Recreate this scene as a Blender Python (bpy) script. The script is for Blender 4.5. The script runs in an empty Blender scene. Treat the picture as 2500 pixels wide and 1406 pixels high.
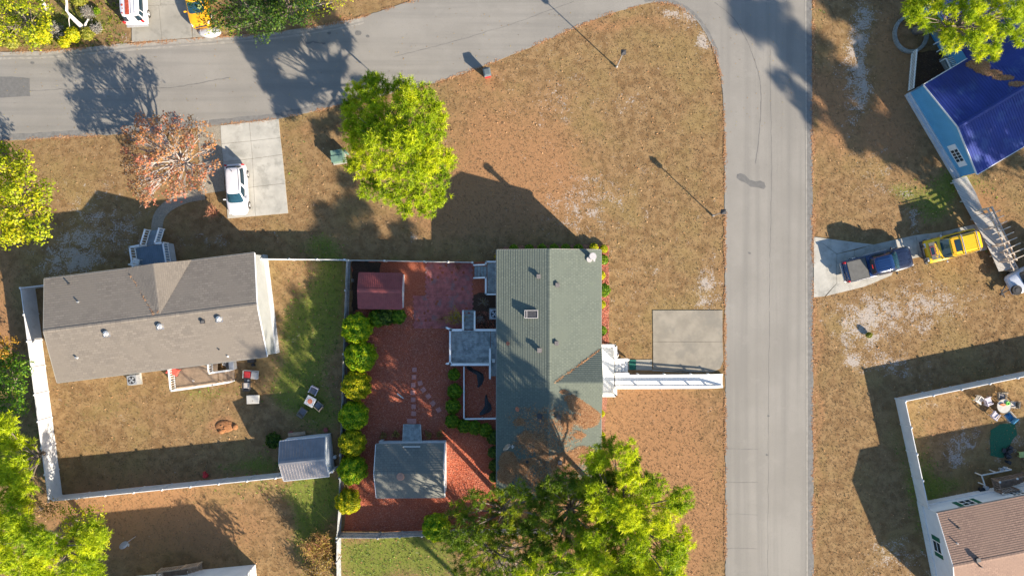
import bpy, math, random
import numpy as np
from mathutils import Matrix, Vector

# ---------------------------------------------------------------- camera, sky, sun, exposure
scene = bpy.context.scene
S = 0.036            # metres per photo pixel on the ground (photo 2500 px wide)
H = 62.0             # camera height above the ground
SUN_ELEV = 23.5
SUN_DIR = (0.732, -0.681)          # horizontal direction towards the sun (x east, y north of picture)
cam_d = bpy.data.cameras.new("camera")
cam = bpy.data.objects.new("camera", cam_d)
scene.collection.objects.link(cam)
cam.location = (0, 0, H)
cam.rotation_euler = (0, 0, 0)
cam_d.sensor_width = 36.0
cam_d.lens = 36.0 * H / 90.0
cam_d.clip_end = 3000
scene.camera = cam

world = bpy.data.worlds.new("World")
scene.world = world
world.use_nodes = True
wn = world.node_tree
for n in list(wn.nodes):
    wn.nodes.remove(n)
w_out = wn.nodes.new("ShaderNodeOutputWorld")
w_bg = wn.nodes.new("ShaderNodeBackground")
w_sky = wn.nodes.new("ShaderNodeTexSky")
w_sky.sky_type = 'NISHITA'
w_sky.sun_disc = False
w_sky.sun_elevation = math.radians(SUN_ELEV)
w_sky.sun_rotation = math.atan2(SUN_DIR[0], SUN_DIR[1])
w_sky.altitude = 10
w_sky.dust_density = 0.6
w_sky.ozone_density = 2.0
w_bg.inputs[1].default_value = 0.092
w_hs = wn.nodes.new("ShaderNodeHueSaturation")
w_hs.inputs['Saturation'].default_value = 1.08
wn.links.new(w_sky.outputs[0], w_hs.inputs['Color'])
wn.links.new(w_hs.outputs[0], w_bg.inputs[0])
wn.links.new(w_bg.outputs[0], w_out.inputs[0])

sun_d = bpy.data.lights.new("sun", 'SUN')
sun_d.energy = 5.0
sun_d.angle = math.radians(0.6)
sun_d.color = (1.0, 0.87, 0.70)
sun = bpy.data.objects.new("sun", sun_d)
scene.collection.objects.link(sun)
_ce = math.cos(math.radians(SUN_ELEV))
_sd = Vector((SUN_DIR[0] * _ce, SUN_DIR[1] * _ce, math.sin(math.radians(SUN_ELEV))))
sun.rotation_euler = _sd.to_track_quat('Z', 'Y').to_euler()
sun.location = (40, -40, 30)

scene.view_settings.view_transform = 'Standard'
scene.view_settings.look = 'None'
scene.view_settings.gamma = 1
scene.view_settings.use_curve_mapping = False
scene.view_settings.exposure = 1.40
scene.render.engine = 'CYCLES'
scene.cycles.max_bounces = 5
scene.cycles.transparent_max_bounces = 4

# ---------------------------------------------------------------- helpers
random.seed(7)
rng = np.random.default_rng(11)
COL = scene.collection
PI = math.pi


def G(px, py, z=0.0):
    """world point at height z that stands at photo pixel (px, py)"""
    k = S * (1 - z / H)
    return Vector(((px - 1250) * k, (703 - py) * k, z))


def ang(p, q):
    return math.atan2(-(q[1] - p[1]), q[0] - p[0])


def rot(x, y, a):
    c, s = math.cos(a), math.sin(a)
    return x * c - y * s, x * s + y * c


def wmat(o):
    m = Matrix.Translation(o.location) @ o.rotation_euler.to_matrix().to_4x4()
    if o.scale[0] != 1 or o.scale[2] != 1:
        m = m @ Matrix.Diagonal((*o.scale, 1))
    return (wmat(o.parent) @ m) if o.parent else m


def thing(name, label, cat, loc=(0, 0, 0), rz=0.0, group=None, kind=None):
    o = bpy.data.objects.new(name, None)
    o.empty_display_size = 0.3
    COL.objects.link(o)
    o.location = loc
    o.rotation_euler = (0, 0, rz)
    tag(o, label, cat, group, kind)
    return o


def tag(o, label=None, cat=None, group=None, kind=None):
    if label:
        o['label'] = label
    if cat:
        o['category'] = cat
    if group:
        o['group'] = group
    if kind:
        o['kind'] = kind
    return o


def copy_thing(root, loc, rz, label, scale=1.0, sz=None):
    r = root.copy()
    COL.objects.link(r)
    r.location = loc
    r.rotation_euler = (0, 0, rz)
    r.scale = (scale, scale, sz if sz else scale)
    r['label'] = label
    for ch in list(root.children):
        c = ch.copy()
        COL.objects.link(c)
        c.parent = r
        for g in list(ch.children):
            d = g.copy()
            COL.objects.link(d)
            d.parent = c
    return r


class MB:
    def __init__(self):
        self.v = []
        self.f = []
        self.m = []
        self.uv = []

    def add(self, vs, fs, mi=0, uvs=None):
        b = len(self.v)
        self.v.extend([tuple(p) for p in vs])
        for i, f in enumerate(fs):
            self.f.append([b + k for k in f])
            self.m.append(mi)
            self.uv.append(uvs[i] if uvs else None)

    def box(self, x0, x1, y0, y1, z0, z1, mi=0):
        v = [(x0, y0, z0), (x1, y0, z0), (x1, y1, z0), (x0, y1, z0),
             (x0, y0, z1), (x1, y0, z1), (x1, y1, z1), (x0, y1, z1)]
        self.add(v, [(3, 2, 1, 0), (4, 5, 6, 7), (0, 1, 5, 4), (1, 2, 6, 5), (2, 3, 7, 6), (3, 0, 4, 7)], mi)

    def obox(self, c, s, rz=0.0, mi=0, top=1.0):
        """box centred at c with size s turned rz; top scales the upper face"""
        v = []
        for z, k in ((-.5, 1), (.5, top)):
            for x, y in ((-.5, -.5), (.5, -.5), (.5, .5), (-.5, .5)):
                dx, dy = rot(x * s[0] * k, y * s[1] * k, rz)
                v.append((c[0] + dx, c[1] + dy, c[2] + z * s[2]))
        self.add(v, [(3, 2, 1, 0), (4, 5, 6, 7), (0, 1, 5, 4), (1, 2, 6, 5), (2, 3, 7, 6), (3, 0, 4, 7)], mi)

    def beam(self, p, q, w, h, mi=0):
        """bar from p to q, w wide sideways, h thick upwards (top face on the p-q line)"""
        p, q = Vector(p), Vector(q)
        d = (q - p)
        if d.length < 1e-6:
            return
        d.normalize()
        if abs(d.z) > 0.98:
            s = Vector((1, 0, 0))
            u = Vector((0, 1, 0))
            o1 = -h / 2
            o2 = h / 2
        else:
            s = d.cross(Vector((0, 0, 1))).normalized()
            u = s.cross(d).normalized()
            o1, o2 = -h, 0
        v = []
        for a in (p, q):
            for e, o in ((-.5, o1), (.5, o1), (.5, o2), (-.5, o2)):
                v.append(a + s * (w * e) + u * o)
        self.add(v, [(0, 1, 2, 3), (7, 6, 5, 4), (0, 4, 5, 1), (1, 5, 6, 2), (2, 6, 7, 3), (3, 7, 4, 0)], mi)

    def tube(self, pts, rad, n=6, mi=0, caps=True):
        pts = [Vector(p) for p in pts]
        if not hasattr(rad, '__len__'):
            rad = [rad] * len(pts)
        b = len(self.v)
        for i, p in enumerate(pts):
            d = (pts[min(i + 1, len(pts) - 1)] - pts[max(i - 1, 0)])
            d = d.normalized() if d.length > 1e-9 else Vector((0, 0, 1))
            a = Vector((0, 0, 1)) if abs(d.z) < .9 else Vector((1, 0, 0))
            s = d.cross(a).normalized()
            u = s.cross(d)
            for k in range(n):
                t = 2 * PI * k / n
                q = p + (s * math.cos(t) + u * math.sin(t)) * rad[i]
                self.v.append(tuple(q))
        for i in range(len(pts) - 1):
            for k in range(n):
                k2 = (k + 1) % n
                self.f.append([b + i * n + k, b + i * n + k2, b + (i + 1) * n + k2, b + (i + 1) * n + k])
                self.m.append(mi)
                self.uv.append(None)
        if caps:
            for i, rv in ((0, True), (len(pts) - 1, False)):
                f = [b + i * n + k for k in range(n)]
                self.f.append(f[::-1] if rv else f)
                self.m.append(mi)
                self.uv.append(None)

    def cyl(self, c, r, h, n=16, mi=0, top=1.0):
        self.tube([(c[0], c[1], c[2]), (c[0], c[1], c[2] + h)], [r, r * top], n, mi)

    def prism(self, poly, z0, z1, mi=0):
        n = len(poly)
        a = sum(poly[i][0] * poly[(i + 1) % n][1] - poly[(i + 1) % n][0] * poly[i][1] for i in range(n))
        if a < 0:
            poly = poly[::-1]
        v = [(p[0], p[1], z0) for p in poly] + [(p[0], p[1], z1) for p in poly]
        f = [tuple(range(n))[::-1], tuple(range(n, 2 * n))]
        f += [(i, (i + 1) % n, n + (i + 1) % n, n + i) for i in range(n)]
        self.add(v, f, mi)

    def plate(self, pts, th, mi=0):
        """3d polygon thickened downwards"""
        n = len(pts)
        pts = [Vector(p) for p in pts]
        nn = (pts[1] - pts[0]).cross(pts[2] - pts[0])
        if nn.z < 0:
            pts = pts[::-1]
        v = [tuple(p) for p in pts] + [(p.x, p.y, p.z - th) for p in pts]
        f = [tuple(range(n)), tuple(range(n, 2 * n))[::-1]]
        f += [(i, n + i, n + (i + 1) % n, (i + 1) % n) for i in range(n)]
        self.add(v, f, mi)

    def loft(self, rings, mi=0, caps=True):
        b = len(self.v)
        n = len(rings[0])
        for r in rings:
            self.v.extend([tuple(p) for p in r])
        for i in range(len(rings) - 1):
            for k in range(n):
                k2 = (k + 1) % n
                self.f.append([b + i * n + k, b + i * n + k2, b + (i + 1) * n + k2, b + (i + 1) * n + k])
                self.m.append(mi)
                self.uv.append(None)
        if caps:
            for i, rv in ((0, True), (len(rings) - 1, False)):
                f = [b + i * n + k for k in range(n)]
                self.f.append(f[::-1] if rv else f)
                self.m.append(mi)
                self.uv.append(None)

    def dome(self, c, rx, ry, rz, n=16, m=6, mi=0):
        rings = []
        for i in range(m + 1):
            t = i / m * PI / 2
            k = math.cos(t) + 1e-3
            rings.append([(c[0] + rx * k * math.cos(2 * PI * j / n), c[1] + ry * k * math.sin(2 * PI * j / n),
                           c[2] + rz * math.sin(t)) for j in range(n)])
        self.loft(rings, mi)

    def railing(self, p, q, h=1.0, sp=0.13, w=0.09, bal=0.035, posts=True, mi=0, low=0.1):
        p, q = Vector(p), Vector(q)
        up = Vector((0, 0, h))
        self.beam(p + up, q + up, w, .05, mi)
        self.beam(p + Vector((0, 0, low + .05)), q + Vector((0, 0, low + .05)), w * .6, .05, mi)
        L = (q - p).length
        n = max(1, int(L / sp))
        a = math.atan2(q.y - p.y, q.x - p.x)
        if bal:
            for i in range(1, n):
                c = p + (q - p) * (i / n)
                self.obox((c.x, c.y, c.z + (h + low) / 2), (bal, bal, h - low - .06), a, mi)
        if posts:
            np_ = max(1, round(L / 1.8))
            for i in range(np_ + 1):
                c = p + (q - p) * (i / np_)
                self.obox((c.x, c.y, c.z + (h + .06) / 2), (.1, .1, h + .06), a, mi)

    def build(self, name, mats, parent=None, smooth=False, world=False, kind=None, bevel=0, label=None):
        me = bpy.data.meshes.new(name)
        v = self.v
        if world and parent is not None:
            inv = wmat(parent).inverted()
            v = [tuple(inv @ Vector(p)) for p in v]
        me.from_pydata(v, [], self.f)
        if not isinstance(mats, (list, tuple)):
            mats = [mats]
        for m in mats:
            me.materials.append(m)
        me.polygons.foreach_set('material_index', self.m)
        if any(u is not None for u in self.uv):
            ul = me.uv_layers.new(name='UVMap')
            flat = []
            for f, u in zip(self.f, self.uv):
                for k in range(len(f)):
                    flat.extend(u[k] if u else (0.0, 0.0))
            ul.data.foreach_set('uv', flat)
        if smooth:
            me.polygons.foreach_set('use_smooth', [True] * len(me.polygons))
        me.update()
        o = bpy.data.objects.new(name, me)
        COL.objects.link(o)
        if parent is not None:
            o.parent = parent
        if kind:
            o['kind'] = kind
        if label:
            o['label'] = label
        if bevel:
            md = o.modifiers.new('bevel', 'BEVEL')
            md.width = bevel
            md.segments = 2
            md.limit_method = 'ANGLE'
        return o


def inst(o, parent, loc=(0, 0, 0), rz=0.0, name=None):
    """another object on the same mesh"""
    c = bpy.data.objects.new(name or o.name.split('.')[0], o.data)
    COL.objects.link(c)
    c.parent = parent
    c.location = loc
    c.rotation_euler = (0, 0, rz)
    for k in ('kind',):
        if k in o:
            c[k] = o[k]
    return c


def raw_mesh(name, V, k, mat, parent=None, tint=None, kind=None, smooth=False):
    """V: (N*k,3) vertices, faces of k consecutive vertices"""
    V = np.asarray(V, dtype=np.float32).reshape(-1, 3)
    if parent is not None:
        inv = np.array(wmat(parent).inverted(), dtype=np.float32)
        V = V @ inv[:3, :3].T + inv[:3, 3]
    n = len(V) // k
    me = bpy.data.meshes.new(name)
    me.vertices.add(n * k)
    me.loops.add(n * k)
    me.polygons.add(n)
    me.vertices.foreach_set('co', V.ravel())
    me.loops.foreach_set('vertex_index', np.arange(n * k, dtype=np.int32))
    me.polygons.foreach_set('loop_start', np.arange(0, n * k, k, dtype=np.int32))
    if tint is not None:
        at = me.attributes.new('tint', 'FLOAT', 'POINT')
        at.data.foreach_set('value', np.repeat(np.asarray(tint, dtype=np.float32), k))
    me.materials.append(mat)
    me.update(calc_edges=True)
    me.validate()
    o = bpy.data.objects.new(name, me)
    COL.objects.link(o)
    if parent is not None:
        o.parent = parent
    if kind:
        o['kind'] = kind
    return o


# ---------------------------------------------------------------- materials
def new_mat(name):
    m = bpy.data.materials.new(name)
    m.use_nodes = True
    nt = m.node_tree
    b = nt.nodes['Principled BSDF']
    return m, nt, b


def nd(nt, typ, **kw):
    n = nt.nodes.new(typ)
    for k, v in kw.items():
        setattr(n, k, v)
    return n


def noise(nt, vec, scale, detail=3, rough=.55, dist=0.0):
    n = nd(nt, 'ShaderNodeTexNoise')
    n.inputs['Scale'].default_value = scale
    n.inputs['Detail'].default_value = detail
    n.inputs['Roughness'].default_value = rough
    n.inputs['Distortion'].default_value = dist
    if vec is not None:
        nt.links.new(vec, n.inputs['Vector'])
    return n.outputs['Fac']


def mixc(nt, fac, a, b, typ='MIX'):
    n = nd(nt, 'ShaderNodeMix', data_type='RGBA', blend_type=typ)
    for sock, val in ((0, fac), (6, a), (7, b)):
        if isinstance(val, (tuple, list)):
            n.inputs[sock].default_value = (*val[:3], 1)
        elif isinstance(val, (int, float)):
            n.inputs[sock].default_value = val
        else:
            nt.links.new(val, n.inputs[sock])
    return n.outputs[2]


def maths(nt, op, a, b=None, clamp=False):
    n = nd(nt, 'ShaderNodeMath', operation=op, use_clamp=clamp)
    for i, val in enumerate((a, b)):
        if val is None:
            continue
        if isinstance(val, (int, float)):
            n.inputs[i].default_value = val
        else:
            nt.links.new(val, n.inputs[i])
    return n.outputs[0]


def ramp(nt, fac, stops):
    n = nd(nt, 'ShaderNodeValToRGB')
    el = n.color_ramp.elements
    while len(el) < len(stops):
        el.new(0.5)
    for e, (p, c) in zip(el, stops):
        e.position = p
        e.color = (*c, 1) if hasattr(c, '__len__') else (c, c, c, 1)
    if fac is not None:
        nt.links.new(fac, n.inputs[0])
    return n.outputs[0]


def smooth(nt, fac, lo, hi):
    n = nd(nt, 'ShaderNodeMapRange', interpolation_type='SMOOTHSTEP')
    n.inputs[1].default_value = lo
    n.inputs[2].default_value = hi
    nt.links.new(fac, n.inputs[0])
    return n.outputs[0]


def bump(nt, bsdf, h, strength=.5, dist=.05):
    n = nd(nt, 'ShaderNodeBump')
    n.inputs['Strength'].default_value = strength
    n.inputs['Distance'].default_value = dist
    nt.links.new(h, n.inputs['Height'])
    nt.links.new(n.outputs[0], bsdf.inputs['Normal'])
    return n


def pos(nt):
    return nd(nt, 'ShaderNodeNewGeometry').outputs['Position']


def pm(name, col, rough=.7, var=.15, vs=2.0, grime=None, bs=None, metal=0.0, coat=0.0, spec=.5):
    """plain coloured surface with uneven tone and fine relief"""
    m, nt, b = new_mat(name)
    p = pos(nt)
    f = noise(nt, p, vs, 5, .6)
    lo = tuple(c * (1 - var) for c in col)
    hi = tuple(min(1, c * (1 + var)) for c in col)
    c = mixc(nt, smooth(nt, f, .3, .7), lo, hi)
    f2 = noise(nt, p, 23, 2)
    c = mixc(nt, maths(nt, 'MULTIPLY', f2, .25 * min(1, var * 3)), c, tuple(x * .55 for x in col))
    if grime:
        g = smooth(nt, noise(nt, p, grime[1], 6, .65), grime[2], grime[2] + .15)
        c = mixc(nt, maths(nt, 'MULTIPLY', g, grime[3] if len(grime) > 3 else .7), c, grime[0])
    nt.links.new(c, b.inputs['Base Color'])
    b.inputs['Roughness'].default_value = rough
    b.inputs['Metallic'].default_value = metal
    b.inputs['Specular IOR Level'].default_value = spec
    if coat:
        b.inputs['Coat Weight'].default_value = coat
        b.inputs['Coat Roughness'].default_value = .06
    if bs:
        bump(nt, b, noise(nt, p, bs[0], 4), bs[1], .03)
    return m


M = {}
M['white'] = pm('white_vinyl', (.78, .78, .76), .45, .04, 1.5, grime=((.5, .5, .46), 1.3, .62, .35))
M['vinyl'] = pm('fence_vinyl', (.66, .66, .66), .4, .07, 1.2, grime=((.48, .48, .44), 1.6, .55, .5))
M['white_old'] = pm('weathered_white_paint', (.62, .60, .55), .7, .15, 4, grime=((.3, .24, .18), 2.5, .55))
M['white_paint'] = pm('white_paint', (.72, .72, .70), .6, .05, 3, grime=((.5, .46, .40), 2.0, .6, .5))
M['siding_grey'] = pm('pale_siding', (.33, .34, .33), .7, .05, 1)
M['skirt'] = pm('pale_skirting', (.48, .50, .53), .6, .1, 2)
M['siding_white'] = pm('white_siding', (.62, .65, .68), .6, .05, 1.2)
M['drip'] = pm('weathered_drip_edge', (.27, .26, .23), .7, .1, 3)
M['blue_wall'] = pm('bright_blue_siding', (.10, .34, .55), .6, .06, 1.2)
M['trim'] = pm('white_trim', (.75, .75, .74), .5, .05, 2)
M['wood_grey'] = pm('weathered_grey_decking', (.34, .37, .36), .8, .28, 3, grime=((.10, .13, .13), 1.6, .5, .6), bs=(18, .4))
M['wood_light'] = pm('pale_boardwalk', (.42, .40, .37), .75, .1, 2.5, bs=(20, .2))
M['wood_tan'] = pm('tan_deck_boards', (.42, .30, .20), .75, .2, 3, bs=(18, .3))
M['wood_brown'] = pm('brown_timber', (.20, .14, .10), .8, .25, 4, bs=(18, .4))
M['wood_pergola'] = pm('bleached_timber', (.52, .44, .36), .8, .15, 4)
M['blue_deck'] = pm('blue_grey_decking', (.16, .22, .28), .65, .1, 2)
M['fence_wood'] = pm('weathered_fence_boards', (.36, .37, .37), .85, .25, 3, grime=((.16, .15, .14), 2.2, .55), bs=(14, .4))
M['concrete'] = pm('pale_concrete', (.285, .272, .235), .85, .10, .7, grime=((.20, .19, .165), 1.1, .52, .6), bs=(30, .3))
M['concrete_white'] = pm('bleached_concrete', (.40, .385, .34), .85, .12, .9, grime=((.24, .235, .205), .8, .50, .65), bs=(30, .2))
M['concrete_pad'] = pm('smooth_concrete', (.255, .228, .182), .85, .16, .8, grime=((.19, .175, .145), .5, .48, .75), bs=(25, .2))
M['stone_path'] = pm('washed_aggregate', (.27, .235, .18), .9, .25, 12, bs=(40, .6))
M['block'] = pm('grey_retaining_block', (.26, .26, .24), .9, .2, 5, bs=(20, .5))
M['red_paver'] = pm('red_clay_paver', (.44, .13, .11), .85, .25, 2.5, grime=((.24, .16, .15), .9, .5, .8), bs=(30, .4))
M['red_stone'] = pm('red_stepping_stone', (.50, .22, .18), .85, .15, 6, bs=(30, .4))
M['black'] = pm('black_rubber', (.018, .018, .02), .6, .2, 8)
M['tarp'] = pm('black_sheeting', (.022, .024, .026), .35, .3, 6, bs=(6, .8))
M['metal_grey'] = pm('galvanised_steel', (.45, .46, .47), .4, .1, 6, metal=.5)
M['metal_dark'] = pm('dark_metal', (.06, .06, .065), .5, .15, 6, metal=.3)
M['vent'] = pm('weathered_roof_vent', (.16, .145, .14), .6, .2, 6)
M['copper'] = pm('rusty_terracotta', (.42, .14, .075), .6, .2, 6)
M['copper_disc'] = pm('pinkish_copper_cap', (.42, .22, .15), .5, .15, 6)
M['green_box'] = pm('green_painted_steel', (.13, .22, .17), .5, .08, 3)
M['mat_green'] = pm('green_doormat', (.01, .10, .075), .95, .2, 20)
M['turf'] = pm('artificial_turf', (.012, .115, .062), .95, .2, 8, bs=(50, .6))
M['red_plastic'] = pm('red_plastic', (.52, .03, .035), .45, .08, 4)
M['lid_grey'] = pm('charcoal_plastic_lid', (.10, .125, .135), .45, .1, 5)
M['red_cushion'] = pm('red_cushion', (.50, .035, .04), .9, .1, 8)
M['coral'] = pm('coral_red_fabric', (.55, .085, .06), .85, .1, 8)
M['cream'] = pm('cream_cushion', (.52, .47, .42), .9, .08, 6)
M['grey_cushion'] = pm('grey_cushion', (.16, .155, .17), .9, .1, 6)
M['wicker'] = pm('tan_metal_frame', (.22, .19, .15), .7, .15, 8)
M['ash_table'] = pm('pale_grey_tabletop', (.42, .41, .38), .6, .08, 4)
M['lilac'] = pm('pale_lilac_plastic', (.50, .47, .53), .5, .1, 5)
M['blue_fabric'] = pm('blue_patterned_fabric', (.06, .25, .42), .8, .3, 12, grime=((.01, .05, .16), 3.0, .5, .9))
M['orange'] = pm('orange_plastic', (.75, .17, .03), .5, .1, 5)
M['lime'] = pm('lime_green_plastic', (.13, .55, .05), .5, .1, 5)
M['yellow_green'] = pm('yellow_green_plastic', (.42, .5, .16), .5, .1, 5)
M['pipe_white'] = pm('white_enamelled_flue', (.50, .47, .46), .4, .06, 5)
M['shell'] = pm('pale_grey_fibreglass', (.42, .43, .45), .3, .12, 1.5)
M['bark_pale'] = pm('bleached_bark', (.62, .58, .54), .85, .15, 5, bs=(10, .8))
M['bark'] = pm('grey_brown_bark', (.16, .125, .10), .9, .3, 5, bs=(10, .8))
M['bark_maple'] = pm('pale_grey_bark', (.36, .32, .29), .85, .2, 6)
M['twig_red'] = pm('reddish_twigs', (.40, .17, .10), .85, .2, 8)
M['twig_grey'] = pm('grey_twigs', (.30, .24, .21), .85, .2, 8)
M['glass'] = pm('dark_window_glass', (.012, .03, .045), .08, .2, 1, spec=.8)
M['screen'] = pm('windscreen_glass', (.012, .045, .065), .06, .4, 1.2, spec=.8)
M['car_white'] = pm('white_car_paint', (.58, .57, .60), .3, .02, 1, coat=.6)
M['car_yellow'] = pm('yellow_car_paint', (.85, .50, .008), .32, .05, 2, coat=.6)
M['car_gold'] = pm('amber_car_paint', (.78, .36, .008), .35, .06, 2, coat=.6)
M['car_blue'] = pm('dark_blue_car_paint', (.005, .026, .10), .25, .1, 1, coat=.8)
M['car_navy'] = pm('navy_hood_paint', (.012, .018, .045), .25, .1, 1, coat=.8)
M['tonneau'] = pm('grey_vinyl_cover', (.095, .095, .09), .75, .12, 3)
M['roof_rust'] = pm('rusty_white_roof', (.68, .68, .68), .5, .05, 2, grime=((.34, .07, .025), 1.3, .52, .95))
M['rust'] = pm('rust_red_paint', (.38, .055, .022), .7, .3, 4, grime=((.6, .5, .45), 4, .58, .6))
M['chrome'] = pm('polished_metal', (.62, .60, .58), .25, .05, 4, metal=.7)
M['light_red'] = pm('red_lamp', (.45, .012, .015), .25, .1, 4)
M['light_clear'] = pm('clear_lamp', (.6, .6, .62), .15, .1, 4)
M['hose_white'] = pm('white_hose', (.8, .82, .82), .5, .03, 4)
M['shutter'] = pm('dark_green_shutter', (.004, .105, .06), .6, .08, 5)
M['ash_black'] = pm('black_debris', (.015, .017, .022), .5, .4, 9)


def shingle(name, c1, c2, gap, row=.18, wid=.32, weather=None):
    m, nt, b = new_mat(name)
    uv = nd(nt, 'ShaderNodeUVMap').outputs[0]
    br = nd(nt, 'ShaderNodeTexBrick')
    br.offset = .37
    br.inputs['Scale'].default_value = 1
    br.inputs['Brick Width'].default_value = wid
    br.inputs['Row Height'].default_value = row
    br.inputs['Mortar Size'].default_value = .014
    br.inputs['Mortar Smooth'].default_value = .3
    br.inputs['Bias'].default_value = 0
    br.inputs['Color1'].default_value = (*c1, 1)
    br.inputs['Color2'].default_value = (*c2, 1)
    br.inputs['Mortar'].default_value = (*gap, 1)
    nt.links.new(uv, br.inputs['Vector'])
    p = pos(nt)
    c = mixc(nt, smooth(nt, noise(nt, p, .45, 4), .35, .7), br.outputs[0], tuple(x * .86 for x in c1))
    c = mixc(nt, maths(nt, 'MULTIPLY', noise(nt, p, 9, 4, .7), .55), c, tuple(x * .62 for x in c2))
    if weather:
        g = smooth(nt, noise(nt, p, weather[1], 6, .7), weather[2], weather[2] + .1)
        c = mixc(nt, maths(nt, 'MULTIPLY', g, .8), c, weather[0])
    nt.links.new(c, b.inputs['Base Color'])
    b.inputs['Roughness'].default_value = .9
    bump(nt, b, noise(nt, p, 40, 3), .35, .02)
    return m


M['sh_grey'] = shingle('brown_grey_shingle', (.262, .226, .184), (.185, .160, .133), (.12, .105, .09), row=.2, wid=.4)
M['sh_green'] = shingle('green_shingle', (.170, .196, .158), (.132, .155, .128), (.06, .07, .06), wid=.28, row=.205,
                        weather=((.14, .17, .12), .5, .62))
M['sh_tan'] = shingle('tan_brown_shingle', (.36, .235, .17), (.26, .165, .125), (.12, .08, .06))
M['sh_dark'] = shingle('slate_grey_shingle', (.21, .21, .18), (.15, .155, .14), (.06, .065, .06), row=.2)
M['metal_red'] = pm('oxblood_metal_roof', (.30, .075, .065), .45, .15, 2, grime=((.28, .09, .06), 1.0, .55, .5), metal=.15)
M['metal_tan'] = pm('taupe_metal_roof', (.27, .25, .245), .30, .08, 2, metal=.65)
M['metal_blue'] = pm('royal_blue_metal_roof', (.022, .040, .215), .42, .15, .6, grime=((.055, .10, .26), .7, .52, .6), metal=.1)


def leaf_mat(name, stops, trans=.42, rough=.5):
    m, nt, b = new_mat(name)
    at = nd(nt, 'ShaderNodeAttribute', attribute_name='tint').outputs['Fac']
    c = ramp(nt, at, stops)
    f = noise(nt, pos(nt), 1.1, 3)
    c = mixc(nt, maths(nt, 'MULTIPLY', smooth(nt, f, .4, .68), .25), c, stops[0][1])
    nt.links.new(c, b.inputs['Base Color'])
    b.inputs['Roughness'].default_value = rough
    b.inputs['Specular IOR Level'].default_value = .3
    tr = nd(nt, 'ShaderNodeBsdfTranslucent')
    nt.links.new(c, tr.inputs[0])
    mx = nd(nt, 'ShaderNodeMixShader')
    mx.inputs[0].default_value = trans
    nt.links.new(b.outputs[0], mx.inputs[1])
    nt.links.new(tr.outputs[0], mx.inputs[2])
    out = nt.nodes['Material Output']
    nt.links.new(mx.outputs[0], out.inputs[0])
    return m


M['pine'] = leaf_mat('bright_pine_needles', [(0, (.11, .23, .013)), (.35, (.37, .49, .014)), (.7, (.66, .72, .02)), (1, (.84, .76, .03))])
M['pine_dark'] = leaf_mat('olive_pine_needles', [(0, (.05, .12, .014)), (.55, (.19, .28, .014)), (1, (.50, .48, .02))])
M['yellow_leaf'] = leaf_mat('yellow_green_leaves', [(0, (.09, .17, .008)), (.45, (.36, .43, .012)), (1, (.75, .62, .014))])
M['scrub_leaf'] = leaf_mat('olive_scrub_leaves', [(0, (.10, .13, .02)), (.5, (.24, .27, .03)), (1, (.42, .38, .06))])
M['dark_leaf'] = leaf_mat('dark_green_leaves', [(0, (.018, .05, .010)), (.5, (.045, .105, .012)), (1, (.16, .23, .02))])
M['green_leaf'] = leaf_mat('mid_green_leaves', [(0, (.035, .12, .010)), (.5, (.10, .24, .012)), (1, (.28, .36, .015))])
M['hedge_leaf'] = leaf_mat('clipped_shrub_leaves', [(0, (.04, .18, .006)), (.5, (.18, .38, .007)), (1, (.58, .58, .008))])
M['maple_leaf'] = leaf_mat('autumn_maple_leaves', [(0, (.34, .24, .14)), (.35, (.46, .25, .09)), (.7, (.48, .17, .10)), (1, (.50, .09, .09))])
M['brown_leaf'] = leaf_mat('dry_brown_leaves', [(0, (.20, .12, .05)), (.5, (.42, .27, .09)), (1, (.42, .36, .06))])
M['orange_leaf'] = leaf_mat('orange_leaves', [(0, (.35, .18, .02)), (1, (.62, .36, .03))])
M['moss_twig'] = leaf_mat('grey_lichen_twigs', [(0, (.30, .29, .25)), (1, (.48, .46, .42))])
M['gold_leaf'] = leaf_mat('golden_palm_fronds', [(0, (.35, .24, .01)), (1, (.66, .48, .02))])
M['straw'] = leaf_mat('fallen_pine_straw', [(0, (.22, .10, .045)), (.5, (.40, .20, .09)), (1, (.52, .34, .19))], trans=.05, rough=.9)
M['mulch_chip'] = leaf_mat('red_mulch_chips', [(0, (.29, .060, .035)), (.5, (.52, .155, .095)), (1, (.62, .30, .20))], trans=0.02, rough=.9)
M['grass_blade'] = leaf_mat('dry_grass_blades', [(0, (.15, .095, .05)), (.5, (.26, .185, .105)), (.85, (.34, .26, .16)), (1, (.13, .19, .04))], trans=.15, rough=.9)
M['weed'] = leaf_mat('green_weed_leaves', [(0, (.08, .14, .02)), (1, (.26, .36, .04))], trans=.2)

# ---------------------------------------------------------------- vegetation helpers
def unit(a):
    return a / (np.linalg.norm(a, axis=1, keepdims=True) + 1e-9)


def leaf_quads(C, N, size, asp=.6):
    n = len(C)
    T = unit(rng.normal(size=(n, 3)))
    U = unit(np.cross(N, T))
    W = np.cross(N, U)
    s = (size * rng.uniform(.6, 1.3, n))[:, None]
    return np.stack([C + U * s, C + W * s * asp, C - U * s, C - W * s * asp], 1).reshape(-1, 3)


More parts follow.
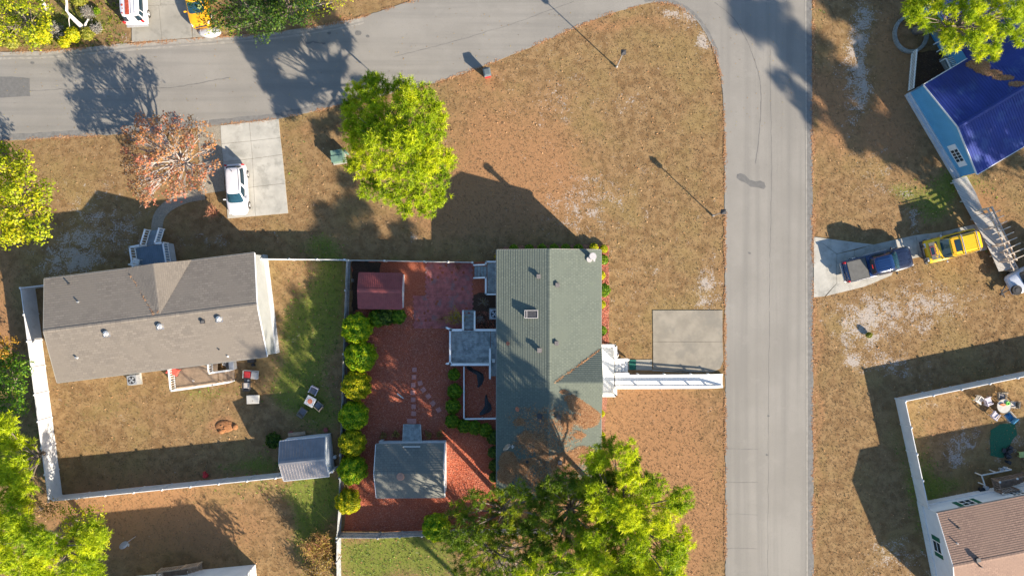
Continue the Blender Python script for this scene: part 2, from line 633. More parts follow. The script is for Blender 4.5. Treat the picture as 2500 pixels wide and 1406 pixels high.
def foliage(name, lobes, per, size, mat, parent, flat=.85, shell=(.55, 1.05), tintv=.5, asp=.6, under=.25):
    """leaf-sized faces through a set of lobes (x, y, z, r)"""
    Cs, Ns, Ts = [], [], []
    for (x, y, z, r) in lobes:
        n = int(per * r * r)
        d = unit(rng.normal(size=(n, 3)))
        d[:, 2] = np.where(d[:, 2] < -under, -d[:, 2], d[:, 2])
        rr = r * rng.uniform(shell[0], shell[1], n) * (1 + .13 * np.sin(d[:, 0] * 7 + x) + .13 * np.sin(d[:, 1] * 8 + y))
        P = d * rr[:, None]
        P[:, 2] *= flat
        Cs.append(P + np.array([x, y, z]))
        Ns.append(unit(d + rng.normal(size=(n, 3)) * .55))
        base = rng.uniform(.2, .8)
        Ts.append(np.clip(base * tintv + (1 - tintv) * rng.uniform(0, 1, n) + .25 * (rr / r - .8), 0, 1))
    C, N, T = np.concatenate(Cs), np.concatenate(Ns), np.concatenate(Ts)
    return raw_mesh(name, leaf_quads(C, N, size, asp), 4, mat, parent, T)


def tufts(name, C, nb, length, width, mat, parent, base_t=None, up=.25):
    """needle tufts: nb blades radiating from each centre"""
    n = len(C)
    D = unit(rng.normal(size=(n * nb, 3)) + np.array([0, 0, up]))
    B = np.repeat(np.asarray(C), nb, 0)
    L = (length * rng.uniform(.6, 1.15, n * nb))[:, None]
    P = unit(np.cross(D, rng.normal(size=(n * nb, 3)))) * width * .5
    V = np.stack([B - P + D * L * .12, B + P + D * L * .12, B + D * L + P * .25, B + D * L - P * .25], 1).reshape(-1, 3)
    if base_t is None:
        base_t = rng.uniform(0, 1, n)
    T = np.clip(np.repeat(base_t, nb) * .7 + rng.uniform(0, .3, n * nb), 0, 1)
    return raw_mesh(name, V, 4, mat, parent, T)


def limb(mb, p, q, r0, r1, n=5, wob=.12, seg=4):
    p, q = Vector(p), Vector(q)
    L = (q - p).length
    pts, rs = [], []
    for i in range(seg + 1):
        t = i / seg
        c = p.lerp(q, t)
        if 0 < i < seg:
            c = c + Vector((random.uniform(-1, 1), random.uniform(-1, 1), random.uniform(-.5, 1))) * L * wob * .5
        pts.append(c)
        rs.append(r0 + (r1 - r0) * t)
    mb.tube(pts, rs, n, caps=False)
    return pts


def make_trunk(t, base, top, r, lobes, bark, start=.45, twigs=2, thin=.05):
    tm = MB()
    b = Vector(base)
    tp = Vector(top)
    pts = [b - Vector((0, 0, .1)), b + Vector((0, 0, .25))]
    k = 5
    for i in range(1, k + 1):
        c = b.lerp(tp, i / k)
        c += Vector((random.uniform(-.12, .12), random.uniform(-.12, .12), 0))
        pts.append(c)
    rs = [r * 1.5, r * 1.1] + [r * (1 - .8 * i / k) for i in range(1, k + 1)]
    tm.tube(pts, rs, 8)
    tm.build('trunk', bark, t, world=True, smooth=True)
    bm = MB()
    for (x, y, z, rr) in lobes:
        h = b.z + (tp.z - b.z) * min(.97, max(start, (z - b.z) / (tp.z - b.z + .01) - .22 + random.uniform(-.08, .05)))
        f = (h - b.z) / (tp.z - b.z)
        s = b.lerp(tp, f)
        q = Vector((x, y, z))
        pp = limb(bm, s, q, max(thin, r * .3), thin * .5)
        for _ in range(twigs):
            a = pp[random.choice((2, 3))]
            e = q + Vector((random.uniform(-1, 1), random.uniform(-1, 1), random.uniform(-.2, .8))) * rr * .8
            limb(bm, a, e, thin * .6, thin * .2, 4, .15, 3)
    bm.build('branches', bark, t, world=True)


def px_lobes(lst):
    """(px, py, z, r) as seen in the photo -> world"""
    out = []
    for px, py, z, r in lst:
        p = G(px, py, z)
        out.append((p.x, p.y, p.z, r))
    return out


def region_lobes(ells, n, z0, z1, r0, r1, dome=True):
    """lobes scattered in ellipses (px, py, rx, ry) with spacing"""
    out = []
    tries = 0
    while len(out) < n and tries < 4000:
        tries += 1
        e = random.choices(ells, weights=[a[2] * a[3] for a in ells])[0]
        a, k = random.uniform(0, 2 * PI), math.sqrt(random.random())
        px, py = e[0] + e[2] * k * math.cos(a), e[1] + e[3] * k * math.sin(a)
        z = z0 + (z1 - z0) * ((1 - k ** 2) * .75 + random.uniform(0, .25) if dome else random.random())
        r = random.uniform(r0, r1)
        p = G(px, py, z)
        if all((p.x - o[0]) ** 2 + (p.y - o[1]) ** 2 > (.62 * (r + o[3])) ** 2 * (1 if abs(p.z - o[2]) < 1.5 else .5) for o in out):
            out.append((p.x, p.y, p.z, r))
    return out


def pine(label, base, top, lobes, r=.22, per=16, nb=20, mat='pine', length=.34, width=.055, start=.5, group=None, cat='tree'):
    t = thing('pine_tree', label, cat, base, group=group)
    make_trunk(t, base, top, r, lobes, M['bark'], start)
    C, B = [], []
    for (x, y, z, rr) in lobes:
        n = int(per * rr * rr)
        d = unit(rng.normal(size=(n, 3)))
        d[:, 2] = np.abs(d[:, 2]) * .8 - .15
        P = d * (rr * rng.uniform(.35, 1.0, n))[:, None]
        P[:, 2] *= .6
        C.append(P + np.array([x, y, z]))
        B.append(np.clip(rng.uniform(.15, .75) + rng.uniform(-.2, .25, n), 0, 1))
    tufts('crown', np.concatenate(C), nb, length, width, M[mat], t, np.concatenate(B))
    return t


def leafy(label, base, top, lobes, r=.15, per=260, size=.11, mat='green_leaf', name='leafy_tree', bark='bark', cat='tree',
          group=None, start=.25, flat=.85, tintv=.5, twigs=1):
    t = thing(name, label, cat, base, group=group)
    make_trunk(t, base, top, r, lobes, M[bark], start, twigs)
    foliage('crown', lobes, per, size, M[mat], t, flat, tintv=tintv)
    return t


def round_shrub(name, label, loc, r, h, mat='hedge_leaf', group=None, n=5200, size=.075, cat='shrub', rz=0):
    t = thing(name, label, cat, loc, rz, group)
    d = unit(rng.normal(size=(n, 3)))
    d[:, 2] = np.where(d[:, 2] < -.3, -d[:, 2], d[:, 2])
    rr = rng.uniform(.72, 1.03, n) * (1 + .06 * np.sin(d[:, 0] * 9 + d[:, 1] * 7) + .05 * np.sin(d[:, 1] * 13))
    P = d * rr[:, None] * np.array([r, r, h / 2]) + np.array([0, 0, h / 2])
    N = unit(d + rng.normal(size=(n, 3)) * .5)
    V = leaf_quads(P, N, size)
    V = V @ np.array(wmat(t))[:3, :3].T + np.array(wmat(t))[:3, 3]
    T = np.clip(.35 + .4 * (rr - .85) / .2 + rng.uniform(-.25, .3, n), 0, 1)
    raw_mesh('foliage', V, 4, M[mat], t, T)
    s = MB()
    for k in range(7):
        a = k * 2.4
        s.tube([(0, 0, 0), (math.cos(a) * r * .3, math.sin(a) * r * .3, h * .4), (math.cos(a) * r * .6, math.sin(a) * r * .6, h * .75)],
               [.05, .035, .012], 5)
    s.build('stems', M['bark'], t)
    return t


def bare_shrub(name, label, loc, r, h, mat, n=26, leaf=None, nl=0, size=.05, r0=.018, group=None, spread=1.0):
    t = thing(name, label, 'shrub', loc, group=group)
    mb = MB()
    tips = []
    for i in range(n):
        a = random.uniform(0, 2 * PI)
        e = random.uniform(.25, 1)
        tip = Vector((math.cos(a) * r * e * spread, math.sin(a) * r * e * spread, h * random.uniform(.5, 1) * (1.15 - .5 * e)))
        pts = [Vector((0, 0, 0)), tip * .45 + Vector((0, 0, h * .12)), tip]
        mb.tube(pts, [r0, r0 * .7, r0 * .3], 4, caps=False)
        tips.append(tip)
        for _ in range(3):
            s = pts[1].lerp(tip, random.uniform(0, .7))
            q = s + Vector((random.uniform(-1, 1), random.uniform(-1, 1), random.uniform(0, .8))) * r * .38
            mb.tube([s, q], [r0 * .5, r0 * .2], 3, caps=False)
            tips.append(q)
    mb.build('stems', M[mat], t)
    if leaf:
        base = np.array([list(p) for p in tips])
        k = max(1, nl // len(base))
        P = np.repeat(base, k, 0) * rng.uniform(.6, 1.05, (len(base) * k, 1)) + rng.normal(size=(len(base) * k, 3)) * r * .08
        P[:, 2] = np.abs(P[:, 2])
        V = leaf_quads(P, unit(rng.normal(size=P.shape) + np.array([0, 0, .6])), size)
        V = V + np.array(loc)
        raw_mesh('leaves', V, 4, M[leaf], t, rng.uniform(0, 1, len(P)))
    return t


# ---------------------------------------------------------------- ground
def make_ground_material():
    m, nt, b = new_mat('lawn_and_sand')
    p = pos(nt)
    at = nd(nt, 'ShaderNodeAttribute', attribute_name='zones')
    sep = nd(nt, 'ShaderNodeSeparateColor')
    nt.links.new(at.outputs['Color'], sep.inputs[0])
    sand, green, rust = sep.outputs[0], sep.outputs[1], sep.outputs[2]
    big = noise(nt, p, .22, 5, .6)
    mid = noise(nt, p, 1.3, 5, .65, .3)
    fine = noise(nt, p, 6.5, 5, .75, .1)
    tiny = noise(nt, p, 16, 3, .7)
    base = mixc(nt, smooth(nt, mid, .38, .62), (.186, .112, .052), (.272, .176, .086))
    base = mixc(nt, maths(nt, 'MULTIPLY', smooth(nt, big, .45, .65), .5), base, (.250, .185, .075))
    # rusty dormant turf
    rf = smooth(nt, maths(nt, 'ADD', rust, maths(nt, 'MULTIPLY', maths(nt, 'SUBTRACT', mid, .5), .8)), .2, .8)
    base = mixc(nt, rf, base, mixc(nt, fine, (.245, .125, .056), (.375, .212, .108)))
    # green growth
    gf = smooth(nt, maths(nt, 'ADD', green, maths(nt, 'MULTIPLY', maths(nt, 'SUBTRACT', fine, .5), 1.5)), .42, .75)
    base = mixc(nt, maths(nt, 'MULTIPLY', gf, .85), base, mixc(nt, tiny, (.055, .105, .018), (.22, .255, .035)))
    # bare pale sand
    sf = smooth(nt, maths(nt, 'ADD', maths(nt, 'ADD', sand, maths(nt, 'MULTIPLY', maths(nt, 'SUBTRACT', noise(nt, p, 1.0, 5, .7, .5), .5), 2.2)), maths(nt, 'MULTIPLY', maths(nt, 'SUBTRACT', noise(nt, p, 7.5, 3, .6), .5), 1.9)), .48, .82)
    base = mixc(nt, maths(nt, 'MULTIPLY', sf, .8), base, mixc(nt, tiny, (.30, .27, .24), (.52, .47, .43)))
    # darker thatch between the blades
    dk = smooth(nt, fine, .50, .66)
    base = mixc(nt, maths(nt, 'MULTIPLY', dk, .28), base, (.10, .066, .030))
    lt = smooth(nt, tiny, .56, .72)
    base = mixc(nt, maths(nt, 'MULTIPLY', lt, .26), base, (.46, .37, .25))
    nt.links.new(base, b.inputs['Base Color'])
    b.inputs['Roughness'].default_value = .95
    b.inputs['Specular IOR Level'].default_value = .1
    hgt = maths(nt, 'ADD', maths(nt, 'MULTIPLY', fine, 1.0), maths(nt, 'MULTIPLY', tiny, .35))
    hgt = maths(nt, 'ADD', hgt, maths(nt, 'MULTIPLY', mid, .8))
    bump(nt, b, hgt, .45, .07)
    return m


def zone(PX, PY, lst):
    a = np.zeros_like(PX)
    for (x, y, rx, ry, s) in lst:
        d = ((PX - x) / rx) ** 2 + ((PY - y) / ry) ** 2
        a = a + s * np.exp(-d)
    return np.clip(a, 0, 1.2)


SAND = [(1460, 460, 150, 90, .33), (1400, 520, 90, 60, .28), (1500, 700, 240, 140, .18), (1350, 200, 180, 120, .2), (1735, 690, 22, 45, .7), (1715, 745, 35, 20, .5), (1660, 40, 55, 18, .8),
        (1725, 90, 22, 45, .8), (1530, 260, 60, 40, .28), (1350, 270, 60, 60, .25), (2095, 770, 85, 55, .46), (2330, 745, 120, 50, .44), (2200, 770, 150, 70, .28), (2060, 640, 60, 60, .1),
        (2230, 700, 60, 40, .3), (2085, 180, 45, 150, .6), (2110, 60, 45, 60, .55), (2110, 205, 22, 60, .45), (2120, 830, 80, 60, .4), (2170, 900, 60, 30, .5),
        (2080, 880, 25, 20, .7), (2150, 440, 60, 90, .38), (2220, 520, 18, 60, .45), (230, 540, 100, 60, .36), (160, 600, 60, 60, .42), (290, 590, 90, 70, .4), (130, 640, 60, 40, .3),
        (200, 655, 60, 35, .55), (250, 460, 60, 30, .3), (500, 590, 90, 40, .36), (640, 570, 50, 30, .25), (330, 1020, 50, 35, .25),
        (730, 800, 20, 25, .4), (2260, 960, 60, 60, .38), (2350, 1090, 70, 40, .55), (2340, 1130, 25, 30, .6), (2470, 1060, 40, 50, .5), (2230, 1350, 110, 60, .33),
        (2160, 1370, 60, 40, .3), (1560, 950, 80, 14, .35), (120, 450, 40, 50, .25), (840, 585, 12, 10, .5), (1010, 585, 14, 10, .5), (25, 500, 30, 100, .2),
        (1985, 1070, 6, 8, .3), (380, 60, 20, 20, .5), (318, 85, 12, 18, .6), (1740, 1200, 20, 200, .12), (1450, 1300, 60, 60, .2)]
GREEN = [(740, 820, 70, 150, .85), (810, 720, 40, 120, .8), (700, 940, 70, 60, .5), (640, 1130, 60, 50, .55), (790, 1020, 60, 90, .6), (560, 1140, 80, 20, .4),
         (780, 1210, 60, 60, .8), (760, 1300, 60, 120, .7), (890, 1365, 80, 60, .95), (1040, 1360, 90, 60, .9), (960, 1330, 60, 20, .5),
         (500, 950, 120, 30, .4), (780, 600, 60, 40, .4), (960, 650, 60, 25, .6), (2270, 500, 60, 60, .65), (2330, 440, 60, 60, .6), (2200, 470, 40, 40, .45), (2010, 30, 30, 60, .35),
         (2250, 1200, 50, 150, .75), (2190, 1090, 40, 60, .35), (2330, 1190, 60, 30, .55), (2120, 640, 30, 20, .1), (230, 60, 140, 60, .6), (60, 60, 100, 80, .6), (790, 30, 80, 40, .4), (2400, 620, 60, 60, .3),
         (2420, 460, 60, 60, .4), (2260, 215, 20, 50, .4), (650, 470, 80, 60, .25), (330, 1000, 330, 160, .2), (330, 400, 400, 100, .15), (730, 380, 70, 80, .28),
         (1300, 600, 120, 30, .3), (1600, 600, 200, 200, .12), (1520, 850, 40, 60, .22), (1640, 1150, 60, 200, .05), (250, 1300, 60, 80, .15),
         (620, 1200, 150, 30, .4), (2390, 980, 90, 60, .28), (100, 990, 20, 60, .3), (60, 1180, 80, 200, .4), (1530, 945, 40, 10, .4)]
RUST = [(1250, 430, 260, 190, .18), (1620, 1180, 170, 280, .36), (1350, 600, 700, 700, .15), (2150, 600, 250, 900, .15), (330, 1280, 330, 90, .3), (1230, 350, 200, 170, .42), (1120, 500, 170, 90, .45), (1330, 450, 120, 80, .3), (1560, 1150, 150, 200, .62), (1650, 1300, 120, 200, .6),
        (1600, 1000, 120, 60, .45), (640, 620, 200, 30, .2), (2040, 250, 40, 120, .6), (2150, 330, 80, 60, .5), (2000, 250, 16, 60, .7), (1992, 900, 10, 600, .45), (1765, 500, 10, 600, .4),
        (300, 1250, 260, 60, .45), (560, 1320, 120, 80, .35), (330, 1160, 240, 60, .4), (330, 1330, 180, 90, .4), (2440, 560, 60, 60, .6), (2400, 480, 60, 60, .5), (2180, 60, 60, 200, .4), (2190, 250, 50, 140, .45),
        (1160, 30, 200, 60, .3), (830, 55, 90, 10, .8), (130, 122, 150, 8, .8), (650, 88, 80, 8, .9), (1480, 60, 220, 14, .5), (750, 320, 90, 20, .4), (1150, 200, 60, 20, .3), (550, 1035, 28, 20, 1.1),
        (330, 960, 100, 40, .3), (200, 1060, 60, 60, .2), (1400, 1300, 200, 120, .5), (2300, 1050, 90, 60, .35), (10, 700, 50, 150, .5), (0, 820, 60, 60, .6), (420, 1040, 120, 30, .3)]


def make_ground():
    xs = np.concatenate([[-900, -500, -250, -130, -80], np.arange(-54, 54.01, .3), [80, 130, 250, 500, 900]])
    ys = np.concatenate([[-900, -500, -250, -130, -70, -45], np.arange(-33, 33.01, .3), [45, 70, 130, 250, 500, 900]])
    X, Y = np.meshgrid(xs, ys)
    V = np.stack([X.ravel(), Y.ravel(), np.zeros(X.size)], 1)
    nx, ny = len(xs), len(ys)
    i, j = np.meshgrid(np.arange(nx - 1), np.arange(ny - 1))
    a = (j * nx + i).ravel()
    F = np.stack([a, a + 1, a + nx + 1, a + nx], 1)
    me = bpy.data.meshes.new('ground')
    me.vertices.add(len(V))
    me.loops.add(F.size)
    me.polygons.add(len(F))
    me.vertices.foreach_set('co', V.astype(np.float32).ravel())
    me.loops.foreach_set('vertex_index', F.astype(np.int32).ravel())
    me.polygons.foreach_set('loop_start', np.arange(0, F.size, 4, dtype=np.int32))
    PX, PY = X.ravel() / S + 1250, 703 - Y.ravel() / S
    wob = 9 * np.sin(PX / 37) + 7 * np.sin(PY / 29 + PX / 61)
    PX2, PY2 = PX + wob, PY + 8 * np.sin(PX / 31 + 1) + 6 * np.sin(PY / 23)
    c = np.stack([zone(PX2, PY2, SAND), zone(PX2, PY2, GREEN), zone(PX2, PY2, RUST), np.ones(len(PX))], 1)
    at = me.attributes.new('zones', 'FLOAT_COLOR', 'POINT')
    at.data.foreach_set('color', c.astype(np.float32).ravel())
    me.materials.append(make_ground_material())
    me.update(calc_edges=True)
    me.validate()
    o = bpy.data.objects.new('ground', me)
    COL.objects.link(o)
    tag(o, 'dormant tan lawn with bare sandy and green patches', None, None, 'structure')
    return o


make_ground()


def gp(px, py):
    return ((px - 1250) * S, (703 - py) * S)


def jag(pts, step=7, amp=1.2, closed=False):
    """polyline in photo px resampled with small irregularities"""
    out = []
    seq = list(pts) + ([pts[0]] if closed else [])
    for a, b in zip(seq[:-1], seq[1:]):
        L = math.hypot(b[0] - a[0], b[1] - a[1])
        n = max(1, int(L / step))
        for i in range(n):
            t = i / n
            out.append((a[0] + (b[0] - a[0]) * t + random.uniform(-amp, amp), a[1] + (b[1] - a[1]) * t + random.uniform(-amp, amp)))
    if not closed:
        out.append(pts[-1])
    return out


def spline(pts, n=8):
    out = []
    P = [pts[0]] + list(pts) + [pts[-1]]
    for i in range(1, len(P) - 2):
        p0, p1, p2, p3 = [Vector((*p, 0)) for p in P[i - 1:i + 3]]
        for k in range(n):
            t = k / n
            q = .5 * ((2 * p1) + (p2 - p0) * t + (2 * p0 - 5 * p1 + 4 * p2 - p3) * t * t + (3 * p1 - p0 - 3 * p2 + p3) * t ** 3)
            out.append((q.x, q.y))
    out.append(pts[-1])
    return out


def sheet(name, pxpoly, z, mat, label=None, th=None, kind='structure', parent=None):
    mb = MB()
    poly = [gp(*p) for p in pxpoly]
    if th is None:
        a = sum(poly[i][0] * poly[(i + 1) % len(poly)][1] - poly[(i + 1) % len(poly)][0] * poly[i][1] for i in range(len(poly)))
        if a < 0:
            poly = poly[::-1]
        mb.add([(p[0], p[1], z) for p in poly], [tuple(range(len(poly)))])
    else:
        mb.prism(poly, z - th, z)
    o = mb.build(name, mat, parent)
    tag(o, label, None, None, kind)
    return o


def road_material():
    m, nt, b = new_mat('sun_bleached_asphalt')
    p = pos(nt)
    big = noise(nt, p, .16, 5, .6)
    c = mixc(nt, smooth(nt, big, .35, .68), (.218, .204, .180), (.256, .240, .213))
    st = nd(nt, 'ShaderNodeMapping')
    st.inputs['Scale'].default_value = (1.1, .03, 1)
    nt.links.new(p, st.inputs[0])
    st2 = nd(nt, 'ShaderNodeMapping')
    st2.inputs['Scale'].default_value = (.04, 1.1, 1)
    st2.inputs['Rotation'].default_value = (0, 0, -.12)
    nt.links.new(p, st2.inputs[0])
    sx = nd(nt, 'ShaderNodeSeparateXYZ')
    nt.links.new(p, sx.inputs[0])
    side = smooth(nt, sx.outputs[0], 15.5, 19.0)
    sn = nd(nt, 'ShaderNodeMix', data_type='FLOAT')
    nt.links.new(side, sn.inputs[0])
    nt.links.new(smooth(nt, noise(nt, st2.outputs[0], 1.0, 5), .42, .68), sn.inputs[2])
    nt.links.new(smooth(nt, noise(nt, st.outputs[0], 1.0, 5), .42, .68), sn.inputs[3])
    c = mixc(nt, maths(nt, 'MULTIPLY', sn.outputs[0], .6), c, (.178, .169, .152))
    c = mixc(nt, maths(nt, 'MULTIPLY', smooth(nt, noise(nt, p, .55, 6, .7), .55, .72), .3), c, (.285, .27, .24))
    sp = smooth(nt, noise(nt, p, 14, 4, .8), .54, .72)
    c = mixc(nt, maths(nt, 'MULTIPLY', sp, .5), c, (.12, .115, .105))
    bl = smooth(nt, noise(nt, p, 1.9, 3, .6), .70, .76)
    c = mixc(nt, maths(nt, 'MULTIPLY', bl, .3), c, (.12, .116, .112))
    nt.links.new(c, b.inputs['Base Color'])
    b.inputs['Roughness'].default_value = .85
    bump(nt, b, noise(nt, p, 45, 3), .25, .02)
    return m


M['road'] = road_material()
M['patch'] = pm('newer_asphalt_patch', (.135, .132, .126), .85, .1, 4, bs=(45, .3))
M['gutter'] = pm('dusty_road_edge', (.165, .16, .15), .9, .16, 3, bs=(40, .3))
M['gutter_light'] = pm('sandy_road_edge', (.29, .27, .235), .9, .14, 3, bs=(40, .2))
M['crack'] = pm('crack_filler', (.15, .142, .13), .8, .2, 9)


def mulch_material(name, a, b_, dark):
    m, nt, b = new_mat(name)
    p = pos(nt)
    fine = noise(nt, p, 9, 5, .75)
    c = mixc(nt, smooth(nt, fine, .35, .65), a, b_)
    c = mixc(nt, maths(nt, 'MULTIPLY', smooth(nt, noise(nt, p, .5, 5, .6), .45, .65), .5), c, dark)
    nt.links.new(c, b.inputs['Base Color'])
    b.inputs['Roughness'].default_value = .95
    b.inputs['Specular IOR Level'].default_value = .1
    bump(nt, b, maths(nt, 'ADD', fine, noise(nt, p, 25, 3, .8)), .9, .06)
    return m


M['mulch'] = mulch_material('red_mulch', (.36, .080, .042), (.54, .175, .095), (.36, .14, .09))
M['mulch_bed'] = mulch_material('coral_mulch', (.28, .11, .07), (.5, .25, .17), (.26, .13, .08))
M['soil'] = mulch_material('brown_garden_soil', (.075, .045, .032), (.13, .075, .05), (.05, .04, .03))

# ---- road
upper = spline([(-900, 176), (-400, 150), (0, 129), (110, 126), (320, 107), (540, 91), (700, 76), (850, 51), (930, 27), (1010, 0), (1150, -60), (1350, -150)])
upper += spline([(1350, -150), (1500, -230), (1640, -340), (1730, -480), (1764, -640), (1766, -2500)], 4)[1:]
right_edge = [(1978, -2500), (1978, 0), (1982, 220), (1984, 500), (1985, 900), (1986, 1406), (1988, 3400)]
lower_inner = [(1772, 3400), (1771, 1406), (1770, 700), (1769, 420), (1768, 300)]
arc = spline([(1768, 300), (1764, 220), (1752, 155), (1734, 105), (1704, 56), (1668, 24), (1632, 10), (1590, 8), (1545, 18), (1450, 50), (1300, 114), (1170, 166),
              (1035, 211), (850, 252), (690, 289), (520, 307), (330, 326), (170, 335), (0, 345), (-400, 362), (-900, 385)])
lower = lower_inner + arc[1:]
road_poly = [p for p in jag(upper, 10, 1.0)] + jag(right_edge, 16, .9) + jag(lower, 9, 1.1)
mbr = MB()
pl = [gp(*p) for p in road_poly]
mbr.prism(pl, -.05, .03)
road = mbr.build('road', M['road'])
tag(road, 'sun-bleached asphalt street bending round the corner lawn', None, None, 'structure')


def ribbon(name, pts, w, z, mat, parent=None, label=None, kind=None, wob=0.0):
    mb = MB()
    P = [Vector((*gp(*p), z)) for p in pts]
    L, R = [], []
    for i, p in enumerate(P):
        d = (P[min(i + 1, len(P) - 1)] - P[max(i - 1, 0)]).normalized()
        s = Vector((-d.y, d.x, 0)) * (w / 2) * (1 + random.uniform(-wob, wob))
        L.append(p + s)
        R.append(p - s)
    for i in range(len(P) - 1):
        mb.add([R[i], R[i + 1], L[i + 1], L[i]], [(0, 1, 2, 3)])
    o = mb.build(name, mat, parent, world=bool(parent))
    tag(o, label, None, None, kind)
    return o


def offset_line(pts, d):
    out = []
    for i, p in enumerate(pts):
        a, b = pts[max(0, i - 1)], pts[min(len(pts) - 1, i + 1)]
        L = math.hypot(b[0] - a[0], b[1] - a[1]) or 1
        out.append((p[0] - (b[1] - a[1]) / L * d, p[1] + (b[0] - a[0]) / L * d))
    return out


ribbon('road_edge', [(1974.5, -400), (1975, 0), (1977, 500), (1978, 900), (1980, 1406), (1982, 2200)], .50, .036, M['gutter'], road, wob=.08)
ribbon('road_edge', [(1966, -400), (1966.5, 0), (1968.5, 500), (1969.5, 900), (1970, 1406), (1973, 2200)], .12, .040, M['gutter_light'], road, wob=.2)
ribbon('road_edge', offset_line(jag(upper[8:60], 20, .5), 4), .34, .036, M['gutter_light'], road, wob=.3)
ribbon('road_edge', offset_line(jag(upper[8:60], 20, .5), 15), .16, .036, M['gutter_light'], road, wob=.5)
ribbon('road_edge', offset_line(jag(arc[96:-6], 20, .5), 8), .45, .036, M['gutter'], road, wob=.2)
ribbon('road_edge', offset_line(jag(arc[18:60], 20, .5), 7), .22, .036, M['gutter'], road, wob=.3)
ribbon('crack', jag(spline([(1745, 8), (1790, 45), (1825, 105), (1850, 175), (1858, 240), (1853, 330), (1844, 400)]), 8, .7), .055, .036, M['crack'], road, wob=.6)
ribbon('crack', jag([(1880, 120), (1882, 300), (1884, 420), (1881, 560), (1878, 750)], 12, 1.0), .022, .036, M['crack'], road, wob=.6)
ribbon('crack', jag([(1878, 760), (1877, 950), (1875, 1180), (1874, 1406)], 14, 1.0), .018, .036, M['crack'], road, wob=.6)
ribbon('crack', jag([(0, 226), (140, 219), (270, 218), (420, 216), (560, 190)], 10, 1.2), .03, .040, M['crack'], road, wob=.7)
ribbon('crack', jag([(960, 140), (1100, 105), (1250, 60), (1400, 5)], 12, 1.2), .025, .036, M['crack'], road, wob=.7)
sheet('asphalt_patch', jag([(-60, 186), (40, 189), (73, 193), (74, 235), (20, 239), (-60, 242)], 10, .8, True), .036, M['patch'], 'darker rectangular repair at the left end of the street', parent=road, kind=None)
sheet('asphalt_patch', jag([(1799, 427), (1808, 424), (1820, 428), (1830, 440), (1845, 444), (1856, 442), (1866, 446), (1869, 456), (1864, 462), (1850, 459), (1832, 456), (1818, 446), (1806, 441), (1799, 436)], 5, .6, True), .040, M['patch'], 'small bone-shaped dark repair in the street', parent=road, kind=None)
for sx, sy, sw in ((875, 82, .35), (898, 90, .2), (80, 155, .2), (1872, 1110, .12), (1876, 1015, .12), (804, 82, .2), (1830, 618, .12), (1190, 158, .12)):
    sheet('stain', jag([(sx + 8 * sw * math.cos(a) * 3, sy + 8 * sw * math.sin(a) * 2.2) for a in np.linspace(0, 5.6, 8)], 3, .6, True), .044, M['patch'], parent=road, kind=None)
ribbon('crack', jag([(746, 108), (765, 103), (780, 106), (795, 107)], 5, .8), .12, .036, M['patch'], road, wob=.6)
for yy in (1095, 1175, 1255, 1338):
    ribbon('crack', jag([(1772, yy), (1800, yy + random.uniform(-2, 2)), (1850, yy + 1)], 9, .6), .02, .036, M['crack'], road, wob=.6)


# ---- concrete slabs: each slab is a part of its driveway
def slab_set(name, label, polys, top, mat, cat='driveway', th=.10):
    c = polys[0][0]
    t = thing(name, label, cat, (*gp(*c), 0), kind=None)
    t['kind'] = 'structure'
    del t['category']
    for pp in polys:
        mb = MB()
        cx = sum(p[0] for p in pp) / len(pp)
        cy = sum(p[1] for p in pp) / len(pp)
        q = [(cx + (p[0] - cx) * (1 - .35 / max(8, abs(p[0] - cx))), cy + (p[1] - cy) * (1 - .35 / max(8, abs(p[1] - cy)))) for p in pp]
        mb.prism([gp(*p) for p in q], top - th, top + random.uniform(-.003, .003))
        mb.build('slab', mat, t, world=True)
    return t


slab_set('driveway', 'two-lane jointed concrete driveway under the white hatchback', [
    [(538, 307), (609, 299), (613, 345), (541, 352)], [(609, 299), (681, 291), (685, 337), (613, 345)],
    [(541, 352), (613, 345), (617, 388), (545, 396)], [(613, 345), (685, 337), (690, 378), (617, 388)],
    [(545, 396), (617, 388), (620, 457), (551, 466)], [(617, 388), (690, 378), (697, 448), (620, 457)],
    [(551, 466), (620, 457), (624, 528), (556, 534)], [(620, 457), (697, 448), (704, 521), (624, 528)]], .05, M['concrete_white'])
sheet('gravel_path', [(484, 311), (537, 306), (545, 400), (549, 466), (495, 474), (486, 400)], .03, M['stone_path'], 'aggregate paved strip beside the concrete driveway')
walk = spline([(500, 474), (462, 480), (430, 492), (405, 508), (389, 528), (384, 552), (384, 572)])
ribbon('garden_path', walk, 1.0, .024, M['stone_path'], label='curving aggregate path from driveway to porch ramp', kind='structure')
slab_set('driveway', 'concrete driveway between the rusty white van and the amber car at the top', [
    [(320, -60), (390, -60), (392, 14), (322, 17)], [(390, -60), (470, -60), (468, 10), (392, 14)],
    [(322, 17), (388, 14), (396, 99), (322, 104)], [(388, 14), (462, 10), (470, 93), (396, 99)],
    [(470, 60), (512, 58), (534, 88), (470, 93)]], .045, M['concrete'])
slab_set('driveway', 'square two-slab concrete parking pad by the long white ramp', [
    [(1593, 757), (1764, 757), (1764, 834), (1594, 834)],
    [(1594, 834), (1764, 834), (1766, 880), (1758, 900), (1740, 908), (1700, 908), (1594, 900)]], .05, M['concrete_pad'])
slab_set('front_walk', 'grey concrete walk between the front steps and the parking pad', [
    [(1533, 878), (1592, 877), (1592, 904), (1533, 903)], [(1592, 901), (1700, 910), (1592, 905)]], .04, M['concrete'])
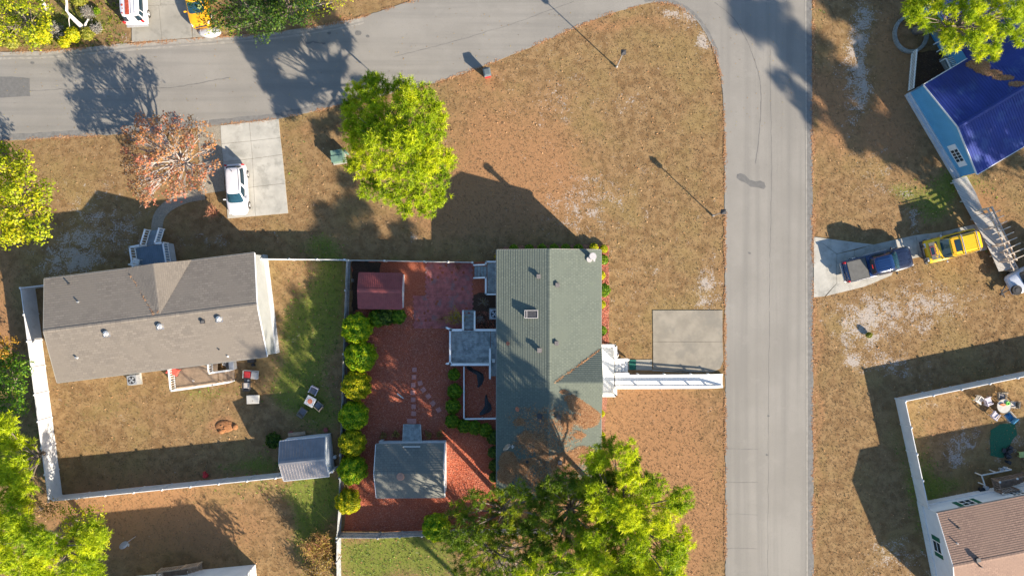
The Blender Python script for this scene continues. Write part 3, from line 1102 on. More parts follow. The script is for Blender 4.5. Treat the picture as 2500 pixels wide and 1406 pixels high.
slab_set('driveway', 'angled concrete driveway under the navy pickup and the yellow off-roader', [
    [(1986, 578), (2042, 620), (2042, 692), (2012, 724), (1986, 726)],
    [(1986, 578), (2090, 592), (2132, 597), (2042, 620)],
    [(2042, 620), (2085, 611), (2090, 657), (2042, 668)], [(2085, 611), (2132, 597), (2140, 648), (2090, 657)],
    [(2132, 597), (2182, 586), (2190, 640), (2140, 648)], [(2182, 586), (2235, 574), (2243, 628), (2190, 640)],
    [(2235, 574), (2300, 566), (2310, 628), (2243, 628)], [(2300, 566), (2390, 545), (2410, 610), (2310, 628)],
    [(2042, 668), (2090, 657), (2140, 648), (2190, 640), (2176, 672), (2110, 700), (2016, 723), (2042, 692)]], .05, M['concrete_white'])

# ---- mulched garden
sheet('mulch_ground', jag([(858, 637), (1218, 640), (1222, 1185), (1222, 1290), (1040, 1297), (838, 1296), (845, 1240), (870, 1050), (872, 900), (866, 760)], 14, 1.5, True),
      .012, M['mulch'], 'red mulch covering the fenced garden')
sheet('mulch_border', jag([(1232, 601), (1470, 597), (1484, 612), (1488, 700), (1486, 830), (1450, 845), (1448, 617), (1222, 617)], 8, 2, True),
      .012, M['mulch_bed'], 'coral mulch border round the green-roofed house')
sheet('mulch_border', jag([(1448, 960), (1482, 965), (1476, 1060), (1470, 1110), (1448, 1110)], 8, 2, True), .012, M['mulch_bed'],
      'coral mulch strip along the east wall south of the front deck')
sheet('soil_bed', jag([(1152, 722), (1222, 705), (1222, 800), (1164, 800), (1150, 760)], 8, 2.5, True), .018, M['soil'], 'brown planting bed round the air conditioner')
sheet('soil_bed', jag([(860, 637), (930, 640), (925, 668), (880, 668), (876, 755), (860, 760)], 8, 2.5, True), .018, M['soil'], 'dark bare soil beside the red shed')
sheet('soil_bed', jag([(2235, 130), (2310, 120), (2330, 180), (2250, 215), (2226, 222), (2228, 140)], 8, 2.5, True), .012, M['soil'], 'dark leafy bed between the picket rail and the blue house')


def patio():
    t = thing('patio', 'red brick paver patio north of the mulch', 'patio', (*gp(1075, 640), 0))
    t['kind'] = 'structure'
    del t['category']
    mb = MB()
    A = [(1038, 640, 1155, 722), (1008, 722, 1155, 800)]
    for (x0, y0, x1, y1) in A:
        y = y0
        r = 0
        while y < y1 - 2:
            x = x0 + (3 if r % 2 else 0)
            while x < x1 - 4:
                if random.random() > .03:
                    p = gp(x + random.uniform(-.15, .15), y)
                    mb.box(p[0], p[0] + .195, p[1] - .195, p[1], 0, .045 + random.uniform(-.006, .006))
                x += 5.7
            y += 5.7
            r += 1
    mb.build('pavers', M['red_paver'], t, world=True, kind='stuff')


patio()
st = thing('stepping_stone_path', 'square red stepping stones leading to the grey shed', 'path', (*gp(1010, 960), 0))
st['kind'] = 'structure'
del st['category']
for (x, y, a) in ((1012, 902, 0), (1011, 920, 2), (1009, 940, 0), (1008, 958, -2), (1009, 975, 3), (1010, 992, 0), (1010, 1009, -3), (1000, 1027, 0), (1011, 1027, 1),
                  (1026, 935, 18), (1034, 951, 38), (1046, 967, 35), (1057, 984, 40), (1071, 1000, 30)):
    mb = MB()
    mb.obox((*gp(x, y), .035), (.40, .40, .05), math.radians(a))
    mb.build('stone', M['red_stone'], st, world=True)

# ---------------------------------------------------------------- buildings
def courses(mb, A0, A1, B0, B1, row=.18, step=.02, mi=0):
    """overlapping shingle courses from the eave line A to the ridge line B"""
    A0, A1, B0, B1 = map(Vector, (A0, A1, B0, B1))
    sl = ((B0 + B1) / 2 - (A0 + A1) / 2)
    n = max(2, int(round(sl.length / row)))
    nrm = (A1 - A0).cross(sl).normalized() if (A1 - A0).length > .01 else (B1 - B0).cross(sl).normalized()
    if nrm.z < 0:
        nrm = -nrm
    u = (A1 - A0).normalized() if (A1 - A0).length > .01 else (B1 - B0).normalized()
    for k in range(n):
        t0, t1 = k / n, (k + 1) / n
        a0, a1 = A0.lerp(B0, t0), A1.lerp(B1, t0)
        b0, b1 = A0.lerp(B0, t1), A1.lerp(B1, t1)
        v0, v1 = k * row, (k + 1) * row
        ux = [(p - A0).dot(u) for p in (a0, a1, b1, b0)]
        uvs = [(ux[0], v0 + .004), (ux[1], v0 + .004), (ux[2], v1 - .004), (ux[3], v1 - .004)]
        mb.add([a0 + nrm * step, a1 + nrm * step, b1 + nrm * .001, b0 + nrm * .001], [(0, 1, 2, 3)], mi, [uvs])
        mb.add([a0 - nrm * .002, a1 - nrm * .002, a1 + nrm * step, a0 + nrm * step], [(0, 1, 2, 3)], mi, [[(ux[0], v0)] * 4])


class House:
    """gabled building: ridge along local x, built around the centre of its footprint"""

    def __init__(s, name, label, cat, centre_px, L, W, rz, eave, ridge, roof_mat, wall_mat, ov=.3, ovg=.1, row=.18, skirt=None, metal=None,
                 skirt_h=.9, trim='trim', step=.02):
        s.L, s.W, s.rz, s.eave, s.ridge, s.ov, s.ovg = L, W, rz, eave, ridge, ov, ovg
        c = gp(*centre_px)
        s.c = c
        s.t = thing(name, label, cat, (c[0], c[1], 0), rz)
        t = s.t
        w = MB()
        hx, hy = L / 2, W / 2
        s.slope = (ridge - eave) / (hy + ov)
        ze = eave + s.slope * ov - .10       # wall top under the eave line
        zr = ridge - .12
        # walls: four faces with gable ends, as an extruded profile
        prof = [(-hy, 0), (hy, 0), (hy, ze), (0, zr), (-hy, ze)]
        v = [(-hx, y, z) for y, z in prof] + [(hx, y, z) for y, z in prof]
        w.add(v, [(0, 1, 2, 3, 4)[::-1], (5, 6, 7, 8, 9), (0, 5, 9, 4), (1, 2, 7, 6)])
        if skirt:
            sk = MB()
            o = .07
            sk.box(-hx - o, hx + o, -hy - o, hy + o, 0, skirt_h)
            n = int((2 * hx + 2 * hy) / .4)
            for a, b in (((-hx, -hy), (hx, -hy)), ((hx, -hy), (hx, hy)), ((hx, hy), (-hx, hy)), ((-hx, hy), (-hx, -hy))):
                Ls = math.hypot(b[0] - a[0], b[1] - a[1])
                m = int(Ls / .5)
                for i in range(m + 1):
                    x, y = a[0] + (b[0] - a[0]) * i / m, a[1] + (b[1] - a[1]) * i / m
                    d = (o + .01)
                    nx, ny = (b[1] - a[1]) / Ls, -(b[0] - a[0]) / Ls
                    sk.obox((x + nx * d, y + ny * d, skirt_h / 2), (.03, .03, skirt_h), math.atan2(b[1] - a[1], b[0] - a[0]))
            sk.build('skirting', M[skirt], t)
        w.build('wall', M[wall_mat], t)
        s.boards(wall_mat, ze, skirt_h if skirt else .2)
        # roof
        ex, ey = hx + ovg, hy + ov
        s.ex, s.ey = ex, ey
        r = MB()
        th = .10
        for sg in (-1, 1):
            A0, A1 = Vector((-ex, sg * ey, eave)), Vector((ex, sg * ey, eave))
            B0, B1 = Vector((-ex, 0, ridge)), Vector((ex, 0, ridge))
            if sg > 0:
                A0, A1, B0, B1 = A1, A0, B1, B0
            pts = [A0, A1, B1, B0]
            low = [p - Vector((0, 0, th)) for p in pts]
            r.add(low + [p - Vector((0, 0, .004)) for p in pts], [(3, 2, 1, 0), (0, 1, 5, 4), (1, 2, 6, 5), (3, 0, 4, 7)])
            if metal:
                r.add([p for p in pts], [(0, 1, 2, 3)])
            else:
                courses(r, A0, A1, B0, B1, row, step)
        if not metal:
            n = int(2 * ex / .3)
            for i in range(n):
                x0 = -ex + 2 * ex * i / n
                for sg in (-1, 1):
                    q = [(x0, 0, ridge + .030), (x0 + 2 * ex / n + .02, 0, ridge + .022), (x0 + 2 * ex / n + .02, sg * .16, ridge + .022 - .16 * s.slope),
                         (x0, sg * .16, ridge + .03 - .16 * s.slope)]
                    uv = [[(i * .32 + .03, .03), (i * .32 + .29, .03), (i * .32 + .29, .16), (i * .32 + .03, .16)]]
                    r.add(q, [(0, 1, 2, 3) if sg < 0 else (3, 2, 1, 0)], 0, uv)
        s.roof = r.build('roof', M[roof_mat], t)
        if metal:
            rb = MB()
            n = int(2 * ex / metal)
            for sg in (-1, 1):
                for i in range(n + 1):
                    x = -ex + .02 + (2 * ex - .04) * i / n
                    rb.beam((x, sg * ey, eave + (.018 if roof_mat == 'metal_blue' else .028)), (x, sg * .05, ridge + (.014 if roof_mat == 'metal_blue' else .024)), .035, .03)
            rb.build('standing_seams', M[roof_mat], t, kind='stuff')
            rc = MB()
            for sg in (-1, 1):
                rc.plate([(-ex, 0, ridge + .075), (ex, 0, ridge + .075), (ex, sg * .18, ridge + .062 - .18 * s.slope), (-ex, sg * .18, ridge + .062 - .18 * s.slope)], .015)
            rc.build('ridge_cap', M[roof_mat], t)
        # fascia / rake trim
        for sx in (-1, 1):
            for sg in (-1, 1):
                f = MB()
                f.beam((sx * (ex + .02), sg * ey, eave + .012), (sx * (ex + .02), 0, ridge + .012), .05, .16)
                f.build('rake_trim', M[trim if (sx > 0 or trim != 'trim') else 'drip'] if name == 'house' and roof_mat == 'sh_grey' else M['drip' if roof_mat.startswith('sh_g') else trim], t)
        for sg in (-1, 1):
            f = MB()
            f.beam((-ex, sg * (ey + .03), eave - .01), (ex, sg * (ey + .03), eave - .01), .06, .11)
            f.build('gutter', M['drip' if roof_mat.startswith('sh_') else trim], t)

    def boards(s, wall_mat, ze, z0):
        """lap siding boards proud of the wall"""
        b = MB()
        hx, hy = s.L / 2, s.W / 2
        z = z0 + .1
        while z < ze - .05:
            for sg in (-1, 1):
                b.box(-hx, hx, sg * hy - .012 * (sg < 0), sg * hy + .012 * (sg > 0), z, z + .15)
            for sx in (-1, 1):
                b.box(sx * hx - .012 * (sx < 0), sx * hx + .012 * (sx > 0), -hy + .02, hy - .02, z, z + .15)
            z += .19
        b.build('siding_boards', M[wall_mat], s.t, kind='stuff')

    def local(s, x, y):
        return rot(x - s.c[0], y - s.c[1], -s.rz)

    def zr(s, x, y):
        lx, ly = s.local(x, y)
        return s.ridge - s.slope * abs(ly)

    def on_roof(s, px, py, dz=0.0):
        z = s.eave
        for _ in range(5):
            p = G(px, py, z + dz)
            z = s.zr(p.x, p.y)
        return Vector((p.x, p.y, z))

    def cross_gable(s, x0, hw, side, zr, roof_mat, row=.18):
        """gable wing roof set on the main slope, facing local y*side"""
        t = s.t
        ey = s.ey + .05
        yv = (s.ridge - zr) / s.slope          # |y| where main slope reaches the gable ridge height
        r = MB()
        e = s.eave + .01
        F = Vector((x0, side * ey, zr))
        V_ = Vector((x0, side * yv, zr + .015))
        for sg in (-1, 1):
            C = Vector((x0 + sg * hw, side * ey, e + .01))
            # courses run along the gable ridge direction
            A0, A1 = C, C + Vector((0, -side * .02, 0))
            B0, B1 = F, V_
            if (sg > 0) == (side > 0):
                courses(r, A0, A1, B0, B1, row)
            else:
                courses(r, A1, A0, B1, B0, row)
        r.build('gable_roof', M[roof_mat], t)
        w = MB()
        y = side * (s.ey - .1)
        w.add([(x0 - hw + .25, y, e - .35), (x0 + hw - .25, y, e - .35), (x0 + hw - .25, y, e + .02), (x0, y, zr - .12), (x0 - hw + .25, y, e + .02)], [(0, 1, 2, 3, 4)])
        w.build('gable_wall', M['siding_white'], t)

    def vent_box(s, px, py, size=(.3, .3, .22), mat='vent', name='roof_vent', hood=True):
        p = s.on_roof(px, py, .15)
        mb = MB()
        mb.obox((p.x, p.y, p.z + size[2] / 2 - .03), size, s.rz, 0, .85)
        if hood:
            mb.obox((p.x, p.y, p.z + size[2] - .02), (size[0] * 1.15, size[1] * 1.1, .03), s.rz)
        mb.build(name, M[mat], s.t, world=True)

    def pipe(s, px, py, h=.45, r=.06, mat='vent', cap=None, name='vent_pipe'):
        p = s.on_roof(px, py, h)
        mb = MB()
        mb.cyl((p.x, p.y, p.z - .1), r, h + .1, 10)
        mb.cyl((p.x, p.y, p.z - .06), r * 2.1, .1, 12, 0, .6)
        o = mb.build(name, M[mat], s.t, world=True)
        if cap:
            c = MB()
            c.cyl((p.x, p.y, p.z + h - .02), r * 1.7, .07, 12, 0, .8)
            c.build('cap', M[cap], s.t, world=True)

    def whirly(s, px, py, mat='chrome', r=.2):
        p = s.on_roof(px, py, .2)
        mb = MB()
        mb.obox((p.x, p.y, p.z + .02), (r * 3, r * 3, .03), s.rz)
        mb.cyl((p.x, p.y, p.z), r * .9, .12, 14)
        mb.dome((p.x, p.y, p.z + .12), r * 1.25, r * 1.25, r * .8, 14, 5)
        for k in range(10):
            a = k * PI / 5
            mb.tube([(p.x + math.cos(a) * r * 1.27, p.y + math.sin(a) * r * 1.27, p.z + .12),
                     (p.x + math.cos(a) * r * .9, p.y + math.sin(a) * r * .9, p.z + .12 + r * .62), (p.x, p.y, p.z + .12 + r * .84)], .012, 4)
        mb.build('round_vent', M[mat], s.t, world=True)

    def window(s, side, u, z, w=.9, h=1.1, shutters=None, panes=(2, 2)):
        """side: 'n','s','e','w' in local frame; u along the wall"""
        hx, hy = s.L / 2, s.W / 2
        fr = {'n': (lambda a, o: (a, hy + o)), 's': (lambda a, o: (a, -hy - o)), 'e': (lambda a, o: (hx + o, a)), 'w': (lambda a, o: (-hx - o, a))}[side]

        def bx(mb, u0, u1, z0, z1, o0, o1):
            p, q = fr(u0, o0), fr(u1, o1)
            mb.box(min(p[0], q[0]), max(p[0], q[0]), min(p[1], q[1]), max(p[1], q[1]), z0, z1)
        m = MB()
        bx(m, u - w / 2 - .07, u + w / 2 + .07, z - .07, z, .0, .06)
        bx(m, u - w / 2 - .07, u + w / 2 + .07, z + h, z + h + .07, .0, .06)
        bx(m, u - w / 2 - .07, u - w / 2, z, z + h, .0, .06)
        bx(m, u + w / 2, u + w / 2 + .07, z, z + h, .0, .06)
        for i in range(1, panes[0]):
            x = u - w / 2 + w * i / panes[0]
            bx(m, x - .02, x + .02, z, z + h, .02, .055)
        for j in range(1, panes[1]):
            zz = z + h * j / panes[1]
            bx(m, u - w / 2, u + w / 2, zz - .02, zz + .02, .02, .057)
        wd = m.build('window', M['trim'], s.t)
        g = MB()
        bx(g, u - w / 2, u + w / 2, z, z + h, .0, .03)
        g.build('pane', M['glass'], wd)
        if shutters:
            for sg in (-1, 1):
                sh = MB()
                c = u + sg * (w / 2 + .07 + .2)
                bx(sh, c - .2, c + .2, z - .05, z + h + .05, .0, .05)
                for j in range(8):
                    zz = z + h * (j + .2) / 8
                    bx(sh, c - .16, c + .16, zz, zz + h * .07, .05, .065)
                sh.build('shutter', M[shutters], s.t)


A7 = math.radians(7.1)
# --- grey house (left)
gh = House('house', 'long low house with brown-grey shingle roof and small porch gable, inside the white fence', 'house', (427, 771.5), 17.35, 8.45, A7, 3.35, 4.25,
           'sh_grey', 'siding_grey', .12, .12, row=.2, skirt='skirt', step=.012)
gh.cross_gable(.80, 2.75, 1, 4.21, 'sh_grey')
for x, y in ((257, 814), (388, 796), (533, 778)):
    gh.whirly(x, y)
gh.whirly(492, 784, 'metal_dark', .13)
gh.pipe(165, 693, .2, .06, 'metal_dark')
gh.pipe(188, 737, .16, .06, 'metal_grey')
gh.pipe(184, 873, .2, .08, 'metal_grey')
gh.pipe(533, 853, .12, .05, 'metal_dark')
gh.pipe(555, 870, .14, .05, 'white')
gh.window('n', -5.5, 1.5)
gh.window('n', 5.5, 1.5)

# --- green-roofed house (middle)
gr = House('house', 'long ranch house with green shingle roof half buried in pine straw', 'house', (1335, 899.5), 20.3, 8.3, PI / 2, 3.45, 4.5,
           'sh_green', 'siding_white', .18, .08, row=.205, skirt='skirt', step=.021)
gr.cross_gable(-.67, 2.75, -1, 4.38, 'sh_green', .205)
gr.vent_box(1315, 675)
gr.vent_box(1361, 696)
gr.vent_box(1317, 855, (.32, .34, .3))
gr.vent_box(1359, 838)
gr.vent_box(1317, 1016, (.36, .34, .3), 'metal_dark')
gr.vent_box(1364, 1018, (.34, .34, .26), 'metal_dark')
gr.vent_box(1367, 1129)
gr.pipe(1240, 839, .65, .09, 'copper', 'copper')
gr.pipe(1263, 1000, .65, .09, 'copper', 'copper')
gr.pipe(1287, 1127, .35, .08, 'copper', 'metal_dark')
# skylight box
p = gr.on_roof(1297, 767, .3)
p.z -= .32
mb = MB()
mb.obox((p.x, p.y, p.z + .24), (1.02, .6, .56), 0)
sb = mb.build('roof_cooler', M['metal_dark'], gr.t, world=True)
mb = MB()
for dy in (-.31, .31):
    mb.obox((p.x, p.y + dy, p.z + .54), (1.10, .045, .05))
for dx in (-.53, -.36, .53):
    mb.obox((p.x + dx, p.y, p.z + .545), (.045, .62, .05))
mb.build('frame', M['pipe_white'], sb, world=True)
# flue at the north-east corner
mb = MB()
fx, fy = gp(1431, 632)
zb = gr.zr(fx, fy)
mb.cyl((fx, fy, zb - .15), .2, 5.2 - zb, 18)
mb.cyl((fx, fy, 5.02), .31, .22, 20, 0, .9)
mb.obox((fx + .12, fy - .33, 5.1), (.14, .2, .1), 0)
mb.cyl((fx - .13, fy - .2, zb - .05), .24, .3, 16)
mb.build('flue', M['pipe_white'], gr.t, world=True, smooth=False)
# satellite dish at the west eave
p = gr.on_roof(1236, 1088, .3)


def dish_mesh(mb, c, d, r=.38, depth=.08):
    """shallow reflector facing direction d"""
    d = Vector(d).normalized()
    s = d.cross(Vector((0, 0, 1))).normalized()
    u = s.cross(d)
    rings = []
    for i in range(6):
        k = i / 5 + 1e-3
        rings.append([Vector(c) + (s * math.cos(a) * r * k + u * math.sin(a) * r * 1.15 * k) + d * depth * (k * k) for a in [2 * PI * j / 20 for j in range(20)]])
    mb.loft(rings, caps=False)
    mb.loft([[q - d * .012 for q in rg] for rg in rings[::-1]], caps=False)


mb = MB()
dish_mesh(mb, (p.x, p.y, p.z + .55), (.55, -.5, .45))
sd = mb.build('satellite_dish', M['metal_grey'], gr.t, world=True)
mb = MB()
mb.tube([(p.x + .1, p.y, p.z), (p.x, p.y, p.z + .5)], .025, 6)
mb.tube([(p.x + .02, p.y, p.z + .3), (p.x + .45, p.y - .02, p.z + .5)], .018, 5)
mb.obox((p.x + .5, p.y - .02, p.z + .52), (.1, .28, .08))
mb.obox((p.x + .6, p.y - .02, p.z + .52), (.12, .08, .08))
mb.build('arm', M['pipe_white'], sd, world=True)
gr.window('n', 0, 1.5)
for u in (-8, -4.4, 5.2):
    gr.window('s', u, 1.5)
gr.window('w', 0, 1.5)

# --- blue house (top right)
AB = math.atan2(125, 209)
cx, cy = (2213 + 2338) / 2, (228 + 437) / 2
LB = 15.0
ccx, ccy = cx + math.cos(AB) * LB / 2 / S, cy - math.sin(AB) * LB / 2 / S
bh = House('house', 'bright blue house with royal blue metal roof and white trim', 'house', (ccx, ccy), LB, 8.5, AB, 2.75, 3.75, 'metal_blue', 'blue_wall',
           .12, .08, metal=.23, skirt='skirt', skirt_h=.55)
bh.window('w', -2.35, 1.15, 1.15, .95, 'trim', (4, 2))


def blue_wing():
    t = bh.t
    # cross wing running north-west from the main roof, ridge perpendicular to the main ridge
    x0, x1 = 3.6, 11.4 - 3.0
    xm = (x0 + x1) / 2 - 0
    x0, x1 = -LB / 2 + 4.2, -LB / 2 + 12.0
    xm = (x0 + x1) / 2
    ya, yb = 0.3, 10.5
    e, r = 2.75, 3.74
    w = MB()
    w.box(x0 + .25, x1 - .25, 3.9, yb - .25, 0, e)
    w.add([(x0 + .25, yb - .25, e), (x1 - .25, yb - .25, e), (xm, yb - .25, r - .1)], [(0, 1, 2), (2, 1, 0)])
    w.build('wing_wall', M['blue_wall'], t)
    m = MB()
    sl = (r - e) / ((x1 - x0) / 2)
    for sg, xe in ((-1, x0), (1, x1)):
        # the slope meets the main north slope in a valley
        yv = bh.ey
        m.plate([(xe, yb, e), (xm, yb, r), (xm, .02, r), (xe, yv, e)], .09)
    m.build('wing_roof', M['metal_blue'], t)
    rb = MB()
    n = 44
    for i in range(n + 1):
        y = .2 + (yb - .25) * i / n
        for sg, xe in ((-1, x0), (1, x1)):
            if y >= bh.ey:
                a = (xe, y, e + .045)
            else:
                f = 1 - y / bh.ey
                a = (xe + (xm - xe) * f, y, e + (r - e) * f + .045)
            rb.beam((a[0], a[1], a[2] - .028), (xm + .04 * sg, y, r + .012), .035, .03)
    rb.build('standing_seams', M['metal_blue'], t, kind='stuff')


blue_wing()

# --- tan-roofed house (bottom right)
AT = math.atan2(46, 233)
LT, WT = 16.0, 8.2
bx, by = gp(2241, 1228)
dx, dy = rot(LT / 2, -WT / 2, AT)
tc = ((bx + dx) / S + 1250, 703 - (by + dy) / S)
th_ = House('house', 'white-sided house with tan-brown shingle roof and dark green shutters', 'house', tc, LT, WT, AT, 2.95, 3.85, 'sh_tan', 'siding_white',
            .12, .08, skirt='siding_white', skirt_h=.8)
th_.window('n', -LT / 2 + 3.15, 1.35, .95, 1.1, 'shutter')
th_.window('w', WT / 2 - 3.2, 1.35, .9, 1.0, 'shutter', (1, 2))
th_.window('n', -LT / 2 + 7.4, 1.7, 1.0, .7, None, (3, 2))
th_.pipe(2343, 1289, .25, .07, 'metal_dark')
th_.pipe(2339, 1327, .2, .05, 'metal_grey')
th_.vent_box(2388, 1366, (.3, .3, .25), 'metal_dark')
th_.pipe(2398, 1384, .35, .06, 'metal_dark')

# --- white house at the bottom edge
AW = math.radians(5.5)
bx, by = gp(624, 1377)
dx, dy = rot(-5.5, -4.0, AW)
wc = ((bx + dx) / S + 1250, 703 - (by + dy) / S)
wh = House('house', 'white-walled house cut off by the bottom edge of the picture', 'house', wc, 11.0, 8.0, AW, 3.3, 4.6, 'sh_tan', 'siding_white', .1, .08)

# --- sheds
s1 = House('shed', 'small garden shed with ribbed taupe metal roof beside the white fence', 'shed', (761, 1105), 3.75, 3.15, math.radians(5.8), 2.2, 2.95,
           'metal_tan', 'siding_white', .10, .05, metal=.24, trim='skirt')
s2 = House('shed', 'open-sided garden shed with oxblood red metal roof', 'shed', (939, 710), 3.45, 2.9, math.radians(-1), 2.0, 2.45,
           'metal_red', 'white_paint', .05, .12, metal=.155, trim='metal_red')
s3 = House('shed', 'large shed with slate grey shingle roof and a round copper-coloured cap', 'shed', (1010, 1134), 5.75, 4.3, math.radians(0.5), 2.05, 3.0,
           'sh_dark', 'siding_white', .12, .03, row=.2)
p = s3.on_roof(978, 1163, .1)
mb = MB()
mb.cyl((p.x, p.y, p.z - .08), .27, .22, 22, 0, .95)
mb.dome((p.x, p.y, p.z + .14), .33, .33, .10, 22, 4)
mb.build('round_cap', M['copper_disc'], s3.t, world=True)
p = s3.on_roof(1005, 1090, .05)
mb = MB()
mb.obox((p.x, p.y, p.z + .04), (1.45, .09, .05))
mb.build('lath', M['white_old'], s3.t, world=True)
mb = MB()
a = G(986, 1035, .05)
b = G(1026, 1035, .05)
c = G(1028, 1078, .5)
d = G(984, 1078, .5)
for i in range(9):
    f0, f1 = i / 9, (i + .93) / 9
    q = [a.lerp(d, f0), b.lerp(c, f0), b.lerp(c, f1), a.lerp(d, f1)]
    mb.plate(q, .04)
rp = thing('wooden_ramp', 'short grey wooden ramp up to the door of the slate-roofed shed', 'ramp', (*gp(1007, 1056), 0))
mb.build('boards', M['wood_grey'], rp, world=True)
mb = MB()
mb.beam(a + Vector((-.03, 0, .04)), d + Vector((-.03, 0, .04)), .05, .12)
mb.beam(b + Vector((.03, 0, .04)), c + Vector((.03, 0, .04)), .05, .12)
mb.build('edge_rails', M['white_old'], rp, world=True)


# ---------------------------------------------------------------- fences
def fence(label, pts, h, mat, sp=2.4, name='privacy_fence', board=None, lean=0.0, capmat=None, topw=.06):
    """panels and posts along ground-level photo points"""
    P = [Vector((*gp(*p), 0)) for p in pts]
    t = thing(name, label, 'fence', P[0])
    first = True
    for a, b in zip(P[:-1], P[1:]):
        L = (b - a).length
        n = max(1, round(L / sp))
        u = (b - a) / L
        rz = math.atan2(u.y, u.x)
        for i in range(n):
            c0, c1 = a + u * (L * i / n), a + u * (L * (i + 1) / n)
            m = (c0 + c1) / 2
            w = L / n - (.12 if board else .13)
            mb = MB()
            hh = h + random.uniform(-lean, lean)
            if board:
                k = int(w / board)
                for j in range(k):
                    f = -w / 2 + w * (j + .5) / k
                    q = m + u * f
                    mb.obox((q.x, q.y, hh / 2 + .03 + random.uniform(-.02, .02) * (lean > 0)), (w / k - .012, .022, hh), rz)
                for zz in (.35, hh - .3):
                    s_ = Vector((-u.y, u.x, 0)) * .035
                    mb.obox((m.x + s_.x, m.y + s_.y, zz), (w + .1, .045, .09), rz)
            else:
                mb.obox((m.x, m.y, h / 2 + .04), (w, .035, h - .12), rz)
                mb.obox((m.x, m.y, h - .03), (w, topw, .12), rz)
                mb.obox((m.x, m.y, .10), (w, .055, .14), rz)
                k = int(w / .18)
                for j in range(1, k):
                    q = m + u * (-w / 2 + w * j / k)
                    mb.obox((q.x, q.y, h / 2 + .04), (.01, .043, h - .3), rz)
            mb.build('panel', mat, t, world=True)
            pb = MB()
            pb.obox((c0.x, c0.y, (h + .06) / 2), (.125, .125, h + .06), rz)
            pb.obox((c0.x, c0.y, h + .075), (.165, .165, .03), rz)
            pb.obox((c0.x, c0.y, h + .12), (.15, .15, .06), rz, 0, .2)
            pb.build('post', capmat or mat, t, world=True)
    c0 = P[-1]
    pb = MB()
    pb.obox((c0.x, c0.y, (h + .06) / 2), (.125, .125, h + .06), rz)
    pb.obox((c0.x, c0.y, h + .075), (.165, .165, .03), rz)
    pb.build('post', capmat or mat, t, world=True)
    return t


fence('tall white vinyl fence round the west and south of the grey-roofed house', [(170, 693), (86, 703), (152, 1208), (690, 1153), (824, 1138)], 1.83, M['vinyl'])
fence('white vinyl fence between the grey-roofed house and the garden corner', [(654, 634), (852, 636)], 1.6, M['vinyl'], 2.2)
fence('white vinyl fence round the yard at the lower right', [(2720, 861), (2185, 972), (2240, 1224)], 1.62, M['vinyl'], 2.45)
fence('weathered board fence along the west side of the red mulch', [(856, 637), (851, 780), (846, 940), (841, 1100), (838, 1210)], 1.55, M['fence_wood'], 2.4, 'board_fence', .15, .03)
fence('pale board fence bowing round the south of the red mulch', [(838, 1212), (832, 1298), (930, 1299), (1035, 1294), (1180, 1290), (1345, 1290)], 1.45, M['fence_wood'], 2.4, 'board_fence', .15, .03)
fence('low painted picket fence along the north edge of the garden', [(858, 637), (945, 638), (1040, 640), (1155, 642)], 1.25, M['white_old'], 2.4, 'picket_fence', .14, .03)
fence('grey board fence running south off the picture from the mulch corner', [(833, 1306), (832, 1356), (833, 1416)], 1.5, M['fence_wood'], 1.9, 'board_fence', .15, .04)


# ---------------------------------------------------------------- decks
def deck_boards(t, c0, c1, c2, c3, n, mat, th=.04, gap=.08, world=True, joined=False, name='board'):
    """boards filling the quad c0-c1 (start edge) to c3-c2 (end edge)"""
    c0, c1, c2, c3 = map(Vector, (c0, c1, c2, c3))
    J = MB()
    for i in range(n):
        f0, f1 = i / n, (i + 1 - gap) / n
        q = [c0.lerp(c3, f0), c1.lerp(c2, f0), c1.lerp(c2, f1), c0.lerp(c3, f1)]
        dz = Vector((0, 0, random.uniform(-.004, .004)))
        if joined:
            J.plate([p + dz for p in q], th)
        else:
            m = MB()
            m.plate([p + dz for p in q], th)
            m.build(name, mat, t, world=True)
    if joined:
        J.build(name + 's', mat, t, world=True, kind='stuff')


def posts_under(t, pts, z, mat):
    m = MB()
    for p in pts:
        m.obox((p.x, p.y, z / 2), (.12, .12, z), 0)
    m.build('supports', mat, t, world=True)


def rail_part(t, a, b, mat='white', h=1.0, sp=.14, **k):
    m = MB()
    m.railing(a, b, h, sp, **k)
    return m.build('railing', M[mat], t, world=True)


# blue-grey front porch of the grey house
z = .95
t = thing('porch', 'blue-grey boarded porch with white railings on the north side of the grey-roofed house', 'porch', (*gp(395, 640), 0))
a, b, c, d = G(331, 605, z), G(411, 594, z), G(420, 650, z), G(340, 662, z)
deck_boards(t, a, d, c, b, 17, M['blue_deck'])
e0, e1, f1, f0 = G(357, 600, z), G(391, 596, z), G(402, 560, .35), G(368, 563, .35)
deck_boards(t, f0, f1, e1, e0, 8, M['blue_deck'], name='ramp_board')
for p, q in ((a, d), (b, c), (a, e0), (e1, b)):
    rail_part(t, p, q, w=.13, bal=.06, sp=.22)
rail_part(t, f0, e0, w=.13, bal=.06, sp=.22)
rail_part(t, f1, e1, w=.13, bal=.06, sp=.22)
for p, q in ((a, d), (b, c), (d, c), (a, b)):
    mid = (p + q) / 2
    m = MB()
    m.obox((mid.x, mid.y, (z - .06) / 2), ((q - p).length - .05, .04, z - .08), math.atan2(q.y - p.y, q.x - p.x))
    m.build('skirting', M['skirt'], t, world=True)

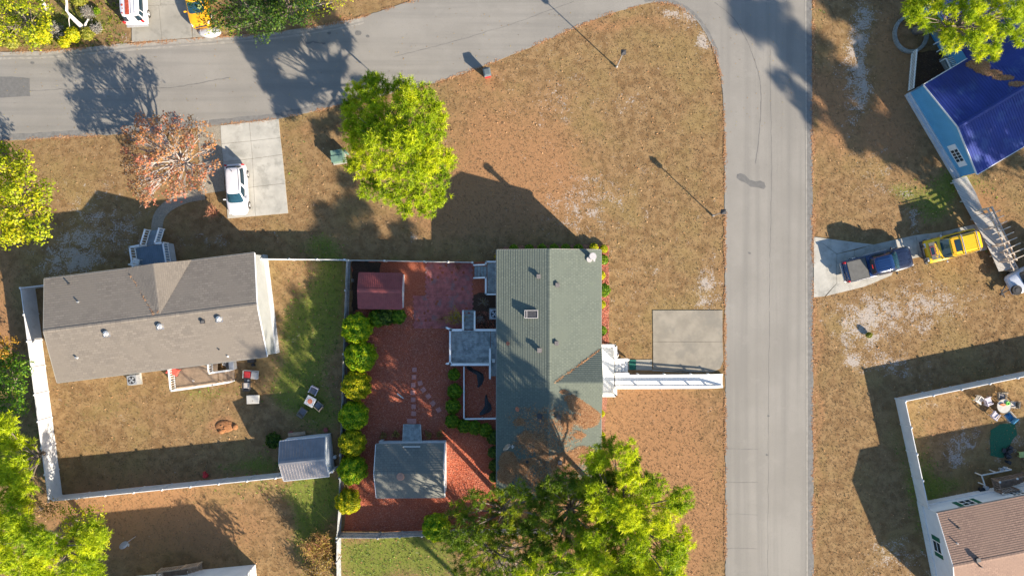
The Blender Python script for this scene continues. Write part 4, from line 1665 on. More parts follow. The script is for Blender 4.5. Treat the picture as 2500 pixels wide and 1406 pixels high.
# back deck of the grey house
z = .8
t = thing('deck', 'tan wooden back deck with white baluster railing south of the grey-roofed house', 'deck', (*gp(490, 925), 0))
a, b, c, d = G(425, 893, z), G(531, 880, z), G(531, 936, z), G(430, 950, z)
deck_boards(t, a, b, c, d, 15, M['wood_tan'])
rail_part(t, G(425, 899, z), d, w=.14, bal=.055, sp=.2)
rail_part(t, d, c, w=.14, bal=.055, sp=.16)
rail_part(t, G(519, 884, z), G(521, 908, z), w=.12, bal=.055, sp=.2)
m = MB()
for k in range(4):
    zz = z - .18 * (k + 1)
    x0 = 533 + k * 10
    q = [G(x0, 905 - k * 1.2, zz), G(x0 + 9.4, 904 - k * 1.2, zz), G(x0 + 9.4, 933 - k * 1.3, zz), G(x0, 934 - k * 1.3, zz)]
    m.plate(q, .05)
    m.plate([v - Vector((0, 0, .06)) for v in (q[0], q[0] + Vector((.03, 0, 0)), q[3] + Vector((.03, 0, 0)), q[3])], .12)
m.build('steps', M['wood_tan'], t, world=True)
rail_part(t, c, G(572, 929, .1), w=.12, bal=.05, sp=.2)
rail_part(t, G(521, 908, z), G(571, 901, .1), w=.12, bal=.05, sp=.2)
posts_under(t, [a, b, c, d], z - .05, M['wood_brown'])

# small north-west deck of the green-roofed house
z = .9
t = thing('deck', 'small grey deck with white edges at the north-west corner of the green-roofed house', 'deck', (*gp(1190, 680), 0))
deck_boards(t, G(1190, 642, z), G(1190, 715, z), G(1222, 715, z), G(1222, 642, z), 9, M['wood_grey'])
for k in range(4):
    zz = z - .2 * (k + 1)
    x1 = 1188 - k * 7.5
    m = MB()
    m.plate([G(x1 - 7, 650, zz), G(x1, 650, zz), G(x1, 676, zz), G(x1 - 7, 676, zz)], .05)
    m.build('step', M['wood_grey'], t, world=True)
for p, q in (((1187, 640), (1220, 640)), ((1187, 640), (1187, 647)), ((1187, 678), (1187, 718)), ((1187, 718), (1220, 718))):
    rail_part(t, G(*p, z), G(*q, z), w=.14, bal=.04, sp=.16)
rail_part(t, G(1187, 647, z), G(1158, 648, .1), w=.12, bal=.04, sp=.16)
rail_part(t, G(1187, 678, z), G(1158, 679, .1), w=.12, bal=.04, sp=.16)

# big weathered deck west of the green-roofed house
z = 1.0
t = thing('deck', 'large weathered grey deck with white railings west of the green-roofed house', 'deck', (*gp(1160, 845), 0))
deck_boards(t, G(1103, 806, z), G(1197, 806, z), G(1197, 886, z), G(1103, 886, z), 18, M['wood_grey'])
deck_boards(t, G(1198, 806, z), G(1222, 806, z), G(1222, 918, z), G(1198, 918, z), 25, M['wood_grey'], joined=True, name='side_board')
for k in range(5):
    zz = z - .19 * (k + 1)
    y1 = 804 - k * 9.5
    m = MB()
    m.plate([G(1133, y1 - 9, zz), G(1159, y1 - 9, zz), G(1159, y1, zz), G(1133, y1, zz)], .05)
    m.build('step', M['wood_grey'], t, world=True)
rail_part(t, G(1132, 804, z), G(1132, 758, .15), w=.13, bal=.04, sp=.16)
rail_part(t, G(1160, 804, z), G(1160, 760, .15), w=.13, bal=.04, sp=.16)
rail_part(t, G(1101, 804, z), G(1130, 804, z), w=.17, bal=.04)
rail_part(t, G(1162, 804, z), G(1221, 804, z), w=.17, bal=.04)
rail_part(t, G(1101, 804, z), G(1101, 887, z), w=.13, bal=.05, sp=.2)
rail_part(t, G(1101, 887, z), G(1196, 887, z), w=.17, bal=.04)
rail_part(t, G(1197, 850, z), G(1197, 920, z), w=.16, bal=.04)
m = MB()
for (x, y, x2, y2) in ((1090, 800, 1103, 806), (1090, 888, 1103, 886)):
    m.beam(G(x, y, z + 1.0), G(x2, y2, z + 1.0), .16, .05)
    m.beam(G(x, y, z + .98), G(1103, (y + y2) / 2, z), .08, .08)
m.build('outer_rail_ends', M['white'], t, world=True)
posts_under(t, [G(1103, 808, z), G(1103, 884, z), G(1195, 884, z), G(1150, 884, z), G(1103, 845, z)], z - .05, M['wood_brown'])
m = MB()
p = G(1205, 880, z)
m.obox((p.x, p.y, z + .1), (.2, .28, .2))
m.obox((p.x, p.y, z + .215), (.23, .31, .03))
tag(m.build('storage_tub', M['white']), 'small white lidded tub standing on the big grey deck', 'tub')

# low white pen rails with black sheeting
t = thing('pen_rail', 'low white rails enclosing the mulch pen south of the big grey deck', 'fence', (*gp(1134, 955), 0))
for p, q in (((1134, 893), (1134, 1019)), ((1134, 1019), (1221, 1018))):
    a, b = Vector((*gp(*p), 0)), Vector((*gp(*q), 0))
    m = MB()
    L = (b - a).length
    m.beam(a + Vector((0, 0, .75)), b + Vector((0, 0, .75)), .10, .05)
    m.beam(a + Vector((0, 0, .35)), b + Vector((0, 0, .35)), .06, .05)
    m.build('rail', M['white'], t, world=True)
    for i in range(int(L / 1.1) + 1):
        c = a.lerp(b, i / int(L / 1.1))
        m = MB()
        m.obox((c.x, c.y, .4), (.09, .09, .8))
        m.build('post', M['white'], t, world=True)


def crumple(label, pts, w):
    m = MB()
    n = 9
    V, F = [], []
    for i, ((x, y), ww) in enumerate(zip(pts, w)):
        g = gp(x, y)
        for j in range(n):
            f = j / (n - 1) - .5
            V.append((g[0] + f * ww * S + random.uniform(-.05, .05), g[1] + random.uniform(-.06, .06) + f * .1,
                      .03 + abs(random.gauss(0, .07)) * (1 - abs(f) * 1.4) + .05 * (1 - abs(f) * 2)))
    for i in range(len(pts) - 1):
        for j in range(n - 1):
            a = i * n + j
            F.append((a, a + 1, a + n + 1, a + n))
    m.add(V, F)
    o = m.build('plastic_sheeting', M['tarp'])
    tag(o, label, 'tarp')
    md = o.modifiers.new('thick', 'SOLIDIFY')
    md.thickness = .012


crumple('crumpled black sheeting by the deck at the north end of the mulch pen', [(1140, 895), (1152, 902), (1163, 908), (1172, 914), (1174, 925), (1172, 938), (1168, 944)], [10, 14, 16, 18, 14, 10, 4])
crumple('black sheeting heap at the south end of the mulch pen', [(1186, 965), (1188, 978), (1190, 988), (1190, 998), (1182, 1006), (1178, 1011)], [3, 8, 14, 20, 22, 12])

# front deck with steps and long ramp
z = .62
t = thing('deck', 'bright white painted front deck on the east side of the green-roofed house', 'deck', (*gp(1480, 905), 0))
deck_boards(t, G(1455, 842, z), G(1455, 962, z), G(1500, 962, z), G(1500, 842, z), 12, M['white_paint'])
for p, q in (((1500, 842), (1500, 877)), ((1458, 842), (1500, 842)), ((1458, 962), (1500, 962)), ((1500, 948), (1500, 962))):
    rail_part(t, G(*p, z), G(*q, z), w=.22, bal=.05, sp=.13, h=.85)
for k in range(4):
    zz = z - .13 * (k + 1)
    x0 = 1501 + k * 8
    m = MB()
    m.plate([G(x0, 879, zz), G(x0 + 7.6, 879, zz), G(x0 + 7.6, 908, zz), G(x0, 908, zz)], .05)
    m.build('step', M['white_paint'], t, world=True)
rail_part(t, G(1501, 877, z), G(1532, 876, .1), w=.2, bal=.04, sp=.16, h=.7)
rail_part(t, G(1501, 911, z), G(1532, 910, .1), w=.2, bal=.04, sp=.16, h=.7)
t = thing('access_ramp', 'long white wooden wheelchair ramp running from the front deck to the street', 'ramp', (*gp(1630, 930), 0))
a, b, c, d = G(1502, 916, z), G(1764, 914, .08), G(1764, 943, .08), G(1502, 944, z)
deck_boards(t, a, d, c, b, 66, M['white'], joined=True)
for kk, (p, q) in enumerate(((a, b), (d, c))):
    m = MB()
    h0 = .48 if kk else .30
    q2 = p.lerp(q, .86)
    m.beam(p + Vector((0, 0, h0)), q2 + Vector((0, 0, h0)), .24 if kk else .13, .05)
    m.beam(q2 + Vector((0, 0, h0)), q + Vector((0, 0, .1)), .2 if kk else .12, .05)
    m.beam(p + Vector((0, 0, .10)), q + Vector((0, 0, .10)), .06, .14)
    m.build('handrail', M['white'], t, world=True)
    for f in (0, .21, .455, .70, .86):
        cc = p.lerp(q, f)
        m = MB()
        hh = h0 + cc.z + .02
        m.obox((cc.x, cc.y + (0 if kk else .06), hh / 2), (.12, .12, hh))
        m.build('post', M['white'], t, world=True)
m = MB()
for p, q in ((a, b), (d, c)):
    m.add([(p.x, p.y, 0), (q.x, q.y, 0), (q.x, q.y, q.z - .06), (p.x, p.y, p.z - .06)], [(0, 1, 2, 3)])
m.build('side_boards', M['white'], t, world=True, kind='stuff')
m = MB()
p = gp(1544, 890)
m.obox((p[0], p[1], .055), (.6, .9, .02))
tag(m.build('doormat', M['mat_green']), 'dark green mat on the walk at the foot of the white steps', 'mat')
m = MB()
p = gp(1503, 866)
for k in range(3):
    m.tube([(p[0] + math.cos(a) * (.24 - .02 * k), p[1] + math.sin(a) * (.30 - .02 * k), .05 + .035 * k) for a in np.linspace(-1.9, 2.6, 22)], .018, 6)
tag(m.build('garden_hose', M['hose_white']), 'white hose coiled against the north side of the white front deck', 'hose')

# long boardwalk of the blue house with pergola
z = .45
t = thing('boardwalk', 'pale grey boardwalk running from the blue house to the pergola', 'walkway', (*gp(2400, 550), 0))
secs = [((2324, 440), (2360, 430), (2383, 472), (2347, 486)), ((2347, 486), (2383, 472), (2402, 520), (2371, 530)), ((2371, 530), (2425, 516), (2446, 562), (2397, 572)),
        ((2397, 572), (2446, 562), (2466, 610), (2420, 620)), ((2420, 620), (2466, 610), (2480, 655), (2439, 663))]
for k, q in enumerate(secs):
    P = [G(x, y, z + .25) for x, y in q]
    J = MB()
    n = 13
    for i in range(n):
        f0, f1 = i / n + .006, (i + .94) / n
        J.plate([P[0].lerp(P[3], f0), P[1].lerp(P[2], f0), P[1].lerp(P[2], f1), P[0].lerp(P[3], f1)], .04)
    J.build('deck_section', M['wood_light'], t, world=True)
J = MB()
for q in secs:
    mx, my = sum(v[0] for v in q) / 4, sum(v[1] for v in q) / 4
    for x, y in (q[0], q[1]):
        p = G(x * .7 + mx * .3, y * .7 + my * .3, z + .2)
        J.obox((p.x, p.y, .32), (.11, .11, .64))
J.build('supports', M['wood_light'], t, world=True)
w = MB()
hx, hy = LB / 2, 8.5 / 2
t2 = thing('concrete_kerb', 'row of pale skirting slabs along the foot of the blue wall', 'kerb', (*gp(2270, 335), 0))
for i in range(22):
    f0 = i / 22
    x0, y0 = 2210 + (2332 - 2210) * f0, 232 + (440 - 232) * f0
    m = MB()
    g0 = gp(x0 + 5, y0 + 4)
    m.obox((g0[0], g0[1], .18), (.37, .42, .36 + random.uniform(-.02, .02)), AB - PI / 2 + PI / 2)
    m.build('slab', M['skirt'], t2, world=True)
t = thing('pergola', 'bleached timber pergola with nine cross rafters beside the boardwalk', 'pergola', (*gp(2440, 580), 0))
zt = 2.3
for x0, y0, x1, y1 in ((2412, 508, 2474, 642), (2422, 504, 2484, 636)):
    m = MB()
    m.beam(G(x0, y0, zt), G(x1, y1, zt), .09, .16)
    m.build('beam', M['wood_pergola'], t, world=True)
for i in range(9):
    x, y = 2415 + i * 8.0, 530 + i * 13.4
    m = MB()
    m.beam(G(x - 14 - (i % 2) * 2, y + 2, zt + .12), G(x + 29, y - 17, zt + .12), .055, .12)
    m.build('rafter', M['wood_pergola'], t, world=True)
for f in (0.02, .36, .68, .97):
    for x0, y0, x1, y1 in ((2412, 508, 2474, 642), (2422, 504, 2484, 636)):
        p = G(x0 + (x1 - x0) * f, y0 + (y1 - y0) * f, zt)
        m = MB()
        m.obox((p.x, p.y, zt / 2 - .1), (.1, .1, zt - .2))
        m.build('post', M['wood_pergola'], t, world=True)
m = MB()
for k in range(5):
    a, b = G(2447 + k * 6.6, 624 + k * 9, 1.2), G(2459 + k * 6.6, 620 + k * 9, 1.2)
    m.beam(a, b, .05, .08)
m.beam(G(2451, 616, 1.2), G(2477, 660, 1.2), .08, .08)
m.beam(G(2461, 612, 1.2), G(2486, 655, 1.2), .08, .08)
for x, y in ((2451, 616), (2477, 660), (2461, 612), (2486, 655)):
    p = G(x, y, 1.2)
    m.obox((p.x, p.y, .56), (.08, .08, 1.12))
tag(m.build('timber_bench', M['wood_pergola']), 'slatted bleached timber bench at the south end of the boardwalk', 'bench')

# stair deck of the tan-roofed house
z = .9
t = thing('stair_deck', 'brown timber landing and steps on the north wall of the tan-roofed house', 'deck', (*gp(2440, 1170), 0))
a, b, c, d = G(2420, 1168, z), G(2462, 1160, z), G(2470, 1188, z), G(2428, 1196, z)
deck_boards(t, a, b, c, d, 9, M['wood_brown'])
for k in range(4):
    zz = z - .19 * (k + 1)
    m = MB()
    x0 = 2464 + k * 8
    m.plate([G(x0, 1160 - k * 1.5, zz), G(x0 + 7, 1158.5 - k * 1.5, zz), G(x0 + 12, 1184 - k * 1.5, zz), G(x0 + 5, 1186 - k * 1.5, zz)], .05)
    m.build('step', M['wood_brown'], t, world=True)
for p, q in ((a, b), (a, d), (c, d)):
    rail_part(t, p, q, 'wood_brown', w=.10, bal=.05, sp=.2)
rail_part(t, b, G(2494, 1152, .2), 'wood_brown', w=.10, bal=.05, sp=.2)
m = MB()
for p in (a, b, c, d):
    m.cyl((p.x, p.y, z + 1.06), .09, .06, 12)
m.build('post_caps', M['white_old'], t, world=True)
m = MB()
m.beam(G(2397, 1160, .9), G(2470, 1146, .9), .1, .06)
m.beam(G(2397, 1160, .9), G(2405, 1184, .9), .1, .06)
for x, y in ((2397, 1160), (2433, 1153), (2470, 1146), (2405, 1184)):
    p = G(x, y, .9)
    m.obox((p.x, p.y, .43), (.08, .08, .86))
tag(m.build('grab_rail', M['white_old']), 'pale L-shaped grab rail beside the brown landing', 'railing')

# stair deck of the bottom white house
z = .9
t = thing('stair_deck', 'tan timber landing with steps at the bottom edge white house', 'deck', (*gp(440, 1392), 0))
a, b, c, d = G(396, 1386, z), G(455, 1378, z), G(459, 1410, z), G(400, 1418, z)
deck_boards(t, a, b, c, d, 9, M['wood_brown'])
for k in range(4):
    zz = z - .19 * (k + 1)
    m = MB()
    x0 = 457 + k * 9
    m.plate([G(x0, 1377 - k * 1.5, zz), G(x0 + 8, 1376 - k * 1.5, zz), G(x0 + 10, 1398 - k * 1.5, zz), G(x0 + 2, 1399 - k * 1.5, zz)], .05)
    m.build('step', M['wood_tan'], t, world=True)
rail_part(t, a, b, 'wood_tan', w=.1, bal=.05, sp=.2)
rail_part(t, a, d, 'wood_tan', w=.1, bal=.05, sp=.2)
rail_part(t, b, G(493, 1371, .2), 'wood_tan', w=.1, bal=.05, sp=.2)

# hidden stairs of the blue house, seen between the pine boughs
z = 1.0
t = thing('stair_deck', 'white-railed stair with grey treads half hidden by the pine at the blue house', 'deck', (*gp(2320, 120), 0))
for q in (((2300, 68), (2332, 60), (2342, 84), (2312, 92)), ((2296, 100), (2318, 94), (2326, 112), (2304, 118)), ((2312, 142), (2334, 136), (2345, 160), (2325, 168))):
    P = [G(x, y, z) for x, y in q]
    m = MB()
    for i in range(6):
        m.plate([P[0].lerp(P[3], i / 6), P[1].lerp(P[2], i / 6), P[1].lerp(P[2], (i + .6) / 6), P[0].lerp(P[3], (i + .6) / 6)], .05)
    m.beam(P[0], P[3], .08, .2)
    m.beam(P[1], P[2], .08, .2)
    m.build('flight', M['white'], t, world=True)
    sp_ = MB()
    for pp in P:
        sp_.obox((pp.x, pp.y, .45), (.09, .09, .9))
    sp_.build('supports', M['white'], t, world=True)
P = [G(x, y, .5) for x, y in ((2300, 142), (2313, 138), (2330, 166), (2318, 172))]
m = MB()
m.plate(P, .5)
m.build('landing', M['block'], t, world=True)

# ring planter and picket rail
t = thing('ring_planter', 'round grey block planter ring by the pine at the upper right', 'planter', (*gp(2221, 85), 0))
tmpl = None
for i in range(50):
    a = i / 50 * 2 * PI
    x, y = 2221 + 39 * math.cos(a), 85 + 43 * math.sin(a)
    g = gp(x, y)
    if tmpl is None:
        m = MB()
        m.obox((0, 0, .14), (.175, .27, .28))
        tmpl = m.build('block', M['block'], t)
        tmpl.location = (g[0] - t.location.x, g[1] - t.location.y, 0)
        tmpl.rotation_euler = (0, 0, -a + PI / 2)
    else:
        inst(tmpl, t, (g[0] - t.location.x, g[1] - t.location.y, random.uniform(-.015, .01)), -a + PI / 2)
t = thing('picket_rail', 'white picket rail from the ring planter down to the blue wall', 'fence', (*gp(2220, 175), 0))
a, b = Vector((*gp(2224, 130), 0)), Vector((*gp(2216, 222), 0))
m = MB()
m.beam(a + Vector((0, 0, .92)), b + Vector((0, 0, .92)), .07, .05)
m.beam(a + Vector((0, 0, .22)), b + Vector((0, 0, .22)), .05, .05)
m.build('rails', M['white'], t, world=True)
for i in range(27):
    c = a.lerp(b, i / 26)
    m = MB()
    m.obox((c.x + .02, c.y, .5), (.035, .05, 1.0))
    m.build('picket', M['white'], t, world=True)

# ---------------------------------------------------------------- vehicles
def sharp(o, a=38):
    o.data.polygons.foreach_set('use_smooth', [True] * len(o.data.polygons))
    try:
        o.data.set_sharp_from_angle(angle=math.radians(a))
    except Exception:
        pass
    return o


def wheel(t, x, y, r=.35, w=.24):
    m = MB()
    sg = 1 if y > 0 else -1
    prof = [(-.5, .62), (-.5, .9), (-.38, 1.0), (.38, 1.0), (.5, .9), (.5, .62)]
    rings = [[(x + math.cos(a) * r * k, y + w * o, r + math.sin(a) * r * k) for a in [2 * PI * j / 22 for j in range(22)]] for o, k in prof]
    m.loft(rings)
    wh = sharp(m.build('wheel', M['black'], t))
    m = MB()
    yo = y + sg * (w * .5 + .004)
    m.loft([[(x + math.cos(a) * r * .62, yo - sg * .02, r + math.sin(a) * r * .62) for a in [2 * PI * j / 18 for j in range(18)]],
            [(x + math.cos(a) * r * .56, yo + sg * .012, r + math.sin(a) * r * .56) for a in [2 * PI * j / 18 for j in range(18)]]])
    for j in range(5):
        a = 2 * PI * j / 5
        m.obox((x + math.cos(a) * r * .3, yo + sg * .02, r + math.sin(a) * r * .3), (.05, .02, .05))
    m.build('rim', M['chrome'], wh)


def body_loft(stations, crown=.03, zb=.26):
    m = MB()
    rings = []
    for st in stations:
        x, hw, zt = st[:3]
        b = st[3] if len(st) > 3 else zb
        rings.append([(x, -hw * .88, b), (x, -hw * .99, b + .12), (x, -hw, (b + zt) / 2), (x, -hw * .985, zt - .20), (x, -hw * .93, zt - .06), (x, -hw * .80, zt), (x, -hw * .4, zt + crown),
                      (x, hw * .4, zt + crown), (x, hw * .80, zt), (x, hw * .93, zt - .06), (x, hw * .985, zt - .20), (x, hw, (b + zt) / 2), (x, hw * .99, b + .12), (x, hw * .88, b)])
    m.loft(rings)
    return m


class Cabin:
    def __init__(s, xr, xf, hb, zb, xr2, xf2, ht, zt, n=5.0):
        s.p = (xr, xf, hb, zb, xr2, xf2, ht, zt, n)

    def Q(s, th, f, k=1.0):
        xr, xf, hb, zb, xr2, xf2, ht, zt, n = s.p
        a = ((xf - xr) * (1 - f) + (xf2 - xr2) * f) / 2 * k
        c = ((xf + xr) * (1 - f) + (xf2 + xr2) * f) / 2
        b = (hb * (1 - f) + ht * f) * k + .035 * math.sin(PI * f)
        C, S_ = math.cos(th), math.sin(th)
        return (c + a * math.copysign(abs(C) ** (2 / n), C), b * math.copysign(abs(S_) ** (2 / n), S_), zb + (zt - zb) * f)

    def build(s, t, mat, roofmat=None):
        xr, xf, hb, zb, xr2, xf2, ht, zt, n = s.p
        N = 48
        m = MB()
        rings = [[s.Q(2 * PI * j / N, f) for j in range(N)] for f in (0, .25, .5, .75, .93)]
        rings.append([(p[0], p[1], zt + .0) for p in [s.Q(2 * PI * j / N, 1, .985) for j in range(N)]])
        m.loft(rings)
        sharp(m.build('cabin', mat, t), 50)
        m = MB()
        rr = []
        for k, dz in ((.96, .003), (.9, .028), (.7, .045), (.4, .055), (.05, .058)):
            rr.append([(p[0], p[1], zt + dz) for p in [s.Q(2 * PI * j / N, 1, k) for j in range(N)]])
        m.loft(rr)
        sharp(m.build('roof', roofmat or mat, t), 60)

    def glass(s, t, name, t0, t1, f0=.1, f1=.9, mat='glass'):
        m = MB()
        n, k = 10, 4
        V = [s.Q(t0 + (t1 - t0) * i / n, f0 + (f1 - f0) * j / k, 1.012) for j in range(k + 1) for i in range(n + 1)]
        F = [(j * (n + 1) + i, j * (n + 1) + i + 1, (j + 1) * (n + 1) + i + 1, (j + 1) * (n + 1) + i) for j in range(k) for i in range(n)]
        m.add(V, F)
        return sharp(m.build(name, M[mat], t), 60)


def mirrors(t, x, y, z, mat):
    for sg in (-1, 1):
        m = MB()
        m.obox((x, sg * (y + .12), z), (.12, .22, .14), 0, 0, .8)
        m.obox((x + .02, sg * (y + .03), z - .04), (.06, .12, .05))
        m.build('mirror', mat, t, bevel=.02)


def car_lights(t, xf, xr, hw, z, zr):
    for sg in (-1, 1):
        m = MB()
        m.obox((xf, sg * hw * .74, z), (.30, .34, .12), sg * -.35, 0, .8)
        m.build('headlight', M['light_clear'], t, bevel=.02)
        m = MB()
        m.obox((xr, sg * hw * .86, zr), (.14, .18, .34), 0, 0, .9)
        m.build('taillight', M['light_red'], t, bevel=.02)


# white hatchback on the jointed driveway, nose to the south
rz = ang((579, 404), (586, 528))
t = thing('parked_car', 'white hatchback with dark windscreen parked on the jointed concrete driveway', 'car', (*gp(586, 466), .05), rz)
sharp(body_loft([(-2.20, .62, .85, .4), (-2.14, .80, .96), (-1.9, .89, 1.02), (-1.0, .92, 1.02), (.3, .92, 1.0), (.95, .91, .98), (1.5, .88, .90), (1.9, .80, .80), (2.12, .66, .70), (2.22, .48, .60, .36)]).build('body', M['car_white'], t))
cb = Cabin(-2.08, 1.22, .84, .96, -1.75, .42, .60, 1.56)
cb.build(t, M['car_white'])
cb.glass(t, 'windscreen', -.66, .66, .06, .93, 'screen')
cb.glass(t, 'rear_window', PI - .6, PI + .6, .3, .9)
for sg in (-1, 1):
    cb.glass(t, 'side_window', sg * .86, sg * 1.50, .15, .86)
    cb.glass(t, 'side_window', sg * 1.56, sg * 2.25, .15, .86)
for x in (-1.35, 1.35):
    for y in (-.83, .83):
        wheel(t, x, y, .33, .22)
mirrors(t, .85, .88, 1.02, M['car_white'])
car_lights(t, 1.93, -2.08, .86, .70, .95)
m = MB()
for sg in (-1, 1):
    m.beam((-1.6, sg * .55, 1.625), (.3, sg * .56, 1.625), .03, .02)
m.obox((-1.45, 0, 1.66), (.10, .04, .10), 0, 0, .4)
m.build('roof_trim', M['metal_dark'], t)
m = MB()
m.obox((2.10, 0, .66), (.12, .75, .07))
m.build('grille', M['metal_dark'], t)

# navy crew-cab pickup
rz = ang((2066, 668), (2240, 625))
t = thing('pickup_truck', 'navy blue crew-cab pickup with grey soft cover over the bed', 'pickup truck', (*gp(2131, 646), .05), rz)
sharp(body_loft([(-2.92, .88, 1.10, .5), (-2.86, .96, 1.16), (-2.0, .99, 1.18), (-.6, .99, 1.18), (1.2, .99, 1.16), (1.35, .985, 1.16)], .0, .38).build('body', M['car_blue'], t))
sharp(body_loft([(1.3, .985, 1.17), (2.2, .97, 1.14), (2.7, .93, 1.06), (2.9, .84, .96), (2.98, .70, .80, .5)], .05, .38).build('hood', M['car_navy'], t))
m = MB()
for y in (-.52, -.2, .2, .52):
    m.beam((1.7, y, 1.235 - .03 * abs(y)), (2.65, y * .96, 1.15 - .03 * abs(y)), .03, .02)
m.build('hood_creases', M['car_navy'], t)
cb = Cabin(-1.02, 1.66, .92, 1.14, -.78, .82, .68, 1.88)
cb.build(t, M['car_blue'])
cb.glass(t, 'windscreen', -.68, .68, .05, .94, 'screen')
cb.glass(t, 'rear_window', PI - .55, PI + .55, .35, .85)
for sg in (-1, 1):
    cb.glass(t, 'side_window', sg * .90, sg * 1.50, .15, .84)
    cb.glass(t, 'side_window', sg * 1.56, sg * 2.15, .15, .84)
m = MB()
for y in (-.42, -.2, 0, .2, .42):
    m.beam((-.55, y, 1.953), (.55, y, 1.953), .045, .03)
m.build('roof_ribs', M['car_blue'], t)
m = MB()
m.obox((-1.95, 0, 1.19), (1.62, 1.66, .03), 0)
m.build('bed_cover', M['tonneau'], t)
m = MB()
m.box(-2.80, -1.08, -.90, .90, 1.165, 1.18)
m.build('bed_liner', M['metal_dark'], t)
m = MB()
m.obox((-1.00, 0, 1.80), (.05, .34, .05))
m.build('brake_light', M['light_red'], t)
for x in (-1.75, 1.85):
    for y in (-.87, .87):
        wheel(t, x, y, .40, .26)
mirrors(t, 1.22, 1.0, 1.22, M['metal_dark'])
car_lights(t, 2.80, -2.90, .96, .86, 1.02)
m = MB()
m.obox((-3.02, 0, .55), (.18, 1.7, .16))
m.obox((3.02, 0, .58), (.14, 1.6, .18))
m.build('bumper', M['chrome'], t, bevel=.03)
for sg in (-1, 1):
    m = MB()
    m.tube([(-.9, sg * 1.03, .45), (1.2, sg * 1.03, .45)], .04, 6)
    m.build('side_step', M['chrome'], t)

# yellow off-roader facing the pickup
rz = ang((2408, 577), (2254, 617))
t = thing('off_road_vehicle', 'yellow off-roader with lettered black hood panel, sunroof and silver roof bars', 'off-roader', (*gp(2304, 603), .05), rz)
sharp(body_loft([(-2.32, .92, 1.10, .5), (-2.28, .98, 1.18), (-1.6, 1.02, 1.22), (.7, 1.02, 1.20), (1.2, 1.02, 1.18), (1.9, 1.0, 1.12), (2.1, .97, 1.06), (2.14, .90, .9, .5)], .02, .42).build('body', M['car_yellow'], t))
cb = Cabin(-2.24, 1.02, .95, 1.18, -2.12, .58, .80, 1.88, 7)
cb.build(t, M['car_yellow'])
cb.glass(t, 'windscreen', -.71, .71, .06, .94, 'screen')
cb.glass(t, 'rear_window', PI - .6, PI + .6, .3, .88)
for sg in (-1, 1):
    for q0, q1 in ((.84, 1.22), (1.28, 1.75), (1.82, 2.3)):
        cb.glass(t, 'side_window', sg * q0, sg * q1, .25, .85)
m = MB()
m.obox((1.60, 0, 1.185), (.72, 1.50, .025), 0)
hp = m.build('hood_panel', M['tonneau'], t)
m = MB()
m.obox((1.78, -.03, 1.205), (.34, .70, .035))
m.build('hood_scoop', M['glass'], hp)
m = MB()
for dx, dy, sx, sy in ((.18, 0, .02, .74), (-.18, 0, .02, .74), (0, .37, .36, .02), (0, -.37, .36, .02)):
    m.obox((1.78 + dx, -.03 + dy, 1.225), (sx, sy, .02))
m.build('scoop_trim', M['coral'], hp)


def lettering(parent, body, loc, size, rz, mat, shear=0.0, name='lettering', squeeze=1.0):
    cu = bpy.data.curves.new(name, 'FONT')
    cu.body = body
    cu.size = size
    cu.extrude = .006
    cu.offset = .008
    cu.shear = shear
    cu.align_x = 'CENTER'
    cu.align_y = 'CENTER'
    ob = bpy.data.objects.new(name, cu)
    COL.objects.link(ob)
    dg = bpy.context.evaluated_depsgraph_get()
    me = bpy.data.meshes.new_from_object(ob.evaluated_get(dg))
    bpy.data.objects.remove(ob)
    me.materials.clear()
    me.materials.append(mat)
    me.name = name
    o = bpy.data.objects.new(name, me)
    COL.objects.link(o)
    o.parent = parent
    o.location = loc
    o.rotation_euler = (0, 0, rz)
    o.scale = (squeeze, 1, 1)
    return o


lettering(hp, 'HUMMER', (1.42, -.10, 1.208), .27, PI / 2, M['car_yellow'], .2, squeeze=.95)
lettering(hp, 'Jr', (1.50, .56, 1.208), .24, PI / 2, M['car_yellow'], .2)
m = MB()
m.obox((-.02, 0, 1.945), (.52, 1.0, .03))
m.build('sunroof', M['glass'], t, bevel=.03)
m = MB()
m.obox((.38, 0, 1.94), (.24, 1.38, .02))
for y in (-.5, -.25, 0, .25, .5):
    m.cyl((.42, y, 1.93), .022, .05, 8)
m.build('light_strip', M['car_gold'], t)
for x in (-.42, -1.72):
    m = MB()
    m.tube([(x, -.86, 1.93), (x, -.8, 2.03), (x, .8, 2.03), (x, .86, 1.93)], .05, 8)
    m.build('roof_bar', M['chrome'], t)
m = MB()
for i in range(8):
    y = -.56 + i * .16
    m.obox((-1.07, y, 1.955), (1.16, .125, .035))
m.build('roof_slats', M['car_yellow'], t, kind=None)
m = MB()
m.tube([(2.28, -.98, .75), (2.40, -.8, .95), (2.42, .8, .95), (2.28, .98, .75)], .055, 8)
m.tube([(2.30, -.9, .6), (2.40, -.75, .7), (2.40, .75, .7), (2.30, .9, .6)], .055, 8)
for y in (-.45, .45):
    m.tube([(2.25, y, .5), (2.44, y, .7), (2.44, y, 1.05), (2.2, y, 1.10)], .045, 8)
m.box(2.10, 2.30, -1.0, 1.0, .45, .66)
m.build('bull_bar', M['metal_dark'], t)
for x in (-1.35, 1.45):
    for y in (-.90, .90):
        wheel(t, x, y, .42, .28)
mirrors(t, .88, 1.0, 1.38, M['chrome'])
car_lights(t, 2.08, -2.28, .9, .95, 1.0)
m = MB()
for sg in (-1, 1):
    m.beam((-2.1, sg * .84, 1.96), (.4, sg * .84, 1.96), .05, .04)
m.build('roof_rails', M['metal_dark'], t)

